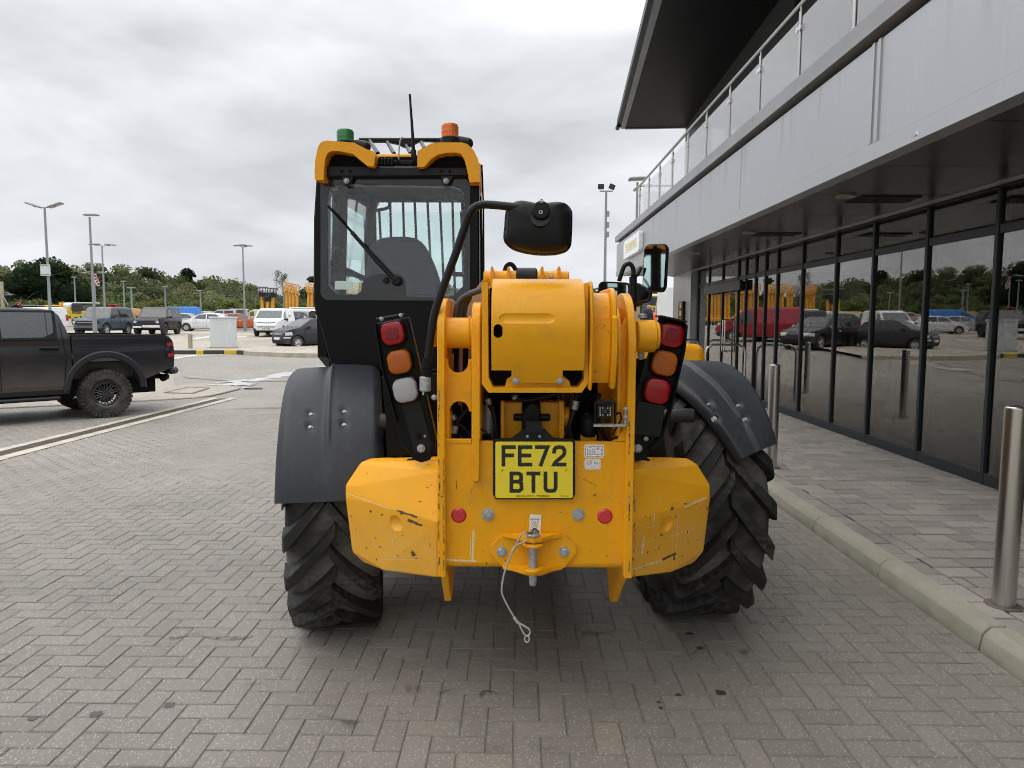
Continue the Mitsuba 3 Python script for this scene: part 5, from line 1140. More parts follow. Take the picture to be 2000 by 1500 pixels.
part(CAB, 'sun_visor', bx(xl(cz(850, 0)[0], YF - 0.1), xl(cz(935, 0)[0], YF - 0.1), YF - 0.12, YF - 0.08, zl(cz(0, 712)[1], YF), zl(cz(0, 690)[1], YF) + 0.05), 'black_matt')
# seat, wheel, levers
seat = [cz(*q) for q in ((575, 1300), (585, 1150), (610, 990), (640, 945), (690, 920), (770, 912), (850, 915), (905, 935), (945, 985), (985, 1070), (1020, 1180), (1025, 1300))]
so = np.array(PX(bez(np.array(seat), 4), 4.1)); sc_ = so.mean(0)
rings = [[tuple(sc_ + (p_ - sc_) * k) for p_ in so] for k in (0.8, 0.94, 1.0, 1.0, 0.95, 0.8)]
st = loft(rings, [4.02, 4.03, 4.06, 4.12, 4.17, 4.20], cap=True); cap0 = tm([(a, 4.02, b) for a, b in rings[0]] + [(sc_[0], 4.015, sc_[1])], [[(i + 1) % len(so), i, len(so)] for i in range(len(so))])
part(CAB, 'seat_back', cat(st, cap0), 'seat_cloth', smooth=40)
part(CAB, 'seat_base', bx(xl(720, 4.2), xl(860, 4.2), 4.15, 4.7, 1.25, 1.48, 0.05), 'seat_cloth')
q = aty(*cz(420, 995), 3.95); part(CAB, 'window_knob', cyl(q, q + np.array([0, 0.04, 0]), 0.028, 16, b=0.008), 'black_satin', smooth=30)
part(CAB, 'window_catch', tube([aty(*cz(460 + 10 * math.cos(t), 1007 + 11 * math.sin(t)), 3.85) for t in np.linspace(0, 2 * PI, 14)[:-1]], 0.003, 6, closed=True), 'black_satin', smooth=True)
part(CAB, 'steering_wheel', tube([(-0.72 + 0.17 * math.cos(t), 4.75 + 0.12 * math.sin(t), 1.66 + 0.12 * math.sin(t)) for t in np.linspace(0, 2 * PI, 25)[:-1]], 0.014, 8, closed=True), 'black_matt', smooth=True)
part(CAB, 'arm_tray', bx(xl(cz(388, 0)[0], 4.3), xl(cz(490, 0)[0], 4.3), 4.3, 4.6, zl(cz(0, 1130)[1], 4.3), zl(cz(0, 1112)[1], 4.3)), 'black_matt')
part(CAB, 'arm_tray', bx(xl(cz(1085, 0)[0], 4.5), xl(cz(1150, 0)[0], 4.5), 4.5, 4.7, zl(cz(0, 1132)[1], 4.5), zl(cz(0, 1115)[1], 4.5)), 'black_matt')
part(CAB, 'paper_notice', bx(xl(cz(415, 0)[0], YC), xl(cz(518, 0)[0], YC), YC + 0.002, YC + 0.004, zl(cz(0, 1220)[1], YC), zl(cz(0, 1170)[1], YC)), 'sticker', label='pale notice stuck inside the rear window')
cp('inner_dash', ((565, 1290), (575, 1170), (620, 1130), (780, 1128), (805, 1150), (815, 1290)), YC + 0.085, 0.05, 'black_matt')
# wiper
wp = hs([cz(*q) for q in ((763, 1163), (735, 1140), (640, 1040), (540, 925), (500, 880))], YC - 0.035)
part(CAB, 'wiper_arm', tube(bez(wp, 3), [0.013] * 3 + [0.012] * 4 + [0.010] * 6, 8) if len(bez(wp, 3)) == 13 else tube(bez(wp, 3), 0.010, 8), 'black_satin', smooth=True)
part(CAB, 'wiper_blade', tube(hs([cz(*q) for q in ((362, 727), (430, 800), (520, 900), (600, 985))], YC - 0.022), 0.007, 6), 'black_matt', smooth=True)
q = aty(*cz(763, 1165), YC - 0.03); part(CAB, 'wiper_spindle', cyl(q + np.array([0, -0.015, 0]), q + np.array([0, 0.03, 0]), 0.026, 18, b=0.008), 'black_satin', smooth=30)
q = aty(*cz(703, 1163), YC - 0.01); part(CAB, 'washer_jet', cyl(q + np.array([0, -0.01, 0]), q + np.array([0, 0.01, 0]), 0.018, 16, b=0.005), 'black_satin', smooth=30)
# hinges, roof
for o in (0, 583):
    h_ = cp('window_hinge', ((433 + o, 515), (518 + o, 515), (514 + o, 555), (488 + o, 605), (458 + o, 607), (440 + o, 570)), YC - 0.045, 0.03, 'black_satin', 0.004)
    bolt(h_, *cz(470 + o, 580), YC - 0.046, 0.011)
    for e in (0, 50): bolt(h_, *cz(443 + o + e, 523), YC - 0.046, 0.008, 'black_matt')
cp('roof_lip', ((335, 500), (345, 490), (1170, 500), (1180, 512), (1180, 552), (335, 556)), YC - 0.05, 0.06, 'black_satin', 0.006)
cp('roof_vent_panel', ((335, 500), (345, 440), (375, 405), (420, 400), (510, 420), (590, 492), (590, 505), (335, 510)), YC - 0.02, 0.10, 'black_matt', 0.004)
cp('roof_vent_panel', ((1172, 505), (1160, 450), (1130, 418), (1050, 413), (990, 430), (920, 500), (920, 508), (1172, 514)), YC - 0.02, 0.10, 'black_matt', 0.004)
RY = YC - 0.10
rl = [(285, 573), (283, 520), (291, 440), (303, 380), (322, 352), (350, 343), (515, 356), (590, 395), (632, 408), (640, 430), (628, 495), (590, 490), (560, 465), (505, 420), (430, 405), (385, 403), (360, 415), (345, 450), (338, 510), (335, 575)]
rr = [(1190, 588), (1178, 520), (1160, 450), (1140, 420), (1110, 413), (1050, 415), (1000, 428), (965, 452), (925, 497), (886, 498), (884, 405), (905, 395), (968, 360), (1010, 354), (1145, 354), (1180, 365), (1215, 400), (1240, 450), (1250, 490), (1250, 585)]
for pts in (rl, rr):
    cp('roof_corner', pts, RY, 0.30, 'yellow_plain', 0.012, 0.004, smooth=30, label='yellow roof corner moulding')
# roof moulding sides going forward, the roof deck
zro = zl(cz(0, 350)[1], RY)
part(CAB, 'roof_side', rhull([(X0 - 0.01, RY + 0.3, zro - 0.03), (X0 + 0.05, RY + 0.3, zro - 0.01), (X0 - 0.005, RY + 0.3, zro - 0.16), (X0f - 0.01, YF + 0.1, roofz - 0.06), (X0f + 0.05, YF + 0.1, roofz - 0.02), (X0f - 0.01, YF + 0.1, roofz - 0.12)], 0.018), 'yellow_plain', smooth=35)
part(CAB, 'roof_side', rhull([(X1 - 0.02, RY + 0.3, zro - 0.06), (X1 - 0.07, RY + 0.3, zro - 0.02), (X1 - 0.02, RY + 0.3, zro - 0.18), (X1f, YF + 0.1, roofz - 0.06), (X1f - 0.05, YF + 0.1, roofz - 0.02), (X1f, YF + 0.1, roofz - 0.12)], 0.018), 'yellow_plain', smooth=35)
cp('roof_rear_panel', ((640, 455), (650, 420), (875, 418), (885, 455)), YC + 0.15, 0.1, 'yellow_plain', 0.01)
cp('roof_tray', ((625, 492), (630, 455), (890, 455), (890, 495)), YC + 0.05, 0.2, 'black_matt', 0.01)
for i in range(5):
    cp('connector', ((650 + 19 * i, 488), (650 + 19 * i, 442 + 4 * (i % 2)), (664 + 19 * i, 442 + 4 * (i % 2)), (664 + 19 * i, 488)), YC - 0.03, 0.05, 'black_satin', 0.004)
part(CAB, 'cable', tube(bez(hs([cz(*q) for q in ((770, 460), (785, 476), (815, 484), (850, 478), (872, 455), (880, 430))], YC - 0.02), 6), 0.008, 8), 'black_matt', smooth=True)
part(CAB, 'cable', tube(bez(hs([cz(*q) for q in ((776, 458), (778, 400), (785, 345), (798, 322))], YC + 0.02), 6), 0.004, 8), 'zinc', smooth=True)
# antenna
part(CAB, 'antenna', tube(hs([cz(*q) for q in ((866, 455), (862, 400))], YC) , 0.014, 10), 'black_satin', smooth=True)
part(CAB, 'antenna_whip', tube(hs([cz(*q) for q in ((862, 410), (857, 300), (841, 72))], YC), [0.010, 0.0075, 0.0055], 8), 'black_satin', smooth=True)
# roof guard
YG = 4.6
cp('guard_frame', ((540, 326), (1165, 326), (1172, 352), (1150, 356), (900, 342), (830, 378), (800, 378), (770, 362), (700, 348), (545, 348)), YG, 0.05, 'black_satin', 0.006)
for (a, b), (c_, d) in (((606, 345), (655, 420)), ((708, 352), (750, 422)), ((818, 370), (846, 420)), ((908, 352), (928, 392))):
    part(CAB, 'roof_guard_bar', cyl(aty(*cz(a, b), YG), aty(*cz(c_, d), YC + 0.2), 0.011, 8), 'black_satin', smooth=True)
# beacons
def beacon(cx, ytop, ybot, w, ybase, m, label):
    Y = 3.85; x = xl(cz(cx, 0)[0], Y); z0, z1, zb_ = zl(cz(0, ybot)[1], Y), zl(cz(0, ytop)[1], Y), zl(cz(0, ybase)[1], Y); r_ = sx(w / 6, Y)
    k = part(TH, 'beacon', lathe_z([(r_, 0), (r_ * 1.0, (z1 - z0) * 0.25), (r_ * 0.97, (z1 - z0) * 0.27), (r_ * 1.0, (z1 - z0) * 0.30), (r_ * 0.98, (z1 - z0) * 0.8), (r_ * 0.90, (z1 - z0) * 0.95), (r_ * 0.78, z1 - z0), (0, z1 - z0)], x, Y, z0, 28), m, smooth=25, label=label)
    part(k, 'base', lathe_z([(0, 0), (r_ * 1.12, 0), (r_ * 1.12, z0 - zb_ - 0.004), (r_ * 1.0, z0 - zb_), (0, z0 - zb_)], x, Y, zb_, 24), 'black_satin', smooth=30)
    part(k, 'rib', cat(*[lathe_z([(r_ * 0.99, -0.003), (r_ * 1.025, 0), (r_ * 0.99, 0.003)], x, Y, z0 + (z1 - z0) * t, 28) for t in (0.36, 0.5, 0.64, 0.78)]), m, smooth=True, kind='stuff', label='moulded ribs of the beacon lens')
beacon(490, 282, 352, 96, 395, 'green_lens', 'green beacon on the cab roof')
beacon(1083, 248, 328, 97, 372, 'orange_lens', 'orange beacon on the cab roof')
part(CAB, 'seal_line', tube(hs([(941, 322), (944, 400), (945, 540)], YC + 0.05), 0.005, 6), 'black_matt', smooth=True)
for a, b in ((560, 372), (1160, 352)):
    part(CAB, 'roof_hump', rhull([aty(*cz(a - 25, b), 3.86), aty(*cz(a + 20, b + 8), 3.86)], 0.03), 'black_satin', smooth=40)

# ---- chassis, axle, wheels
part(TH, 'chassis', bx(-0.25, 0.35, 2.75, 6.9, 0.62, 0.98, 0.02), 'black_matt')
part(TH, 'rear_axle', cat(cyl((-0.75, 3.62, 0.62), (0.75, 3.66, 0.62), 0.10, 20), trimesh.creation.icosphere(3, 0.2).apply_translation((0.02, 3.64, 0.62))), 'black_matt', smooth=40)
part(TH, 'front_axle', cyl((-0.8, 6.35, 0.62), (0.8, 6.35, 0.62), 0.11, 16), 'black_matt', smooth=40)
part(TH, 'engine_cover', rhull([(0.62, 4.3, 0.8), (1.12, 4.3, 0.8), (0.62, 5.9, 0.8), (1.12, 5.9, 0.8), (0.66, 4.4, 1.36), (1.08, 4.4, 1.33), (0.66, 5.8, 1.30), (1.08, 5.8, 1.27)], 0.06), 'yellow_plain', smooth=35)
part(TH, 'fuel_tank', bx(0.45, 0.95, 4.25, 5.6, 0.45, 0.80, 0.04), 'black_matt')
part(TH, 'step_box', bx(-1.05, -0.4, 4.2, 5.4, 0.45, 0.85, 0.04), 'black_matt')
def tyre_parts(R=0.62, W=0.40, nl=19):
    h = W / 2
    prof = [(0.300, -h * 0.80), (0.325, -h * 0.96), (0.40, -h * 1.06), (0.47, -h * 1.06), (0.545, -h * 0.98), (0.570, -h * 0.84), (0.580, -h * 0.55), (0.584, 0), (0.580, h * 0.55), (0.570, h * 0.84), (0.545, h * 0.98), (0.47, h * 1.06), (0.40, h * 1.06), (0.325, h * 0.96), (0.300, h * 0.80)]
    carc = lathe_x(prof, 0, 0, 0, 72)
    Rc = lambda x: np.interp(abs(x), [0, h * 0.55, h * 0.84, h * 0.98, h * 1.05], [0.584, 0.580, 0.570, 0.545, 0.50])
    def lug(side, th0):
        secs = []
        for t in np.linspace(-0.06, 1.0, 10):
            x = side * t * h * 1.02
            ang = th0 - 0.40 * max(t, -0.1) ** 0.9 if t > 0 else th0 - 0.40 * t
            top = 0.622 if t < 0.9 else 0.622 - (t - 0.9) * 0.12
            wb, wt_ = 0.037 + 0.012 * t, 0.027 + 0.012 * t
            r0 = Rc(x) - 0.012
            for (rr_, w) in ((r0, -wb), (top - 0.005, -wt_), (top, -wt_ * 0.86), (top, wt_ * 0.86), (top - 0.005, wt_), (r0, wb)):
                a = ang + w / 0.6
                xx = x - side * 0 + (side * 0.012 if t > 0.95 and rr_ < 0.56 else 0)
                secs.append((xx, -rr_ * math.cos(a), rr_ * math.sin(a)))
        # the lug's end runs down the shoulder
        x = side * h * 1.07; ang = th0 - 0.415
        for (rr_, w) in ((0.50, -0.050), (0.555, -0.044), (0.578, -0.038), (0.578, 0.038), (0.555, 0.044), (0.50, 0.050)):
            a = ang + w / 0.6; secs.append((x, -rr_ * math.cos(a), rr_ * math.sin(a)))
        n, k, f = 6, 11, []
        for i in range(k - 1):
            for j in range(n - 1):
                a = i * n + j; q = [[a, a + 1, a + n + 1], [a, a + n + 1, a + n]]
                f += q if side > 0 else [z[::-1] for z in q]
        for j in range(1, n - 1):
            f.append([0, j, j + 1] if side < 0 else [0, j + 1, j]); e = (k - 1) * n; f.append([e, e + j + 1, e + j] if side < 0 else [e, e + j, e + j + 1])
        return tm(secs, f)
    lugs = [(lug(s, 2 * PI * (i + (0.5 if s > 0 else 0)) / nl)) for s in (-1, 1) for i in range(nl)]
    return carc, lugs
carc, lugs = tyre_parts()
rim = lathe_x([(0.0, 0.02), (0.16, 0.02), (0.20, -0.03), (0.27, -0.04), (0.285, -0.16), (0.315, -0.17), (0.315, -0.15), (0.295, -0.14), (0.29, 0.14), (0.315, 0.15), (0.315, 0.17), (0.285, 0.16), (0.27, 0.0), (0.2, 0.0), (0.16, 0.05), (0, 0.05)], 0, 0, 0, 40)
def wheel(x, y, rz, label=None, detail=True):
    k = part(TH, 'tyre', xf(carc, (x, y, 0.613), rz), 'tyre_carcass', smooth=40, label=label)
    for l in (lugs if detail else []): part(k, 'lug', xf(l, (x, y, 0.613), rz), 'tyre_rubber', smooth=25)
    part(TH, 'rim', xf(rim, (x, y, 0.613), rz), 'yellow_plain', smooth=30)
LW, RW = (-0.93, 3.578, math.radians(12)), (0.905, 3.745, math.radians(6))
wheel(*LW, label='left rear tyre with chevron lugs'); wheel(*RW, label='right rear tyre with chevron lugs')
wheel(-0.92, 6.35, 0.0, label='left front tyre', detail=False); wheel(0.92, 6.35, 0.0, label='right front tyre', detail=False)

# ---- mudguards: arched sheets with a moulded rib and bolt dimples
def fender(cx, cy, rz, R, u0, u1, a0, a1, skew, bolts, ribu, nlab, lip):
    nu, nv = 60, 70; U = np.linspace(0, 1, nu); V = np.linspace(0, 1, nv); c_, s_ = math.cos(rz), math.sin(rz)
    def pos(u, v, dr_=0.0):
        a = np.radians(a0 + (a1 + skew * u - a0) * v); lo, hi = u0(v), u1(v); x = lo + (hi - lo) * u
        roll = 0.030 * np.clip((np.abs(u - 0.5) - 0.40) / 0.10, 0, 1) ** 2 + 0.010 * (2 * u - 1) ** 2
        rib = 0.011 * np.exp(-((u - ribu) / 0.022) ** 2) * np.clip((0.86 - v) / 0.10, 0, 1) + 0.006 * np.tanh((u - ribu) / 0.03)
        r_ = R - roll + rib + dr_
        y, z = -r_ * np.cos(a), r_ * np.sin(a)
        return np.stack([cx + x * c_ - y * s_, cy + x * s_ + y * c_, 0.613 + z], -1)
    uu, vv = np.meshgrid(U, V); P0 = pos(uu, vv)
    dents = np.zeros_like(uu); spots = []
    for (a, b) in bolts:
        pr = np.array([px_of(q)[:2] for q in P0.reshape(-1, 3)]); i = np.argmin(((pr - [a, b]) ** 2).sum(1)); spots.append(i)
        d = np.linalg.norm(P0 - P0.reshape(-1, 3)[i], axis=-1); dents += -0.010 * np.exp(-(d / 0.019) ** 4)
    top, bot = pos(uu, vv, dents), pos(uu, vv, dents - 0.010)
    n = nu * nv; v = np.vstack([top.reshape(-1, 3), bot.reshape(-1, 3)]); f = []
    for j in range(nv - 1):
        for i in range(nu - 1):
            a, b, c1, d1 = j * nu + i, j * nu + i + 1, (j + 1) * nu + i + 1, (j + 1) * nu + i
            f += [[a, b, c1], [a, c1, d1], [n + a, n + c1, n + b], [n + a, n + d1, n + c1]]
    ed = [j * nu for j in range(nv)] , [j * nu + nu - 1 for j in range(nv)], list(range(nu)), [(nv - 1) * nu + i for i in range(nu)]
    for e, fl in zip(ed, (0, 1, 1, 0)):
        for a, b in zip(e, e[1:]):
            q = [[a, b, n + b], [a, n + b, n + a]]; f += q if fl == 0 else [z[::-1] for z in q]
    m = tm(v, f)
    k = part(TH, 'mudguard', m, 'fender_plastic', smooth=35, label=nlab)
    nrm = trimesh.Trimesh(v, f, process=False).vertex_normals
    for i in spots:
        q, nn_ = v[i], nrm[i]; e0, e1, _ = frame_of(nn_)
        if nn_ @ (EYE - q) < 0: nn_ = -nn_
        part(k, 'bolt_recess', lathe([(0.0215, -0.001), (0.0205, 0.0012), (0.0, 0.0014)], q, e0, e1, nn_, 24), 'black_matt', smooth=30)
        part(k, 'bolt', cat(lathe([(0, 0.007), (0.006, 0.007), (0.008, 0.005), (0.009, 0.0)], q, e0, e1, nn_, 6), lathe([(0.013, 0.0), (0.013, 0.002), (0.0, 0.0022)], q, e0, e1, nn_, 20)), 'zinc', smooth=30)
    return m
lin = lambda a, b: (lambda v: a + (b - a) * v)
fl_ = fender(LW[0], LW[1], LW[2], 0.685, lin(-0.215, -0.235), lin(0.215, 0.225), 118, 13, 0, ((608, 806), (606, 833), (673, 803), (672, 829)), 0.47, 'left mudguard of black plastic', 0)
fr_ = fender(0.885, 3.745, math.radians(9), 0.705, lambda v: -0.215 + 0.215 * np.clip((v - 0.52) / 0.48, 0, 1) ** 1.0, lin(0.225, 0.205), 118, 26, 6, ((1385, 789), (1396, 815), (1443, 788), (1455, 815)), 0.45, 'right mudguard of black plastic', 0)
part(TH, 'mudguard_stay', tube(bez(hs([(742, 822), (765, 825), (800, 830)], 3.1), 5), 0.035, 14), 'fender_plastic', smooth=True)
part(TH, 'mudguard_stay', tube(bez(hs([(1355, 812), (1330, 811), (1290, 815)], 3.2), 5), 0.032, 14), 'fender_plastic', smooth=True)
pp('inner_bracket', [(752, 832), (778, 832), (778, 905), (756, 905)], 3.05, 0.1, 'black_paint')
pp('side_shield', [(745, 735), (860, 720), (860, 890), (760, 890)], 3.0, 0.03, 'black_paint')
pp('side_shield', [(1240, 700), (1290, 700), (1300, 900), (1240, 900)], 3.05, 0.03, 'black_paint')

# ---- front mirrors at the right
YO = 5.3
mr = lambda x, y: (940 + x / 5, 360 + y / 5)
part(TH, 'front_mirror_post', cyl(aty(*mr(1482, 905), YO), aty(*mr(1478, 1240), YO), 0.028, 14), 'black_satin', smooth=30)
part(TH, 'front_mirror_hoop', tube(bez(hs([mr(*q) for q in ((1345, 945), (1375, 850), (1400, 795), (1440, 775), (1470, 795), (1485, 840), (1483, 905))], YO), 5), 0.017, 10), 'black_satin', smooth=True)
part(TH, 'front_mirror_stay', tube(bez(hs([mr(*q) for q in ((1490, 1150), (1560, 1148), (1620, 1135), (1645, 1100), (1650, 1040))], YO), 5), 0.015, 10), 'black_satin', smooth=True)
part(TH, 'front_mirror_stay', tube(hs([mr(*q) for q in ((1490, 910), (1530, 880), (1560, 810))], YO), 0.013, 8), 'black_satin', smooth=True)
part(TH, 'front_work_lamp', rhull([aty(*mr(1510, 1040), YO + 0.05), aty(*mr(1560, 1060), YO + 0.05), aty(*mr(1520, 1120), YO + 0.05)], 0.06), 'black_satin', smooth=40)
def fmirror(pts, Y, ang, name, yaw, lab):
    o = rnd(PX(pts, Y), 0.03 if len(pts) > 5 else 0.004); c_ = np.array([o.centroid.x, Y, o.centroid.y])
    body = prism(o, Y, Y + 0.06, 'y', 0.02 if len(pts) > 5 else 0.004); face = prism(o.buffer(-0.012 if len(pts) > 5 else -0.005), Y - 0.0012, Y + 0.001, 'y')
    k = part(TH, name, rotm(body, [0, 0, 1], yaw, c_), 'black_satin', smooth=30, label=lab)
    v, f = trimesh.creation.triangulate_polygon(o.buffer(-0.012 if len(pts) > 5 else -0.005), engine='earcut')
    part(k, 'glass', rotm(tm(np.stack([v[:, 0], np.full(len(v), Y - 0.0015), v[:, 1]], 1), f), [0, 0, 1], yaw, c_), 'mirror_glass')
fmirror([mr(*q) for q in ((1590, 590), (1640, 578), (1790, 582), (1822, 620), (1815, 740), (1800, 1000), (1780, 1055), (1590, 1055), (1560, 1020), (1565, 860), (1575, 640))], YO, 0, 'front_mirror', -0.50, 'tall front mirror at the right')
fmirror([(603, 612), (608, 607), (616, 608), (617, 622), (605, 620)], YO, 0, 'front_mirror', 0.3, 'small front mirror left of the cab')
fmirror([mr(*q) for q in ((1140, 970), (1180, 945), (1420, 960), (1450, 985), (1440, 1200), (1135, 1200))], YO + 0.1, 0, 'front_mirror', -0.35, 'wide front mirror beside the boom')
# ---------------------------------------------------------------- vehicles
def paint(name, c, rough=0.28, cc=1.0, dust=0.0):
    if dust:
        def col(p, n, uv):
            d = smoothstep(1.05, 0.35, p.z + 0.17 + 0.25 * (fbm(p.x * 4, p.y * 4, p.z * 6, 4) - 0.5)) * (0.55 + 0.45 * noise(p.x * 30, p.y * 30, p.z * 60))
            return mix(mi.Color3f(*c), mi.Color3f(0.115, 0.098, 0.078), d * dust)
        def ro(p, n, uv): return rough + 0.35 * smoothstep(1.0, 0.5, p.z + 0.17)
        return mat(name, base_color=P(col), roughness=P(ro), clearcoat=cc * 0.6, clearcoat_gloss=0.95)
    return mat(name, base_color=c, roughness=rough, clearcoat=cc, clearcoat_gloss=0.95, specular=0.5)
mat('car_glass', base_color=(0.014, 0.016, 0.018), roughness=0.03, specular=0.9)
mat('car_glass_light', base_color=(0.045, 0.052, 0.055), roughness=0.03, specular=0.9)
mat('car_trim', base_color=(0.016, 0.016, 0.017), roughness=0.55)
mat('car_lamp', base_color=(0.62, 0.64, 0.66), roughness=0.12, clearcoat=1.0)
mat('car_red', base_color=(0.34, 0.012, 0.014), roughness=0.15, clearcoat=1.0)
mat('alloy', base_color=(0.50, 0.50, 0.52), roughness=0.3, metallic=0.7)
mat('black_alloy', base_color=(0.022, 0.022, 0.024), roughness=0.32, specular=0.6)
mat('plate_white', base_color=(0.72, 0.72, 0.70), roughness=0.4)
paint('paint_blue_grey', (0.075, 0.095, 0.125)); paint('paint_black', (0.010, 0.010, 0.011)); paint('paint_white', (0.70, 0.71, 0.71)); paint('paint_silver', (0.42, 0.43, 0.45), 0.32)
paint('paint_charcoal', (0.016, 0.017, 0.019), 0.34, 0.7); paint('paint_blue', (0.035, 0.20, 0.60), 0.35, 0.4); paint('paint_orange', (0.52, 0.095, 0.02)); paint('paint_red', (0.34, 0.012, 0.022)); paint('paint_cream', (0.62, 0.55, 0.34), 0.5, 0.2); paint('paint_dark', (0.02, 0.023, 0.03))
paint('paint_pickup', (0.017, 0.018, 0.021), 0.14, 1.2, dust=0.7)
def tread_col(p, n, uv): return mix(mi.Color3f(0.020, 0.019, 0.018), mi.Color3f(0.062, 0.054, 0.044), smoothstep(0.3, 0.7, fbm(p.x * 9, p.y * 9, p.z * 9, 4)))
mat('road_tyre', base_color=P(tread_col), roughness=0.8)

def car_wheel(parent, s, y, r, w, rim_m, put, spokes=5, detailed=False, face=1):
    rr_ = r * (0.60 if not detailed else 0.58)
    prof = [(rr_, -w * 0.42), (rr_ + 0.02, -w * 0.5), (r * 0.88, -w * 0.52), (r * 0.97, -w * 0.44), (r, -w * 0.3), (r, w * 0.3), (r * 0.97, w * 0.44), (r * 0.88, w * 0.52), (rr_ + 0.02, w * 0.5), (rr_, w * 0.42), (rr_, -w * 0.42)]
    t = lathe(prof, (s, y, r), (1, 0, 0), (0, 0, 1), (0, -1, 0), 44 if detailed else 28)
    tk = part(parent, 'tyre', put(t), 'road_tyre', smooth=35)
    e = face
    if detailed:
        bl = []
        for i in range(36):
            a = 2 * PI * i / 36
            for (y0, y1, o) in ((-0.48, -0.2, 0), (-0.14, 0.14, 0.4), (0.2, 0.48, 0), (0.50, 0.56, 0.2), (-0.56, -0.50, 0.2)):
                b = bx(-0.022, 0.022, w * y0, w * y1, r - 0.012 if abs(y0) < 0.49 else r * 0.87, r + 0.008 if abs(y0) < 0.49 else r - 0.004, 0.003)
                b = rotm(b, [0, 1, 0], a + o * 0.17, [0, 0, 0]); bl.append(xf(b, (s, y, r)))
        part(parent, 'tyre_tread', put(cat(*bl)), 'road_tyre', kind='stuff', label='chunky tread blocks of the tyre')
    yo = y + e * w * 0.30
    ring = lathe([(rr_ - 0.004, 0), (rr_ - 0.004, e * 0.12 * w), (rr_ - 0.03, e * 0.06 * w), (rr_ - 0.035, -e * 0.5 * w), (rr_ - 0.004, -e * 0.5 * w)], (s, yo, r), (1, 0, 0), (0, 0, 1), (0, 1, 0), 36)
    sp = [ring, lathe([(0, e * 0.02), (0.06, e * 0.015), (0.075, -e * 0.01), (0.07, -e * 0.05), (0, -e * 0.05)], (s, yo, r), (1, 0, 0), (0, 0, 1), (0, 1, 0), 20)]
    for i in range(spokes):
        a = 2 * PI * i / spokes
        if detailed:
            for dlt in (-0.20, 0.20):
                p0 = (0.05 * math.cos(a), 0.05 * math.sin(a)); p1 = ((rr_ - 0.045) * math.cos(a + dlt), (rr_ - 0.045) * math.sin(a + dlt))
                sp.append(cyl((s + p0[0], yo - e * 0.005, r + p0[1]), (s + p1[0], yo, r + p1[1]), 0.011, 6))
        else:
            p0 = (0.04 * math.cos(a), 0.04 * math.sin(a)); p1 = ((rr_ - 0.02) * math.cos(a), (rr_ - 0.02) * math.sin(a))
            sp.append(cyl((s + p0[0], yo, r + p0[1]), (s + p1[0], yo, r + p1[1]), 0.030, 6, r2=0.022))
    if detailed:
        sp.append(tube([(s + (rr_ - 0.05) * math.cos(q), yo, r + (rr_ - 0.05) * math.sin(q)) for q in np.linspace(0, 2 * PI, 37)[:-1]], 0.010, 6, closed=True))
        for i in range(20):
            a = 2 * PI * i / 20; sp.append(cyl((s + (rr_ - 0.05) * math.cos(a), yo, r + (rr_ - 0.05) * math.sin(a)), (s + (rr_ - 0.008) * math.cos(a), yo + e * 0.01, r + (rr_ - 0.008) * math.sin(a)), 0.010, 6))
        part(parent, 'brake_disc', put(cyl((s, yo - e * 0.07, r), (s, yo - e * 0.05, r), 0.15, 24)), 'black_matt', smooth=30)
    else:
        sp.append(cyl((s, yo - e * 0.10, r), (s, yo - e * 0.06, r), rr_ - 0.02, 24))
    part(parent, 'rim', put(cat(*sp)), rim_m, smooth=35)

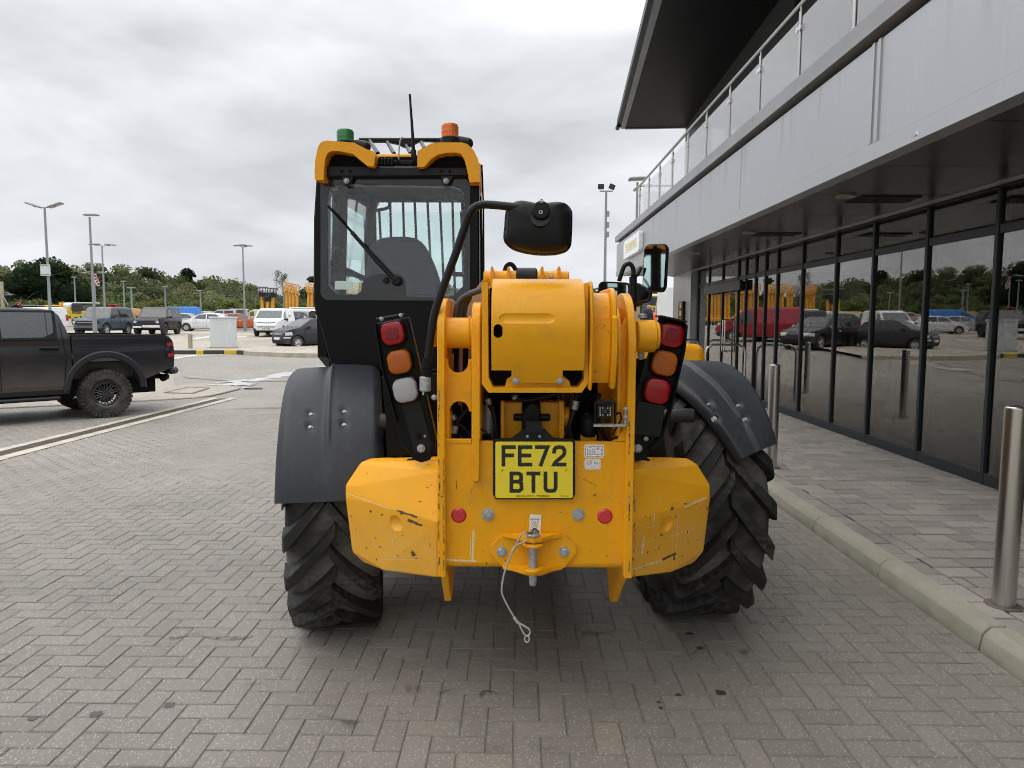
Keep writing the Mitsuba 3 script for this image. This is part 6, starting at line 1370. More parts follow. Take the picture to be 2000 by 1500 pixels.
def vehicle(name, label, category, sp, loc, ang, paint_m, rim_m='alloy', group=None, scale=1.0, wheels=True, dz=0.0, near=False, extra=()):
    k = thing(name, label, category, group)
    x0, y0 = loc; z0 = float(g(x0, y0)) + dz
    put = lambda m: xf(m, (x0, y0, z0), ang, scale)
    L, W, r = sp['L'], sp['W'], sp['r']
    def solid(o):
        side = Polygon(sp['side']).buffer(0.035 + o, quad_segs=4).buffer(-0.035)
        fr = [(a, b) for a, b in sp['front']]; fr = Polygon(fr + [(-a, b) for a, b in fr[::-1]]).buffer(-0.03).buffer(0.03 + o, quad_segs=4)
        pl = sp.get('plan') or [(L[0], W / 2 * 0.90), (L[0] + 0.25, W / 2), (L[1] - 0.7, W / 2), (L[1] - 0.15, W / 2 * 0.84), (L[1], W / 2 * 0.66)]
        pl = Polygon(pl + [(a, -b) for a, b in pl[::-1]]).buffer(o)
        A = man(prism(side, -2, 2, 'y')); Bq = man(prism(fr, -6, 6, 'x')); Cq = man(prism(pl, -1, 4, 'z'))
        return A ^ Bq ^ Cq
    body = solid(0.0); off = solid(0.007); thin = solid(0.0045) if near else None
    for s in sp['wheels']:
        for e in (-1, 1):
            body = body - man(cyl((s, e * (W / 2 - 0.30), r + sp.get('az', 0)), (s, e * (W / 2 + 0.2), r + sp.get('az', 0)), sp['arch'], 28))
    for c in sp.get('cuts', ()): body = body - man(c)
    part(k, 'body', put(unman(body)), paint_m, smooth=28)
    def chunk(nm, m, how, poly, rng_, lab=None, mirror=True, off_=None):
        for e in ((1, -1) if how == 'side' and mirror else (1,)):
            if how == 'side':
                t = prism(Polygon(poly), min(e * rng_[0], e * rng_[1]), max(e * rng_[0], e * rng_[1]), 'y')
            else: t = prism(Polygon(poly), rng_[0], rng_[1], 'x' if how == 'end' else 'z')
            q = (thin if nm == 'window_frame' else off) ^ man(t)
            if q.num_tri(): part(k, nm, put(unman(q)), m, smooth=28, label=lab)
    for c in sp['chunks'] + list(extra):
        chunk(*c)
    if wheels:
        for s in sp['wheels']:
            for e in (-1, 1):
                car_wheel(k, s, e * (W / 2 - sp['tw'] / 2 - 0.02), r, sp['tw'], rim_m, put, sp.get('spokes', 5), near, e)
    part(k, 'underbody', put(bx(L[0] + 0.3, L[1] - 0.3, -W / 2 + 0.25, W / 2 - 0.25, sp['zb'] - 0.04, sp['zb'] + 0.25)), 'black_matt')
    if 'mirror' in sp:
        s, z = sp['mirror']
        for e in (-1, 1): part(k, 'door_mirror', put(rhull([(s, e * (W / 2 - 0.02), z), (s - 0.02, e * (W / 2 + 0.14), z - 0.03), (s - 0.02, e * (W / 2 + 0.14), z + 0.06)], 0.045, False)), sp.get('mirror_m', 'car_trim'), smooth=40)
    return k, put
R4 = lambda a, b, c, d: [(a, c), (b, c), (b, d), (a, d)]
SUV = dict(L=(-2.16, 2.16), W=2.0, r=0.40, tw=0.26, wheels=(1.33, -1.27), arch=0.50, zb=0.38, mirror=(0.72, 1.22),
    side=[(-2.1, 0.45), (-0.8, 0.40), (0.8, 0.40), (2.02, 0.42), (2.14, 0.55), (2.14, 0.98), (2.04, 1.14), (0.92, 1.20), (0.47, 1.84), (0.30, 1.93), (-1.6, 1.95), (-2.0, 1.90), (-2.10, 1.2), (-2.14, 0.6)],
    front=[(0.88, 0.2), (0.99, 0.5), (1.0, 1.0), (0.95, 1.17), (0.81, 1.86), (0.70, 1.99)],
    chunks=[('side_window', 'car_glass_light', 'side', [(0.70, 1.24), (0.40, 1.76), (-0.12, 1.78), (-0.12, 1.24)], (0.5, 1.2)), ('side_window', 'car_glass', 'side', [(-0.24, 1.24), (-0.24, 1.78), (-1.5, 1.78), (-1.92, 1.72), (-1.98, 1.24)], (0.5, 1.2)),
            ('windscreen', 'car_glass_light', 'end', [(-0.84, 1.24), (0.84, 1.24), (0.74, 1.82), (-0.74, 1.82)], (0.30, 0.93)),
            ('grille', 'car_trim', 'end', R4(-0.55, 0.55, 0.68, 1.0), (1.9, 2.3)), ('lower_bumper', 'car_trim', 'end', R4(-0.9, 0.9, 0.36, 0.52), (1.8, 2.3)),
            ('headlight_surround', 'car_trim', 'end', R4(0.56, 0.86, 0.78, 1.0), (1.6, 2.3)), ('headlight_surround', 'car_trim', 'end', R4(-0.86, -0.56, 0.78, 1.0), (1.6, 2.3)),
            ('tail_light', 'car_red', 'side', R4(-2.2, -2.05, 0.95, 1.2), (0.7, 1.2)), ('door_seam', 'car_trim', 'side', R4(-0.20, -0.185, 0.5, 1.22), (0.5, 1.2)), ('door_seam', 'car_trim', 'side', R4(0.80, 0.815, 0.5, 1.18), (0.5, 1.2)), ('sill_trim', 'car_trim', 'side', R4(-0.75, 0.8, 0.36, 0.50), (0.5, 1.2)),
            ('rear_bumper', 'car_trim', 'side', R4(-2.3, -1.85, 0.40, 0.62), (0.3, 1.2))])
HATCH = dict(L=(-2.0, 2.1), W=1.76, r=0.315, tw=0.21, wheels=(1.30, -1.28), arch=0.365, zb=0.22, mirror=(0.62, 0.98), mirror_m='paint_white',
    side=[(-1.95, 0.32), (-0.9, 0.22), (0.9, 0.22), (1.98, 0.26), (2.10, 0.45), (2.06, 0.66), (1.85, 0.80), (1.0, 0.97), (0.35, 1.36), (-0.1, 1.46), (-0.9, 1.47), (-1.45, 1.40), (-1.85, 1.02), (-1.98, 0.92), (-2.02, 0.55)],
    front=[(0.78, 0.1), (0.87, 0.4), (0.88, 0.75), (0.84, 0.95), (0.66, 1.40), (0.55, 1.49)],
    chunks=[('side_window', 'car_glass_light', 'side', [(0.80, 1.0), (0.28, 1.34), (-0.22, 1.38), (-0.22, 0.98)], (0.4, 1.1)), ('side_window', 'car_glass', 'side', [(-0.30, 0.98), (-0.30, 1.385), (-0.95, 1.37), (-1.22, 1.22), (-1.28, 1.02)], (0.4, 1.1)),
            ('windscreen', 'car_glass_light', 'end', [(-0.74, 1.0), (0.74, 1.0), (0.58, 1.36), (-0.58, 1.36)], (0.3, 1.02)), ('rear_screen', 'car_glass', 'end', [(-0.62, 1.05), (0.62, 1.05), (0.52, 1.36), (-0.52, 1.36)], (-2.0, -1.40)),
            ('tail_light', 'car_red', 'side', R4(-2.1, -1.78, 0.80, 0.93), (0.4, 1.1)), ('headlight', 'car_lamp', 'side', R4(1.72, 2.2, 0.60, 0.74), (0.4, 1.1)), ('grille', 'car_trim', 'end', R4(-0.6, 0.6, 0.32, 0.5), (1.9, 2.2)),
            ('door_seam', 'car_trim', 'side', R4(-0.265, -0.255, 0.3, 0.98), (0.5, 1.2)), ('door_handle', 'paint_white', 'side', R4(-0.20, -0.02, 0.80, 0.83), (0.5, 1.2)), ('rear_bumper_trim', 'car_trim', 'end', R4(-0.7, 0.7, 0.25, 0.36), (-2.2, -1.8))])
DISCO = dict(L=(-2.4, 2.4), W=1.92, r=0.38, tw=0.25, wheels=(1.44, -1.44), arch=0.46, zb=0.36, mirror=(0.9, 1.15),
    side=[(-2.35, 0.5), (-0.9, 0.38), (0.9, 0.38), (2.3, 0.42), (2.38, 0.6), (2.36, 1.0), (2.2, 1.10), (1.1, 1.16), (0.55, 1.72), (0.35, 1.80), (-0.6, 1.82), (-0.7, 1.87), (-2.1, 1.88), (-2.25, 1.82), (-2.33, 1.1), (-2.38, 0.7)],
    front=[(0.86, 0.2), (0.95, 0.5), (0.96, 1.0), (0.93, 1.12), (0.80, 1.80), (0.72, 1.92)],
    chunks=[('side_window', 'car_glass_light', 'side', [(0.95, 1.16), (0.5, 1.66), (-0.1, 1.68), (-0.1, 1.16)], (0.5, 1.2)), ('side_window', 'car_glass', 'side', [(-0.2, 1.16), (-0.2, 1.68), (-1.0, 1.68), (-1.0, 1.16)], (0.5, 1.2)), ('side_window', 'car_glass', 'side', [(-1.28, 1.20), (-1.28, 1.80), (-2.06, 1.80), (-2.14, 1.20)], (0.5, 1.2)),
            ('windscreen', 'car_glass_light', 'end', [(-0.8, 1.2), (0.8, 1.2), (0.7, 1.7), (-0.7, 1.7)], (0.4, 1.12)), ('rear_screen', 'car_glass', 'end', [(-0.72, 1.2), (0.72, 1.2), (0.68, 1.74), (-0.68, 1.74)], (-2.5, -2.2)),
            ('tail_light', 'car_red', 'side', R4(-2.5, -2.24, 0.80, 1.22), (0.6, 1.2)), ('lower_trim', 'car_trim', 'side', R4(-2.5, -1.95, 0.4, 0.66), (0.3, 1.2)), ('lower_trim', 'car_trim', 'side', R4(-0.95, 0.95, 0.3, 0.52), (0.3, 1.2)),
            ('arch_trim', 'car_trim', 'side', [(-1.44 + 0.55 * math.cos(t), 0.38 + 0.55 * math.sin(t)) for t in np.linspace(0, PI, 15)] + [(-1.44 - 0.46 * math.cos(t), 0.38 + 0.46 * math.sin(t)) for t in np.linspace(0, PI, 15)], (0.5, 1.2)),
            ('grille', 'car_trim', 'end', R4(-0.5, 0.5, 0.7, 1.0), (2.2, 2.6)), ('headlight', 'car_lamp', 'side', R4(2.1, 2.5, 0.8, 1.0), (0.5, 1.2))])
VAN = dict(L=(-2.3, 2.3), W=1.92, r=0.335, tw=0.22, wheels=(1.42, -1.55), arch=0.40, zb=0.28, mirror=(0.95, 1.10),
    plan=[(-2.3, 0.93), (-2.2, 0.96), (1.4, 0.96), (2.05, 0.86), (2.3, 0.62)],
    side=[(-2.28, 0.35), (-1.0, 0.26), (1.0, 0.26), (2.15, 0.28), (2.29, 0.42), (2.30, 0.72), (2.16, 0.98), (1.62, 1.16), (0.82, 1.74), (0.45, 1.87), (-1.9, 1.90), (-2.22, 1.84), (-2.29, 1.0)],
    front=[(0.84, 0.1), (0.95, 0.45), (0.96, 1.0), (0.93, 1.15), (0.80, 1.80), (0.70, 1.93)],
    chunks=[('side_window', 'car_glass_light', 'side', [(1.32, 1.14), (0.78, 1.62), (0.46, 1.66), (0.42, 1.08), (1.2, 1.06)], (0.5, 1.2)), ('windscreen', 'car_glass_light', 'end', [(-0.84, 1.20), (0.84, 1.20), (0.74, 1.72), (-0.74, 1.72)], (0.72, 1.66)),
            ('bumper', 'car_trim', 'end', [(-0.98, 0.2), (0.98, 0.2), (0.98, 0.55), (0.72, 0.52), (0.6, 0.38), (-0.6, 0.38), (-0.72, 0.52), (-0.98, 0.55)], (1.6, 2.5)),
            ('headlight', 'car_lamp', 'end', [(0.46, 0.80), (0.86, 0.92), (0.88, 1.02), (0.62, 0.96)], (1.7, 2.5)), ('headlight', 'car_lamp', 'end', [(-0.46, 0.80), (-0.62, 0.96), (-0.88, 1.02), (-0.86, 0.92)], (1.7, 2.5)),
            ('grille', 'car_trim', 'end', [(-0.62, 0.90), (-0.10, 0.86), (0.10, 0.86), (0.62, 0.90), (0.62, 0.94), (0.1, 0.92), (-0.1, 0.92), (-0.62, 0.94)], (1.9, 2.5)), ('grille', 'car_trim', 'end', R4(-0.55, 0.55, 0.60, 0.65), (1.9, 2.5)), ('number_plate', 'plate_white', 'end', R4(-0.26, 0.26, 0.44, 0.55), (2.0, 2.5)),
            ('door_seam', 'car_trim', 'side', R4(0.30, 0.312, 0.4, 1.75), (0.5, 1.2)), ('door_handle', 'car_trim', 'side', R4(0.12, 0.20, 0.95, 1.0), (0.5, 1.2)), ('door_handle', 'car_trim', 'side', R4(0.40, 0.48, 0.95, 1.0), (0.5, 1.2)), ('tail_light', 'car_red', 'side', R4(-2.4, -2.2, 0.8, 1.3), (0.6, 1.2))])
MINI = dict(L=(-1.80, 1.83), W=1.68, r=0.305, tw=0.20, wheels=(1.15, -1.17), arch=0.355, zb=0.22, mirror=(0.62, 1.02), spokes=10,
    side=[(-1.75, 0.32), (-0.8, 0.21), (0.8, 0.21), (1.70, 0.24), (1.82, 0.42), (1.80, 0.66), (1.62, 0.88), (0.98, 1.04), (0.30, 1.42), (-0.05, 1.51), (-0.7, 1.50), (-1.3, 1.38), (-1.62, 1.0), (-1.76, 0.8), (-1.80, 0.5)],
    front=[(0.74, 0.1), (0.83, 0.4), (0.84, 0.72), (0.80, 0.95), (0.64, 1.42), (0.52, 1.53)],
    plan=[(-1.8, 0.62), (-1.55, 0.82), (1.05, 0.84), (1.55, 0.72), (1.83, 0.45)],
    chunks=[('side_window', 'car_glass', 'side', [(0.74, 1.06), (0.24, 1.38), (-0.40, 1.43), (-0.50, 1.03)], (0.4, 1.1)), ('side_window', 'car_glass', 'side', [(-0.58, 1.03), (-0.48, 1.43), (-0.95, 1.38), (-1.2, 1.10)], (0.4, 1.1)),
            ('windscreen', 'car_glass_light', 'end', [(-0.70, 1.06), (0.70, 1.06), (0.56, 1.42), (-0.56, 1.42)], (0.2, 0.98)), ('headlight', 'car_lamp', 'side', [(1.38, 0.66), (1.70, 0.64), (1.70, 0.78), (1.45, 0.82)], (0.30, 1.1)), ('fog_lamp', 'car_lamp', 'side', R4(1.5, 1.76, 0.50, 0.57), (0.35, 1.1)),
            ('grille', 'car_trim', 'end', R4(-0.55, 0.55, 0.26, 0.42), (1.6, 2.0)), ('bonnet_trim', 'alloy', 'end', R4(-0.32, 0.32, 0.70, 0.725), (1.5, 2.0)), ('number_plate', 'plate_white', 'end', R4(-0.26, 0.26, 0.44, 0.55), (1.7, 2.0)), ('door_seam', 'black_matt', 'side', R4(0.78, 0.79, 0.35, 1.02), (0.5, 1.2)), ('sill_trim', 'car_trim', 'side', R4(-0.75, 0.75, 0.1, 0.29), (0.4, 1.2)), ('tail_light', 'car_red', 'side', R4(-1.9, -1.68, 0.7, 0.95), (0.4, 1.1))])
rad = math.radians
# rear-left contact of the pickup at (-7.1, 12.07); it points left and slightly towards the camera
PA = rad(-134.5)
fwd, lft = np.array([math.cos(PA), math.sin(PA)]), np.array([-math.sin(PA), math.cos(PA)])
PW = 1.98
ploc = np.array([-7.10, 12.07]) - lft * (PW / 2 - 0.02)
PU = dict(L=(-1.13, 4.20), W=PW, r=0.41, tw=0.285, wheels=(0.0, 3.25), arch=0.60, az=0.02, zb=0.42, mirror=(2.55, 1.32), spokes=10,
    plan=[(-1.13, 0.93), (-1.0, 0.985), (0.75, 0.99), (3.3, 0.99), (3.95, 0.86), (4.2, 0.6)],
    side=[(-1.10, 0.84), (-0.60, 0.64), (0.60, 0.46), (2.6, 0.46), (3.9, 0.50), (4.15, 0.62), (4.15, 1.12), (3.95, 1.24), (2.85, 1.32), (2.05, 1.82), (1.85, 1.88), (1.10, 1.865), (0.90, 1.83), (0.80, 1.75), (0.70, 1.53), (0.665, 1.43), (-0.92, 1.42), (-1.03, 1.385), (-1.09, 1.30), (-1.11, 1.0)],
    front=[(0.90, 0.3), (0.985, 0.6), (0.99, 1.12), (0.955, 1.26), (0.955, 1.36), (0.83, 1.83), (0.70, 1.90)],
    cuts=(bx(-0.99, 0.62, -0.83, 0.83, 0.95, 1.6), bx(0.615, 0.645, -2, 2, 0.5, 1.425)),
    chunks=[('window_frame', 'black_satin', 'side', [(0.87, 1.34), (0.87, 1.84), (1.9, 1.86), (2.10, 1.83), (2.72, 1.38), (2.7, 1.34)], (0.5, 1.2)), ('rear_side_window', 'car_glass_light', 'side', rrect(0.93, 1.84, 1.395, 1.80, 0.03)[:12] + [(0.93, 1.60), (0.94, 1.47), (1.12, 1.395)] + [(1.82, 1.39)], (0.5, 1.2)),
            ('front_side_window', 'car_glass_light', 'side', [(1.93, 1.39), (1.93, 1.80), (2.05, 1.77), (2.62, 1.42), (2.6, 1.38)], (0.5, 1.2)),
            ('window_pillar', 'black_satin', 'side', R4(1.845, 1.925, 1.38, 1.82), (0.5, 1.2)), ('quarter_bar', 'black_satin', 'side', R4(1.035, 1.055, 1.38, 1.81), (0.5, 1.2)),
            ('windscreen', 'car_glass_light', 'end', [(-0.84, 1.36), (0.84, 1.36), (0.74, 1.78), (-0.74, 1.78)], (2.02, 2.8)),
            ('door_seam', 'black_matt', 'side', R4(1.88, 1.892, 0.56, 1.36), (0.5, 1.2)), ('door_seam', 'black_matt', 'side', [(0.80, 1.62), (0.812, 1.62), (0.745, 1.05), (0.80, 0.60), (0.788, 0.60), (0.733, 1.05)], (0.5, 1.2)), ('sill_trim', 'car_trim', 'side', R4(0.72, 2.55, 0.40, 0.53), (0.5, 1.2)),
            ('tail_light_middle', 'car_glass', 'side', R4(-1.2, -0.945, 1.09, 1.215), (0.6, 1.2)), ('tail_light', 'car_red', 'side', R4(-1.2, -0.985, 1.22, 1.275), (0.6, 1.2)), ('tail_light', 'car_red', 'side', R4(-1.2, -0.985, 1.02, 1.085), (0.6, 1.2)), ('tail_light_edge', 'car_glass', 'side', R4(-0.98, -0.945, 1.22, 1.30), (0.6, 1.2)), ('tail_light_edge', 'car_glass', 'side', R4(-0.98, -0.945, 1.01, 1.085), (0.6, 1.2)), ('bed_rail', 'black_satin', 'side', R4(-0.98, 0.615, 1.395, 1.44), (0.83, 1.2)),
            ('body_crease', 'paint_pickup', 'side', [(-0.94, 1.235), (0.60, 1.245), (0.60, 1.265), (-0.94, 1.255)], (0.9, 1.2)), ('grille', 'car_trim', 'end', R4(-0.7, 0.7, 0.7, 1.1), (3.9, 4.4)), ('headlight', 'car_lamp', 'side', R4(3.7, 4.3, 0.95, 1.12), (0.5, 1.2))])
SM = lambda q: 1.03 * q if q < 0 else 0.79 * q if q < 2.0 else 1.58 + (q - 2.0) * (4.2 - 1.58) / 2.2     # lengths as seen from the rear axle
PU['side'] = [(SM(a), b) for a, b in PU['side']]; PU['plan'] = [(SM(a), b) for a, b in PU['plan']]; PU['L'] = (SM(-1.13), 4.2); PU['arch'] = 0.56; PU['az'] = 0.08
PU['chunks'] = [(n, m, h, [(SM(a), b) for a, b in q] if h == 'side' else q, r) for n, m, h, q, r in PU['chunks']]
PU['cuts'] = (bx(SM(-0.99), SM(0.62), -0.83, 0.83, 0.95, 1.6), bx(SM(0.615), SM(0.645), -2, 2, 0.5, 1.425))
PU['mirror'] = (SM(2.55), 1.32)
K, put = vehicle('pickup', 'dusty black double cab pickup cut off by the left edge', 'pickup', PU, ploc, PA, 'paint_pickup', 'black_alloy', near=True)
for e in (1, -1):
    y0, y1 = (PW / 2 - 0.12, PW / 2 + 0.030)
    for s_ in (0.0, 3.25):
        o = [(s_ + 0.64 * math.cos(t), 0.50 + 0.655 * math.sin(t)) for t in np.linspace(-0.05, PI + 0.02, 31)]; i_ = [(s_ + 0.545 * math.cos(t), 0.49 + 0.55 * math.sin(t)) for t in np.linspace(PI - 0.02, 0.05, 31)]
        m = prism(Polygon(o + i_), e * y0, e * y1, 'y', 0.02)
        part(K, 'wheel_arch_flare', put(m), 'fender_plastic', smooth=35)
    part(K, 'side_step', put(rhull([(0.72, e * 1.0, 0.40), (2.5, e * 1.0, 0.40), (0.72, e * 0.90, 0.38), (2.5, e * 0.90, 0.38)], 0.028)), 'car_trim', smooth=40)
    part(K, 'door_handle', put(rhull([(0.70, e * (PW / 2 + 0.012), 1.215), (0.93, e * (PW / 2 + 0.012), 1.225)], 0.02)), 'black_satin', smooth=40)
    part(K, 'exhaust_box', put(bx(-0.9, -0.55, e * 0.45, e * 0.6, 0.5, 0.62, 0.03)), 'black_matt')
part(K, 'rear_bumper', put(rhull([(-1.10, -0.9, 0.76), (-1.10, 0.9, 0.76), (-1.19, 0.8, 0.76), (-1.19, -0.8, 0.76)], 0.065)), 'car_trim', smooth=40)
part(K, 'tow_hitch', put(cat(bx(-1.18, -0.75, -0.08, 0.08, 0.56, 0.68, 0.02), bx(-1.18, -0.85, -0.45, 0.45, 0.60, 0.66, 0.02), rhull([(-1.12, 0.55, 0.63), (-1.0, 0.75, 0.62)], 0.06))), 'black_matt', smooth=40)
part(K, 'bed_floor', put(bx(-1.0, 0.48, -0.82, 0.82, 0.955, 0.97)), 'black_matt')
part(K, 'chassis_rail', put(cat(bx(-0.9, 3.6, 0.35, 0.5, 0.45, 0.6), bx(-0.9, 3.6, -0.5, -0.35, 0.45, 0.6), cyl((0, -0.7, 0.41), (0, 0.7, 0.41), 0.07, 12))), 'black_matt')
part(K, 'roof_aerial', put(cat(rhull([(0.98, 0, 1.875), (1.16, 0, 1.875), (1.06, 0, 1.93)], 0.018), cyl((1.02, 0, 1.92), (0.78, 0.0, 2.14), 0.008, 6))), 'black_satin', smooth=40)

def front_kit(k, put, s, zc_, plate=True):
    for e in (-1, 1):
        part(k, 'headlight', put(lathe([(0.085, 0), (0.085, 0.02), (0.06, 0.022), (0.055, 0.012), (0, 0.012)], (s, e * 0.71, zc_), (0, 1, 0), (0, 0, 1), (1, 0, 0), 20)), 'car_lamp', smooth=30)
        part(k, 'headlight_bar', put(bx(s, s + 0.02, e * 0.60, e * 0.66, zc_ - 0.03, zc_ + 0.06, 0.004)), 'car_lamp')
k, put = vehicle('suv', 'boxy blue grey off-roader behind the near lamp post', 'car', SUV, (-28.3, 48.15), rad(-90), 'paint_blue_grey')
front_kit(k, put, 2.13, 0.90)
part(k, 'grille_bar', put(bx(2.13, 2.155, -0.5, 0.5, 0.86, 0.90)), 'alloy')
def car_text(txt, h, s, yc, z, put, m, k, name):
    t = meshkit.text_mesh(txt, h, 0.01); v = np.asarray(t.vertices); w = v[:, 0].max()
    part(k, name, put(tm(np.stack([s + v[:, 2], v[:, 0] - w / 2 + yc, z + v[:, 1]], 1), t.faces)), m)
car_text('D E F E N D E R', 0.055, 2.10, 0, 1.045, put, 'plate_white', k, 'bonnet_lettering')
k, put = vehicle('suv', 'boxy gloss black off-roader left of the white hatchback', 'car', SUV, (-25.3, 49.5), rad(-82), 'paint_black', 'black_alloy')
front_kit(k, put, 2.13, 0.90)
part(k, 'bumper_insert', put(bx(2.13, 2.17, -0.25, 0.85, 0.52, 0.68, 0.02)), 'plate_white')
part(k, 'number_plate', put(bx(2.16, 2.19, -0.85, -0.3, 0.50, 0.62, 0.01)), 'plate_white')
vehicle('hatchback', 'white hatchback parked side-on behind the grey cabinet', 'car', HATCH, (-26.0, 58.6), rad(-168), 'paint_white')
vehicle('suv', 'tall silver off-roader with stepped roof behind the white hatchback', 'car', DISCO, (-28.6, 68.5), rad(-166), 'paint_silver')
k, put = vehicle('van', 'white panel van facing the camera beside the black hatchback', 'van', VAN, (-16.9, 48.85), rad(-84), 'paint_white')
car_text('AV73 FDM', 0.075, 2.305, 0, 0.46, put, 'ink', k, 'plate_lettering')
part(k, 'side_sign', put(bx(-1.1, -0.2, 0.935, 0.945, 1.32, 1.46, 0.0)), 'sign_yellow')
fa = rad(-132); ff, fl2 = np.array([math.cos(fa), math.sin(fa)]), np.array([-math.sin(fa), math.cos(fa)])
floc = np.array([-10.65, 34.06]) - ff * 1.15 - fl2 * 0.82
k, put = vehicle('hatchback', 'small dark grey hatchback just left of the telehandler cab', 'car', MINI, floc, fa, 'paint_charcoal', 'alloy')
vehicle('van', 'bright blue van roof showing behind the black off-roader', 'van', VAN, (-34.9, 71.5), rad(196), 'paint_blue', scale=1.1)
vehicle('hatchback', 'orange car behind the lamp post between silver off-roader and white van', 'car', HATCH, (-24.6, 62.5), rad(25), 'paint_orange')
vehicle('van', 'cream van roof behind the orange car', 'van', VAN, (-30.2, 82.0), rad(-160), 'paint_cream')
vehicle('hatchback', 'dark hatchback half hidden behind the white van at its left', 'car', HATCH, (-21.6, 64.5), rad(-150), 'paint_dark', scale=1.05)
vehicle('hatchback', 'dark estate car right behind the white van', 'car', HATCH, (-18.6, 61.5), rad(-15), 'paint_dark', scale=1.12)
vehicle('van', 'white van behind the dark estate car', 'van', VAN, (-22.5, 76.0), rad(-10), 'paint_white')
vehicle('hatchback', 'grey hatchback roof between blue van and silver off-roader', 'car', HATCH, (-36.0, 80.0), rad(170), 'paint_silver', scale=1.1)
vehicle('hatchback', 'silver car roof just left of the silver off-roader', 'car', HATCH, (-33.0, 79.0), rad(175), 'paint_silver', scale=1.1)
vehicle('hatchback', 'pale car roof between the two boxy off-roaders', 'car', HATCH, (-30.2, 62.0), rad(-150), 'paint_silver')
k, put = vehicle('van', 'white van with yellow label behind the pickup cab', 'van', VAN, (-39.6, 57.6), rad(178), 'paint_white')
part(k, 'label', put(bx(-2.05, -1.15, 0.885, 0.93, 1.42, 1.60)), 'kerb_yellow')
t = meshkit.text_mesh('LAND', 0.12, 0.01); v = np.asarray(t.vertices)
part(k, 'label_lettering', put(tm(np.stack([-1.72 + v[:, 0] * -1 + 0.46, 0.935 + v[:, 2], 1.45 + v[:, 1]], 1), np.asarray(t.faces)[:, ::-1])), 'ink')
# cars seen only mirrored in the showroom windows
vehicle('van', 'red van hidden behind the telehandler, seen mirrored in the windows', 'van', VAN, (-6.5, 44.0), rad(12), 'paint_red', scale=1.1)
vehicle('suv', 'black off-roader hidden behind the telehandler, seen mirrored in the windows', 'car', HATCH, (-7.2, 36.5), rad(-35), 'paint_black', scale=1.12)
vehicle('van', 'dark van hidden behind the telehandler, seen mirrored in the windows', 'van', VAN, (-8.5, 45.0), rad(10), 'paint_dark')
vehicle('van', 'silver van hidden behind the telehandler, seen mirrored in the windows', 'van', VAN, (-9.6, 48.5), rad(10), 'paint_silver')

# recovery truck and oddments behind the pickup roof
def place_at(px, py, Y): return aty(px, py, Y)
q = aty(150, 610, 72.0); zt_ = float(g(q[0], 72))
k = thing('truck', 'black cab lorry with yellow body and white tank behind the pickup', 'truck')
def tb(name, pxa, pxb, pya, pyb, Y, d, m, b=0.04): 
    a, c = aty(pxa, pyb, Y), aty(pxb, pya, Y); return part(k, name, bx(a[0], c[0], Y, Y + d, a[2], c[2], b), m)
tb('cab', 139, 160, 592, 615, 72, 2.3, 'paint_black', 0.1); tb('cab_roof', 140, 170, 590, 593, 72, 2.3, 'paint_silver', 0.05); tb('windscreen', 159, 171, 594, 606, 72.1, 2.1, 'car_glass_light', 0.08); tb('cab_lower', 138, 171, 607, 630, 72, 2.3, 'kerb_yellow', 0.08)
tb('tank', 121, 138, 591, 604, 72.2, 2.0, 'paint_white', 0.2); tb('bulkhead', 115, 121, 591, 606, 72.2, 2.0, 'yellow_plain', 0.05); tb('bed', 70, 138, 604, 618, 72, 2.4, 'kerb_yellow', 0.05); tb('crane_arm', 72, 116, 596, 601, 72.4, 0.5, 'kerb_yellow', 0.1)
tb('load', 100, 115, 598, 605, 72.2, 1.5, 'black_matt', 0.05)
for a in (85, 105, 150):
    c = aty(a, 632, 72); part(k, 'wheel', cyl((c[0], 71.95, zt_ + 0.5), (c[0], 72.3, zt_ + 0.5), 0.5, 20), 'road_tyre', smooth=30)
k = thing('digger', 'red machine arm and dark roof behind the pickup roof at the far left', 'digger')
tb('arm', 33, 38, 594, 600, 70, 0.4, 'paint_red', 0.05); tb('roof', 35, 63, 595.5, 600, 70.5, 2, 'paint_dark', 0.1); tb('body', 25, 66, 600, 632, 70.5, 2.2, 'paint_dark', 0.1)
q = [aty(a, b, 71) for a, b in ((29, 600), (33, 592), (39, 591), (41, 599))]
part(k, 'boom', tube(q, 0.07, 6), 'paint_red', smooth=True)
k = thing('attachment_frame', 'small red steel frame behind the blue grey off-roader', 'frame')
tb('top_bar', 213, 229, 594.5, 596, 75, 0.3, 'paint_red', 0.02); tb('bottom_bar', 213, 229, 599, 600.5, 75, 0.3, 'paint_red', 0.02); tb('side', 213, 216, 594.5, 640, 75, 0.3, 'paint_red', 0.02); tb('side', 226, 229, 594.5, 640, 75, 0.3, 'paint_red', 0.02); tb('plate', 217, 225, 596, 600, 75.1, 0.1, 'paint_dark', 0.01)
q = aty(263, 603, 95); v = trimesh.creation.icosphere(3); vv = np.asarray(v.vertices) * np.array([1.5, 1.5, 1.6]); vv *= (0.85 + 0.3 * meshkit.fbm(vv * 1.4 + 9, 3, 1))[:, None]; rr2 = np.hypot(vv[:, 0], vv[:, 1]); 
mat('sand_heap', base_color=(0.32, 0.20, 0.10), roughness=0.95)
solo('sand_heap', tm(vv + np.array([q[0], 95, q[2] - 1.55]), v.faces), 'sand_heap', 'small heap of orange sand between the boxy off-roaders', 'sand heap', smooth=True)
k = thing('flatbed_lorry', 'long pale lorry side behind the dark estate car', 'truck')
tb('side', 565, 640, 600, 628, 88, 2.2, 'paint_white', 0.05)
tb('stripe', 566, 640, 602, 604, 87.98, 0.03, 'paint_silver', 0.0)

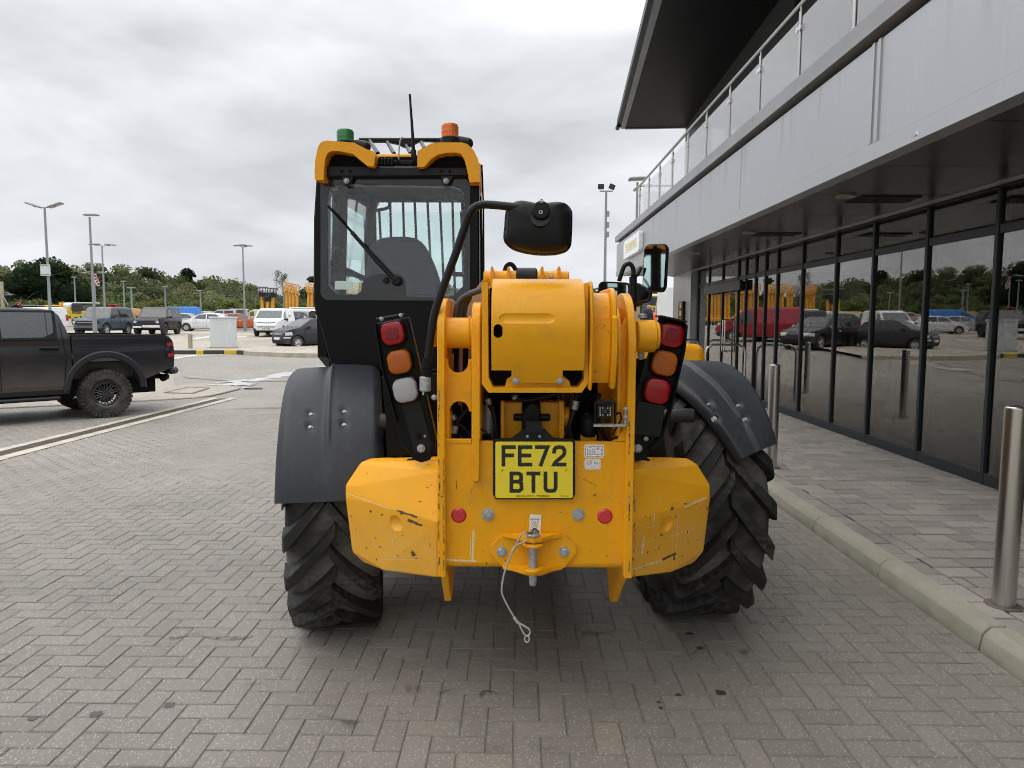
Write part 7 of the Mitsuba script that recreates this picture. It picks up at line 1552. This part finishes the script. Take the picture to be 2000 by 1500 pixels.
# ---------------------------------------------------------------- lamp posts, poles, flag
mat('lamp_head', base_color=(0.26, 0.26, 0.24), roughness=0.5)
mat('pole_grey', base_color=(0.26, 0.275, 0.29), roughness=0.5, metallic=0.2)
mat('lamp_lens', base_color=(0.40, 0.40, 0.36), roughness=0.3)
def lamp(px, ptop, Y, heads, label, dia=0.16, group=None, pxb=None, gear=True):
    t_, b_ = aty(px, ptop, Y), None
    x = t_[0]; zb_ = float(g(x, Y)); k = thing('lamp_post', label, 'lamp post', group)
    part(k, 'pole', cat(cyl((x, Y, zb_ - 0.1), (x, Y, zb_ + 1.4), dia * 0.62, 14), cyl((x, Y, zb_ + 1.4), (x, Y, t_[2]), dia * 0.42, 12, r2=dia * 0.28)), 'pole_grey', smooth=40)
    for (dx, dy, tilt, w) in heads:
        hx_ = x + dx
        if gear: part(k, 'arm', cyl((x, Y, t_[2] - 0.02), (hx_, Y + dy, t_[2] + 0.05), 0.03, 8), 'pole_grey', smooth=True)
        m = rhull([(-w / 2, -0.16, 0.0), (w / 2, -0.16, 0.0), (-w / 2, 0.16, 0), (w / 2, 0.16, 0), (-w * 0.3, 0, 0.05), (w * 0.3, 0, 0.05)], 0.045)
        m = rotm(m, [0, 1, 0], -tilt, [0, 0, 0]); h_ = part(k, 'lantern', xf(m, (hx_, Y + dy, t_[2] + 0.12)), 'lamp_head', smooth=40)
        m = bx(-w * 0.42, w * 0.42, -0.12, 0.12, -0.052, -0.04, 0.004); m = rotm(m, [0, 1, 0], -tilt, [0, 0, 0]); part(h_, 'lens', xf(m, (hx_, Y + dy, t_[2] + 0.12)), 'lamp_lens')
    return k, x, t_[2]
k, x, z = lamp(87, 405, 40, ((-0.62, 0, -0.32, 0.72), (0.62, 0, 0.32, 0.72)), 'tall twin headed lamp post with a grey sign box, farthest left', 0.20)
a, b = aty(81, 539, 39.8), aty(98, 517, 39.8)
part(k, 'sign_box', bx(a[0], b[0], 39.72, 39.80, a[2], b[2], 0.01), 'cabinet_mat'); part(k, 'sign_rail', cat(bx(a[0], b[0], 39.70, 39.72, b[2] - 0.06, b[2] - 0.02), bx(a[0], b[0], 39.70, 39.72, a[2] + 0.06, a[2] + 0.10)), 'lamp_head')
lamp(175, 424, 42, ((0.10, 0.0, 0.0, 0.72),), 'single headed lamp post in front of the blue grey off-roader', 0.20, gear=False)
lamp(199, 480, 61, ((-0.62, 0, 0.05, 0.8), (0.55, 0.3, -0.08, 0.8)), 'twin headed lamp post just right of the single headed one', 0.20)
lamp(184, 534, 100, ((-1.1, 0, 0.1, 1.2), (1.1, 0, -0.1, 1.2)), 'distant twin headed lamp post with the flag hanging on it', 0.22)
lamp(474, 482, 58, ((-0.25, 0, 0.08, 0.85), (0.25, 0.3, -0.05, 0.7)), 'lamp post between the silver off-roader and the white van', 0.20)
for px, pt, n_ in ((145, 543, 'thin distant lamp pole left of the flag'), (241, 551, 'thin distant lamp pole right of the twin headed posts'), (322, 562, 'thin distant lamp pole above the black off-roader'), (391, 569, 'thin distant lamp pole above the white hatchback')):
    lamp(px, pt, 125, ((0.0, 0, 0.0, 0.9),), n_, 0.34, gear=False)
k, x, z = lamp(256, 560, 118, (), 'short distant post with cross arm right of the thin pole', 0.42, gear=False)
part(k, 'cross_arm', bx(x - 0.7, x + 0.7, 117.9, 118.1, z - 0.25, z - 0.05), 'lamp_head')
lamp(1245, 356, 26.0, ((0.0, 0, 0.05, 0.55),), 'lamp head showing above the far end of the balcony', 0.14, gear=False)
k, x, z = lamp(1184, 373, 46, (), 'tall floodlight mast with two floodlights right of the telehandler', 0.24, gear=False)
part(k, 'cross_arm', bx(x - 0.42, x + 0.42, 45.95, 46.05, z - 0.05, z + 0.02), 'pole_grey')
for dx in (-0.34, 0.34):
    part(k, 'floodlight', rotm(bx(x + dx - 0.19, x + dx + 0.19, 45.9, 46.02, z + 0.10, z + 0.42, 0.02), [0, 1, 0], 0.35 * (1 if dx > 0 else 0), [x + dx, 46, z + 0.2]), 'car_trim')
for i, zz_ in enumerate((z - 1.6, z - 2.3, z - 2.9)):
    part(k, 'mast_box', bx(x + 0.06, x + 0.22, 45.9, 46.05, zz_, zz_ + 0.35, 0.02), 'lamp_head')
k = thing('telegraph_pole', 'thick pale pole with stay bars at the far left edge', 'pole')
x = aty(3, 560, 60)[0]; zt_ = aty(3, 550, 60)[2]
part(k, 'pole', cyl((x, 60, float(g(x, 60))), (x, 60, zt_), 0.13, 12), 'old_timber', smooth=True)
part(k, 'stay', cyl(aty(5, 569, 60), aty(24, 576, 60), 0.03, 6), 'pole_grey', smooth=True); part(k, 'stay', cyl(aty(0, 576, 60), aty(24, 576, 60), 0.03, 6), 'pole_grey', smooth=True); part(k, 'stay', cyl(aty(8, 582, 60), aty(16, 596, 60), 0.05, 6), 'pole_grey', smooth=True)
# flag hanging in folds on the distant post
mat('flag_red', base_color=(0.42, 0.03, 0.05), roughness=0.8); mat('flag_white', base_color=(0.62, 0.58, 0.60), roughness=0.8); mat('flag_blue', base_color=(0.03, 0.05, 0.16), roughness=0.8)
k = thing('flag', 'red, white and blue flag hanging limp from the distant lamp post', 'flag')
fc = [aty(a, b, 99.6) for a, b in ((184.5, 535), (187, 536), (193.5, 551), (193.5, 558), (190, 558.5), (184.5, 550))]
part(k, 'cloth', prism(Polygon([(p_[0], p_[2]) for p_ in fc]), 99.6, 99.68, 'y'), 'flag_white')
for pts, m in ((((184.6, 536), (186.2, 536.5), (187.5, 541), (185, 541)), 'flag_blue'), (((185, 543.5), (188.6, 542.5), (189.6, 545), (185, 547)), 'flag_red'), (((187, 549), (191.5, 547.5), (192.6, 550), (188, 552)), 'flag_red'), (((190, 553), (193.2, 552.5), (193.3, 555.5), (190.5, 556.5)), 'flag_blue'), (((186, 537), (187, 537), (192.2, 550.5), (191.3, 551.2)), 'flag_red')):
    part(k, 'patch', prism(Polygon(PX(pts, 99.58)), 99.56, 99.59, 'y'), m)

# ---------------------------------------------------------------- raised lifts in the yard beyond
mat('lift_yellow', base_color=(0.66, 0.30, 0.02), roughness=0.45)
def lift(px, ptop, pw, dark, label, group, Y=100.0, detail=True):
    t_ = aty(px, ptop, Y); x = t_[0]; w = sx(pw, Y); zb_ = float(g(x, Y)); k = thing('boom_lift', label, 'boom lift', group)
    lean = 0.10 if not dark else 0.16
    part(k, 'mast', hull_pts([(x - w / 2, Y - w / 2, t_[2]), (x + w / 2, Y - w / 2, t_[2]), (x - w / 2, Y + w / 2, t_[2]), (x + w / 2, Y + w / 2, t_[2]), (x - w * 0.55 - lean, Y - w / 2, zb_ + 1.0), (x + w * 0.55 - lean, Y - w / 2, zb_ + 1.0), (x - w * 0.55 - lean, Y + w / 2, zb_ + 1.0), (x + w * 0.55 - lean, Y + w / 2, zb_ + 1.0)]), 'lift_yellow')
    part(k, 'base', bx(x - 0.6, x + 0.4, Y - 0.9, Y + 0.9, zb_ + 0.25, zb_ + 1.0, 0.05), 'lift_yellow')
    for sx_ in (-0.6, 0.35): part(k, 'wheel', cyl((x + sx_ - 0.1, Y - 0.85, zb_ + 0.3), (x + sx_ + 0.15, Y - 0.85, zb_ + 0.3), 0.3, 12), 'road_tyre')
    z = t_[2]; bw, bm = (0.62, 'car_trim') if dark else (0.34, 'lift_yellow'); hh = 0.95
    if not dark: part(k, 'jib', bx(x - w * 0.7, x + w * 0.7, Y - 0.4, Y + 0.2, z - 0.05, z + 0.22, 0.02), 'lift_yellow')
    fr = [bx(x - bw, x + bw, Y - 0.4, Y - 0.34, z + zz_, z + zz_ + 0.06) for zz_ in (0.25, 0.75, hh + 0.2)] + [bx(x + e - 0.04, x + e + 0.04, Y - 0.4, Y - 0.33, z + 0.25, z + hh + 0.28) for e in (-bw, -bw / 3, bw / 3, bw)] + [bx(x - bw, x + bw, Y + 0.34, Y + 0.4, z + zz_, z + zz_ + 0.09) for zz_ in (0.25, hh + 0.2)]
    part(k, 'platform_rail', cat(*fr), bm, kind='stuff', label='thin rails of the lift platform')
    if dark: part(k, 'control_box', bx(x - 0.4, x + 0.5, Y - 0.3, Y + 0.3, z + 0.0, z + 0.6, 0.04), 'car_trim'); part(k, 'canopy', bx(x - 0.75, x + 0.75, Y - 0.4, Y + 0.4, z + hh + 0.30, z + hh + 0.40), 'lamp_head')
    else: part(k, 'control_box', bx(x - 0.2, x + 0.15, Y - 0.33, Y, z + 0.4, z + 0.75, 0.02), 'sticker')
for px, pt, lab in ((512.5, 579, 'yellow lift with dark platform, first from the left'), (523, 589, 'yellow lift with dark platform, the lowest, in the middle'), (533, 581, 'yellow lift with dark platform, third from the left')):
    lift(px, pt, 4.6, True, lab, None)
GL = 'yellow lifts in the row beside the telehandler cab'
for px, pt, lab in ((560, 568, 'first yellow lift of the row of four'), (566.5, 570.5, 'second yellow lift of the row of four'), (573, 572, 'third yellow lift of the row of four'), (580, 573, 'fourth yellow lift of the row of four'), (602.5, 571, 'left yellow lift of the pair at the telehandler cab'), (609, 572, 'right yellow lift of the pair at the telehandler cab')):
    lift(px, pt, 4.3, False, lab, None)
for i in range(20):
    lift(620 + 6.6 * i + (9 if i > 5 else 0) + (9 if i > 12 else 0), 569 + (i % 3), 4.3, False, 'yellow lift hidden behind the telehandler, seen mirrored in the windows', 'yellow lifts seen only mirrored in the windows')

# ---------------------------------------------------------------- two people and yard clutter right of the telehandler
mat('skin', base_color=(0.40, 0.22, 0.15), roughness=0.6); mat('navy_cloth', base_color=(0.014, 0.018, 0.035), roughness=0.85); mat('hivis', base_color=(0.85, 0.14, 0.03), roughness=0.8); mat('hair_grey', base_color=(0.22, 0.20, 0.18), roughness=0.9); mat('trouser', base_color=(0.02, 0.022, 0.03), roughness=0.9)
def person(x, y, ang, top_m, label, h=1.78, lean=0.0):
    z0 = float(g(x, y)); s = h / 1.78; k = thing('person', label, 'person')
    J = {'hip': (0, 0, 0.93), 'chest': (lean * 0.5, 0, 1.28), 'neck': (lean, 0, 1.48), 'shl': (lean * 0.8, 0.19, 1.42), 'shr': (lean * 0.8, -0.19, 1.42), 'ell': (lean * 0.7 + 0.02, 0.25, 1.13), 'elr': (lean * 0.7 + 0.02, -0.25, 1.13), 'hal': (0.12, 0.24, 0.90), 'har': (0.12, -0.24, 0.90), 'hpl': (0, 0.10, 0.90), 'hpr': (0, -0.10, 0.90), 'knl': (0.03, 0.11, 0.50), 'knr': (0.05, -0.11, 0.50), 'fl': (0, 0.11, 0.08), 'fr': (0, -0.11, 0.08)}
    def chain(bones, r_):
        m = m3.Manifold()
        for a, b, ra_, rb in bones: m = m + man(rhull([J[a], J[b]], [ra_, rb], False))
        q = unman(m.refine_to_length(0.04)); trimesh.smoothing.filter_taubin(q, iterations=8); return q
    put = lambda m: xf(m, (x, y, z0), ang, s)
    J['pal'], J['par'] = (0.14, 0.24, 0.84), (0.14, -0.24, 0.84)
    part(k, 'body', put(chain([('fl', 'knl', 0.05, 0.06), ('fr', 'knr', 0.05, 0.06), ('knl', 'hpl', 0.06, 0.09), ('knr', 'hpr', 0.06, 0.09), ('hpl', 'hip', 0.09, 0.13), ('hpr', 'hip', 0.09, 0.13), ('hip', 'chest', 0.14, 0.16), ('chest', 'neck', 0.16, 0.06), ('ell', 'hal', 0.045, 0.035), ('elr', 'har', 0.045, 0.035), ('hal', 'pal', 0.035, 0.04), ('har', 'par', 0.035, 0.04)], 0)), 'trouser', smooth=True)
    part(k, 'jacket', put(chain([('hip', 'chest', 0.155, 0.185), ('chest', 'neck', 0.185, 0.085), ('chest', 'shl', 0.15, 0.085), ('chest', 'shr', 0.15, 0.085), ('shl', 'ell', 0.085, 0.065), ('shr', 'elr', 0.085, 0.065), ('ell', 'hal', 0.065, 0.05), ('elr', 'har', 0.065, 0.05)], 0)), top_m, smooth=True)
    hd = rhull([(lean + 0.02, 0, 1.66), (lean + 0.01, 0, 1.60), (lean + 0.03, 0, 1.57)], [0.098, 0.085, 0.06])
    hd = cat(hd, rhull([(lean + 0.115, 0, 1.62), (lean + 0.10, 0, 1.65)], 0.014, False), rhull([(lean, 0.098, 1.62), (lean, 0.096, 1.645)], 0.018, False), rhull([(lean, -0.098, 1.62), (lean, -0.096, 1.645)], 0.018, False), rhull([(lean, 0, 1.5), (lean + 0.01, 0, 1.58)], 0.055, False))
    h_ = part(k, 'head', put(hd), 'skin', smooth=True)
    part(k, 'hair', put(rhull([(lean - 0.03, 0, 1.66), (lean - 0.04, 0, 1.62)], [0.088, 0.08])), 'hair_grey', smooth=True)
q = aty(1266, 600, 39.0); person(q[0], 39.0, rad(-60), 'navy_cloth', 'person in a navy jacket standing between telehandler and building', 1.80, 0.03)
q = aty(1277, 600, 40.5); person(q[0], 40.5, rad(120), 'hivis', 'person in an orange hi-vis jacket behind the one in navy', 1.60, 0.10)
k = thing('site_cabin', 'white upright storage cabin beyond the far end of the building', 'cabin'); tb('wall', 1302, 1330, 560, 640, 34, 2.5, 'paint_white', 0.03)
k = thing('lorry', 'dark lorry with yellow stripe and timber load beyond the two people', 'truck')
tb('body', 1266, 1300, 580, 620, 44, 2.5, 'paint_dark', 0.1); tb('stripe', 1266, 1298, 597, 601, 43.97, 0.05, 'kerb_yellow', 0.0); tb('roof', 1266, 1300, 574, 581, 44, 2.4, 'paint_cream', 0.1)
lg = aty(1281, 612, 42.5)
for i in range(4):
    a, b = aty(1279 + 3.2 * i, 614, 42.4), aty(1287 + 3.2 * i, 572, 42.4); part(k, 'timber', hull_pts([a + np.array([0, 0, 0]), a + np.array([0.09, 0, 0]), b, b + np.array([0.09, 0, 0]), a + np.array([0, 0.2, 0]), b + np.array([0.09, 0.2, 0]), a + np.array([0.09, 0.2, 0]), b + np.array([0, 0.2, 0])]), 'old_timber')
solo('brown_panel', bx(aty(1232, 0, 42)[0], aty(1262, 0, 42)[0], 42, 42.1, 1.0, aty(0, 590, 42)[2], 0.02), 'primer_tan', 'plain brown panel behind the person in navy', 'panel')
# ---------------------------------------------------------------- woodland
scene['leaf'] = {'type': 'principledthin', 'base_color': {'type': 'mesh_attribute', 'name': 'vertex_color'}, 'roughness': 0.8, 'diff_trans': 0.7, 'spec_trans': 0.0, 'eta': 1.3}
mat('bark', base_color=(0.10, 0.085, 0.065), roughness=0.9)
mat('birch_bark', base_color=(0.28, 0.26, 0.23), roughness=0.8)
def leaves(centres, sizes, cols, nr, flat=0.0):
    """Small four-cornered leaf clumps at the centres, turned at random."""
    n = len(centres); nm = nr.normal(size=(n, 3)) + [0, 0, 1.1]; nm /= np.linalg.norm(nm, axis=1, keepdims=True)
    a = np.cross(nm, nr.normal(size=(n, 3))); a /= np.linalg.norm(a, axis=1, keepdims=True); b = np.cross(nm, a)
    c = np.asarray(centres); s = np.asarray(sizes)[:, None]
    w = nr.uniform(0.6, 1.0, (n, 4, 1))
    v = np.stack([c + s * a * w[:, 0], c + s * b * 0.8 * w[:, 1], c - s * a * w[:, 2], c - s * b * 0.8 * w[:, 3]], 1).reshape(-1, 3)
    i = np.arange(n)[:, None] * 4
    f = np.concatenate([i + [[0, 1, 2]], i + [[0, 2, 3]]], 0)
    return v, f, np.repeat(cols, 4, 0)
def crown(x, y, z0, h, w, col, seed, n=650, leaf=0.55, blobs=7, low=0.25):
    nr = np.random.default_rng(seed); C, S, K = [], [], []
    cores = []
    for b in range(blobs):
        t = nr.uniform(0, 1) if b else 1.0
        r_ = w * nr.uniform(0.20, 0.34) * (1.15 - 0.5 * abs(t - 0.45))
        o = np.array([x + nr.normal() * w * 0.22 * (1.1 - t * 0.6), y + nr.normal() * w * 0.22 * (1.1 - t * 0.6), z0 + h * (low + (1 - low) * t) - r_ * 0.8])
        k = n // blobs; d = nr.normal(size=(k, 3)); d /= np.linalg.norm(d, axis=1, keepdims=True); d[:, 2] = np.where(d[:, 2] < -0.3, -d[:, 2], d[:, 2])
        rad_ = r_ * (0.72 + 0.36 * nr.random(k) ** 0.7); C.append(o + d * rad_[:, None] * np.array([1, 1, 0.85])); S.append(nr.uniform(0.6, 1.25, k) * leaf)
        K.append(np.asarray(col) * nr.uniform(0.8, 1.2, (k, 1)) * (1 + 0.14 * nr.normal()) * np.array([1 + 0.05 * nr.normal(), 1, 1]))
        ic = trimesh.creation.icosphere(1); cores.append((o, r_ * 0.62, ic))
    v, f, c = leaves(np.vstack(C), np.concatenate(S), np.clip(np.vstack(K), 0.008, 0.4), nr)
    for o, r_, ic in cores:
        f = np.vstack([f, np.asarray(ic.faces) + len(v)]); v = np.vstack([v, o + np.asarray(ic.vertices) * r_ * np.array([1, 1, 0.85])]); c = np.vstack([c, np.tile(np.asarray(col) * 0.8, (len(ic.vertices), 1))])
    return v, f, c
def joined(lst):
    off, V, Fc, Cc = 0, [], [], []
    for v, f, c in lst: V.append(v); Fc.append(f + off); Cc.append(c); off += len(v)
    return tm(np.vstack(V), np.vstack(Fc)), np.vstack(Cc)
ridge = lambda px: np.interp(px, [-1500, -300, -60, 0, 20, 45, 75, 100, 125, 145, 165, 200, 240, 262, 300, 330, 355, 380, 420, 450, 475, 500, 520, 545, 600, 640, 700, 800, 940, 1100, 1400], [505, 512, 512, 515, 510, 513, 507, 506, 517, 514, 511, 518, 520, 522, 530, 534, 534, 541, 540, 541, 550, 556, 565, 574, 575, 566, 560, 556, 560, 560, 562])
R = np.random.default_rng(21); wood = []
def put_tree(px, Y, ytop, w, col, n, seed, leaf=0.55):
    t_ = aty(px, ytop, Y); z0 = float(g(t_[0], Y)); h = max(t_[2] - z0, 2.5)
    return crown(t_[0], Y, z0, h, w, col, seed, n, leaf)
pal = [(0.118, 0.146, 0.066), (0.135, 0.165, 0.074), (0.160, 0.185, 0.086), (0.105, 0.130, 0.066), (0.170, 0.180, 0.092), (0.128, 0.146, 0.082)]
i = 0
for Y, k0, step, w0, n_ in ((245, 0.0, 24, 12, 620), (220, 0.20, 26, 12, 620), (198, 0.42, 28, 11, 560), (178, 0.62, 30, 10, 480)):
    for px in np.arange(-360, 1300, step):
        p_ = px + R.uniform(-9, 9); y0 = ridge(p_); yt = y0 + (600 - y0) * k0 + R.uniform(-3, 7)
        if 505 < p_ < 585 and k0 == 0.0: yt += 10
        wood.append(put_tree(p_, Y + R.uniform(-9, 9), yt, w0 * R.uniform(0.8, 1.25), tuple(np.array(pal[R.integers(len(pal))]) * R.uniform(0.66, 1.28)), n_ if -60 < p_ < 660 else n_ // 3, 1000 + i, 0.55 if -60 < p_ < 660 else 0.9)); i += 1
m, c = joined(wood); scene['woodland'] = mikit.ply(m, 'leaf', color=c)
labels['woodland'] = {'label': 'dense green broadleaf wood covering the hillside behind the yard', 'category': 'woodland', 'kind': 'stuff'}
bush = []
for px in np.arange(-360, 1300, 15):
    p_ = px + R.uniform(-6, 6)
    bush.append(put_tree(p_, 146 + R.uniform(-10, 10), 590 + R.uniform(-6, 7), 7 * R.uniform(0.7, 1.3), (0.135 * R.uniform(0.8, 1.15), 0.155 * R.uniform(0.85, 1.1), 0.055), 260 if -60 < p_ < 660 else 110, 5000 + i, 0.42)); i += 1
m, c = joined(bush); scene['scrub'] = mikit.ply(m, 'leaf', color=c)
labels['scrub'] = {'label': 'pale green scrub along the foot of the wood', 'category': 'bushes', 'kind': 'stuff'}
def tree_thing(name, label, px, Y, ytop, w, col, n, seed, leaf=0.5, blobs=9, low=0.2):
    t_ = aty(px, ytop, Y); z0 = float(g(t_[0], Y)); k = thing(name, label, 'tree')
    v, f, c = crown(t_[0], Y, z0, t_[2] - z0, w, col, seed, n, leaf, blobs, low)
    part(k, 'crown', tm(v, f), 'leaf', color=c)
    part(k, 'trunk', cyl((t_[0], Y, z0 - 0.5), (t_[0], Y, z0 + (t_[2] - z0) * 0.7), 0.35, 8, r2=0.12), 'bark', smooth=True)
dk = (0.030, 0.046, 0.024)
tree_thing('evergreen_tree', 'big dark evergreen tree behind the farthest left lamp post', 62, 160, 518, 17, dk, 2600, 71, 0.5, 14, 0.1)
tree_thing('evergreen_tree', 'dark evergreen crown rising above the sign box of the left lamp post', 92, 168, 505, 14, dk, 2200, 72, 0.5, 12, 0.2)
tree_thing('evergreen_tree', 'dark evergreen tree left of the flag', 118, 172, 522, 12, (0.026, 0.040, 0.018), 1600, 73, 0.5, 10, 0.2)
tree_thing('dark_tree', 'round dark tree standing up from the skyline above the black off-roader', 362, 235, 525, 8, (0.024, 0.036, 0.018), 900, 74, 0.5, 6, 0.4)
tree_thing('leafy_tree', 'loose leafy tree against the sky beside the telehandler cab', 607, 150, 541, 4.6, (0.050, 0.066, 0.026), 1100, 75, 0.4, 12, 0.15)
# thin birch with hanging twigs and little foliage
bq = aty(552, 600, 135); bz = float(g(bq[0], 135)); bt = aty(556, 530, 135)[2]; H_ = bt - bz
k = thing('birch_tree', 'thin sparse birch with drooping twigs left of the yellow lifts', 'tree'); nr = np.random.default_rng(5); tw, lc = [], []
part(k, 'trunk', tube(bez([(bq[0], 135, bz), (bq[0] + 0.3, 135, bz + H_ * 0.4), (bq[0] + 0.1, 135, bz + H_ * 0.7), (bq[0] + 0.6, 135.1, bz + H_ * 0.97)], 6), np.linspace(0.22, 0.05, 19), 6), 'birch_bark', smooth=True)
for b in range(20):
    t = nr.uniform(0.25, 0.95); a = nr.uniform(0, 2 * PI); L_ = (1.25 - t) * 4.2 * nr.uniform(0.6, 1.2); s = np.array([bq[0] + 0.2, 135, bz + H_ * t]); d = np.array([math.cos(a), math.sin(a), 0.9])
    p = bez([s, s + d * L_ * 0.4, s + d * np.array([1, 1, 0.8]) * L_ * 0.75, s + d * np.array([1, 1, 0.45]) * L_, s + d * np.array([1.08, 1.08, 0.05]) * L_], 4); tw.append(tube(p, np.linspace(0.05, 0.016, len(p)), 4))
    for q in p[4:]:
        for j in range(1): 
            dl = nr.uniform(0.5, 1.9); tw.append(tube([q, q + np.array([nr.normal() * 0.15, nr.normal() * 0.15, -dl])], 0.013, 3)); lc += [q + np.array([nr.normal() * 0.25, nr.normal() * 0.25, -dl * u]) for u in nr.uniform(0, 1, 4)]
part(k, 'twigs', cat(*tw), 'birch_bark', kind='stuff', label='drooping birch twigs')
v, f, c = leaves(np.array(lc), nr.uniform(0.10, 0.2, len(lc)), np.tile([[0.06, 0.075, 0.03]], (len(lc), 1)) * nr.uniform(0.7, 1.3, (len(lc), 1)), nr)
part(k, 'leaves', tm(v, f), 'leaf', color=c, kind='stuff', label='sparse birch leaves')
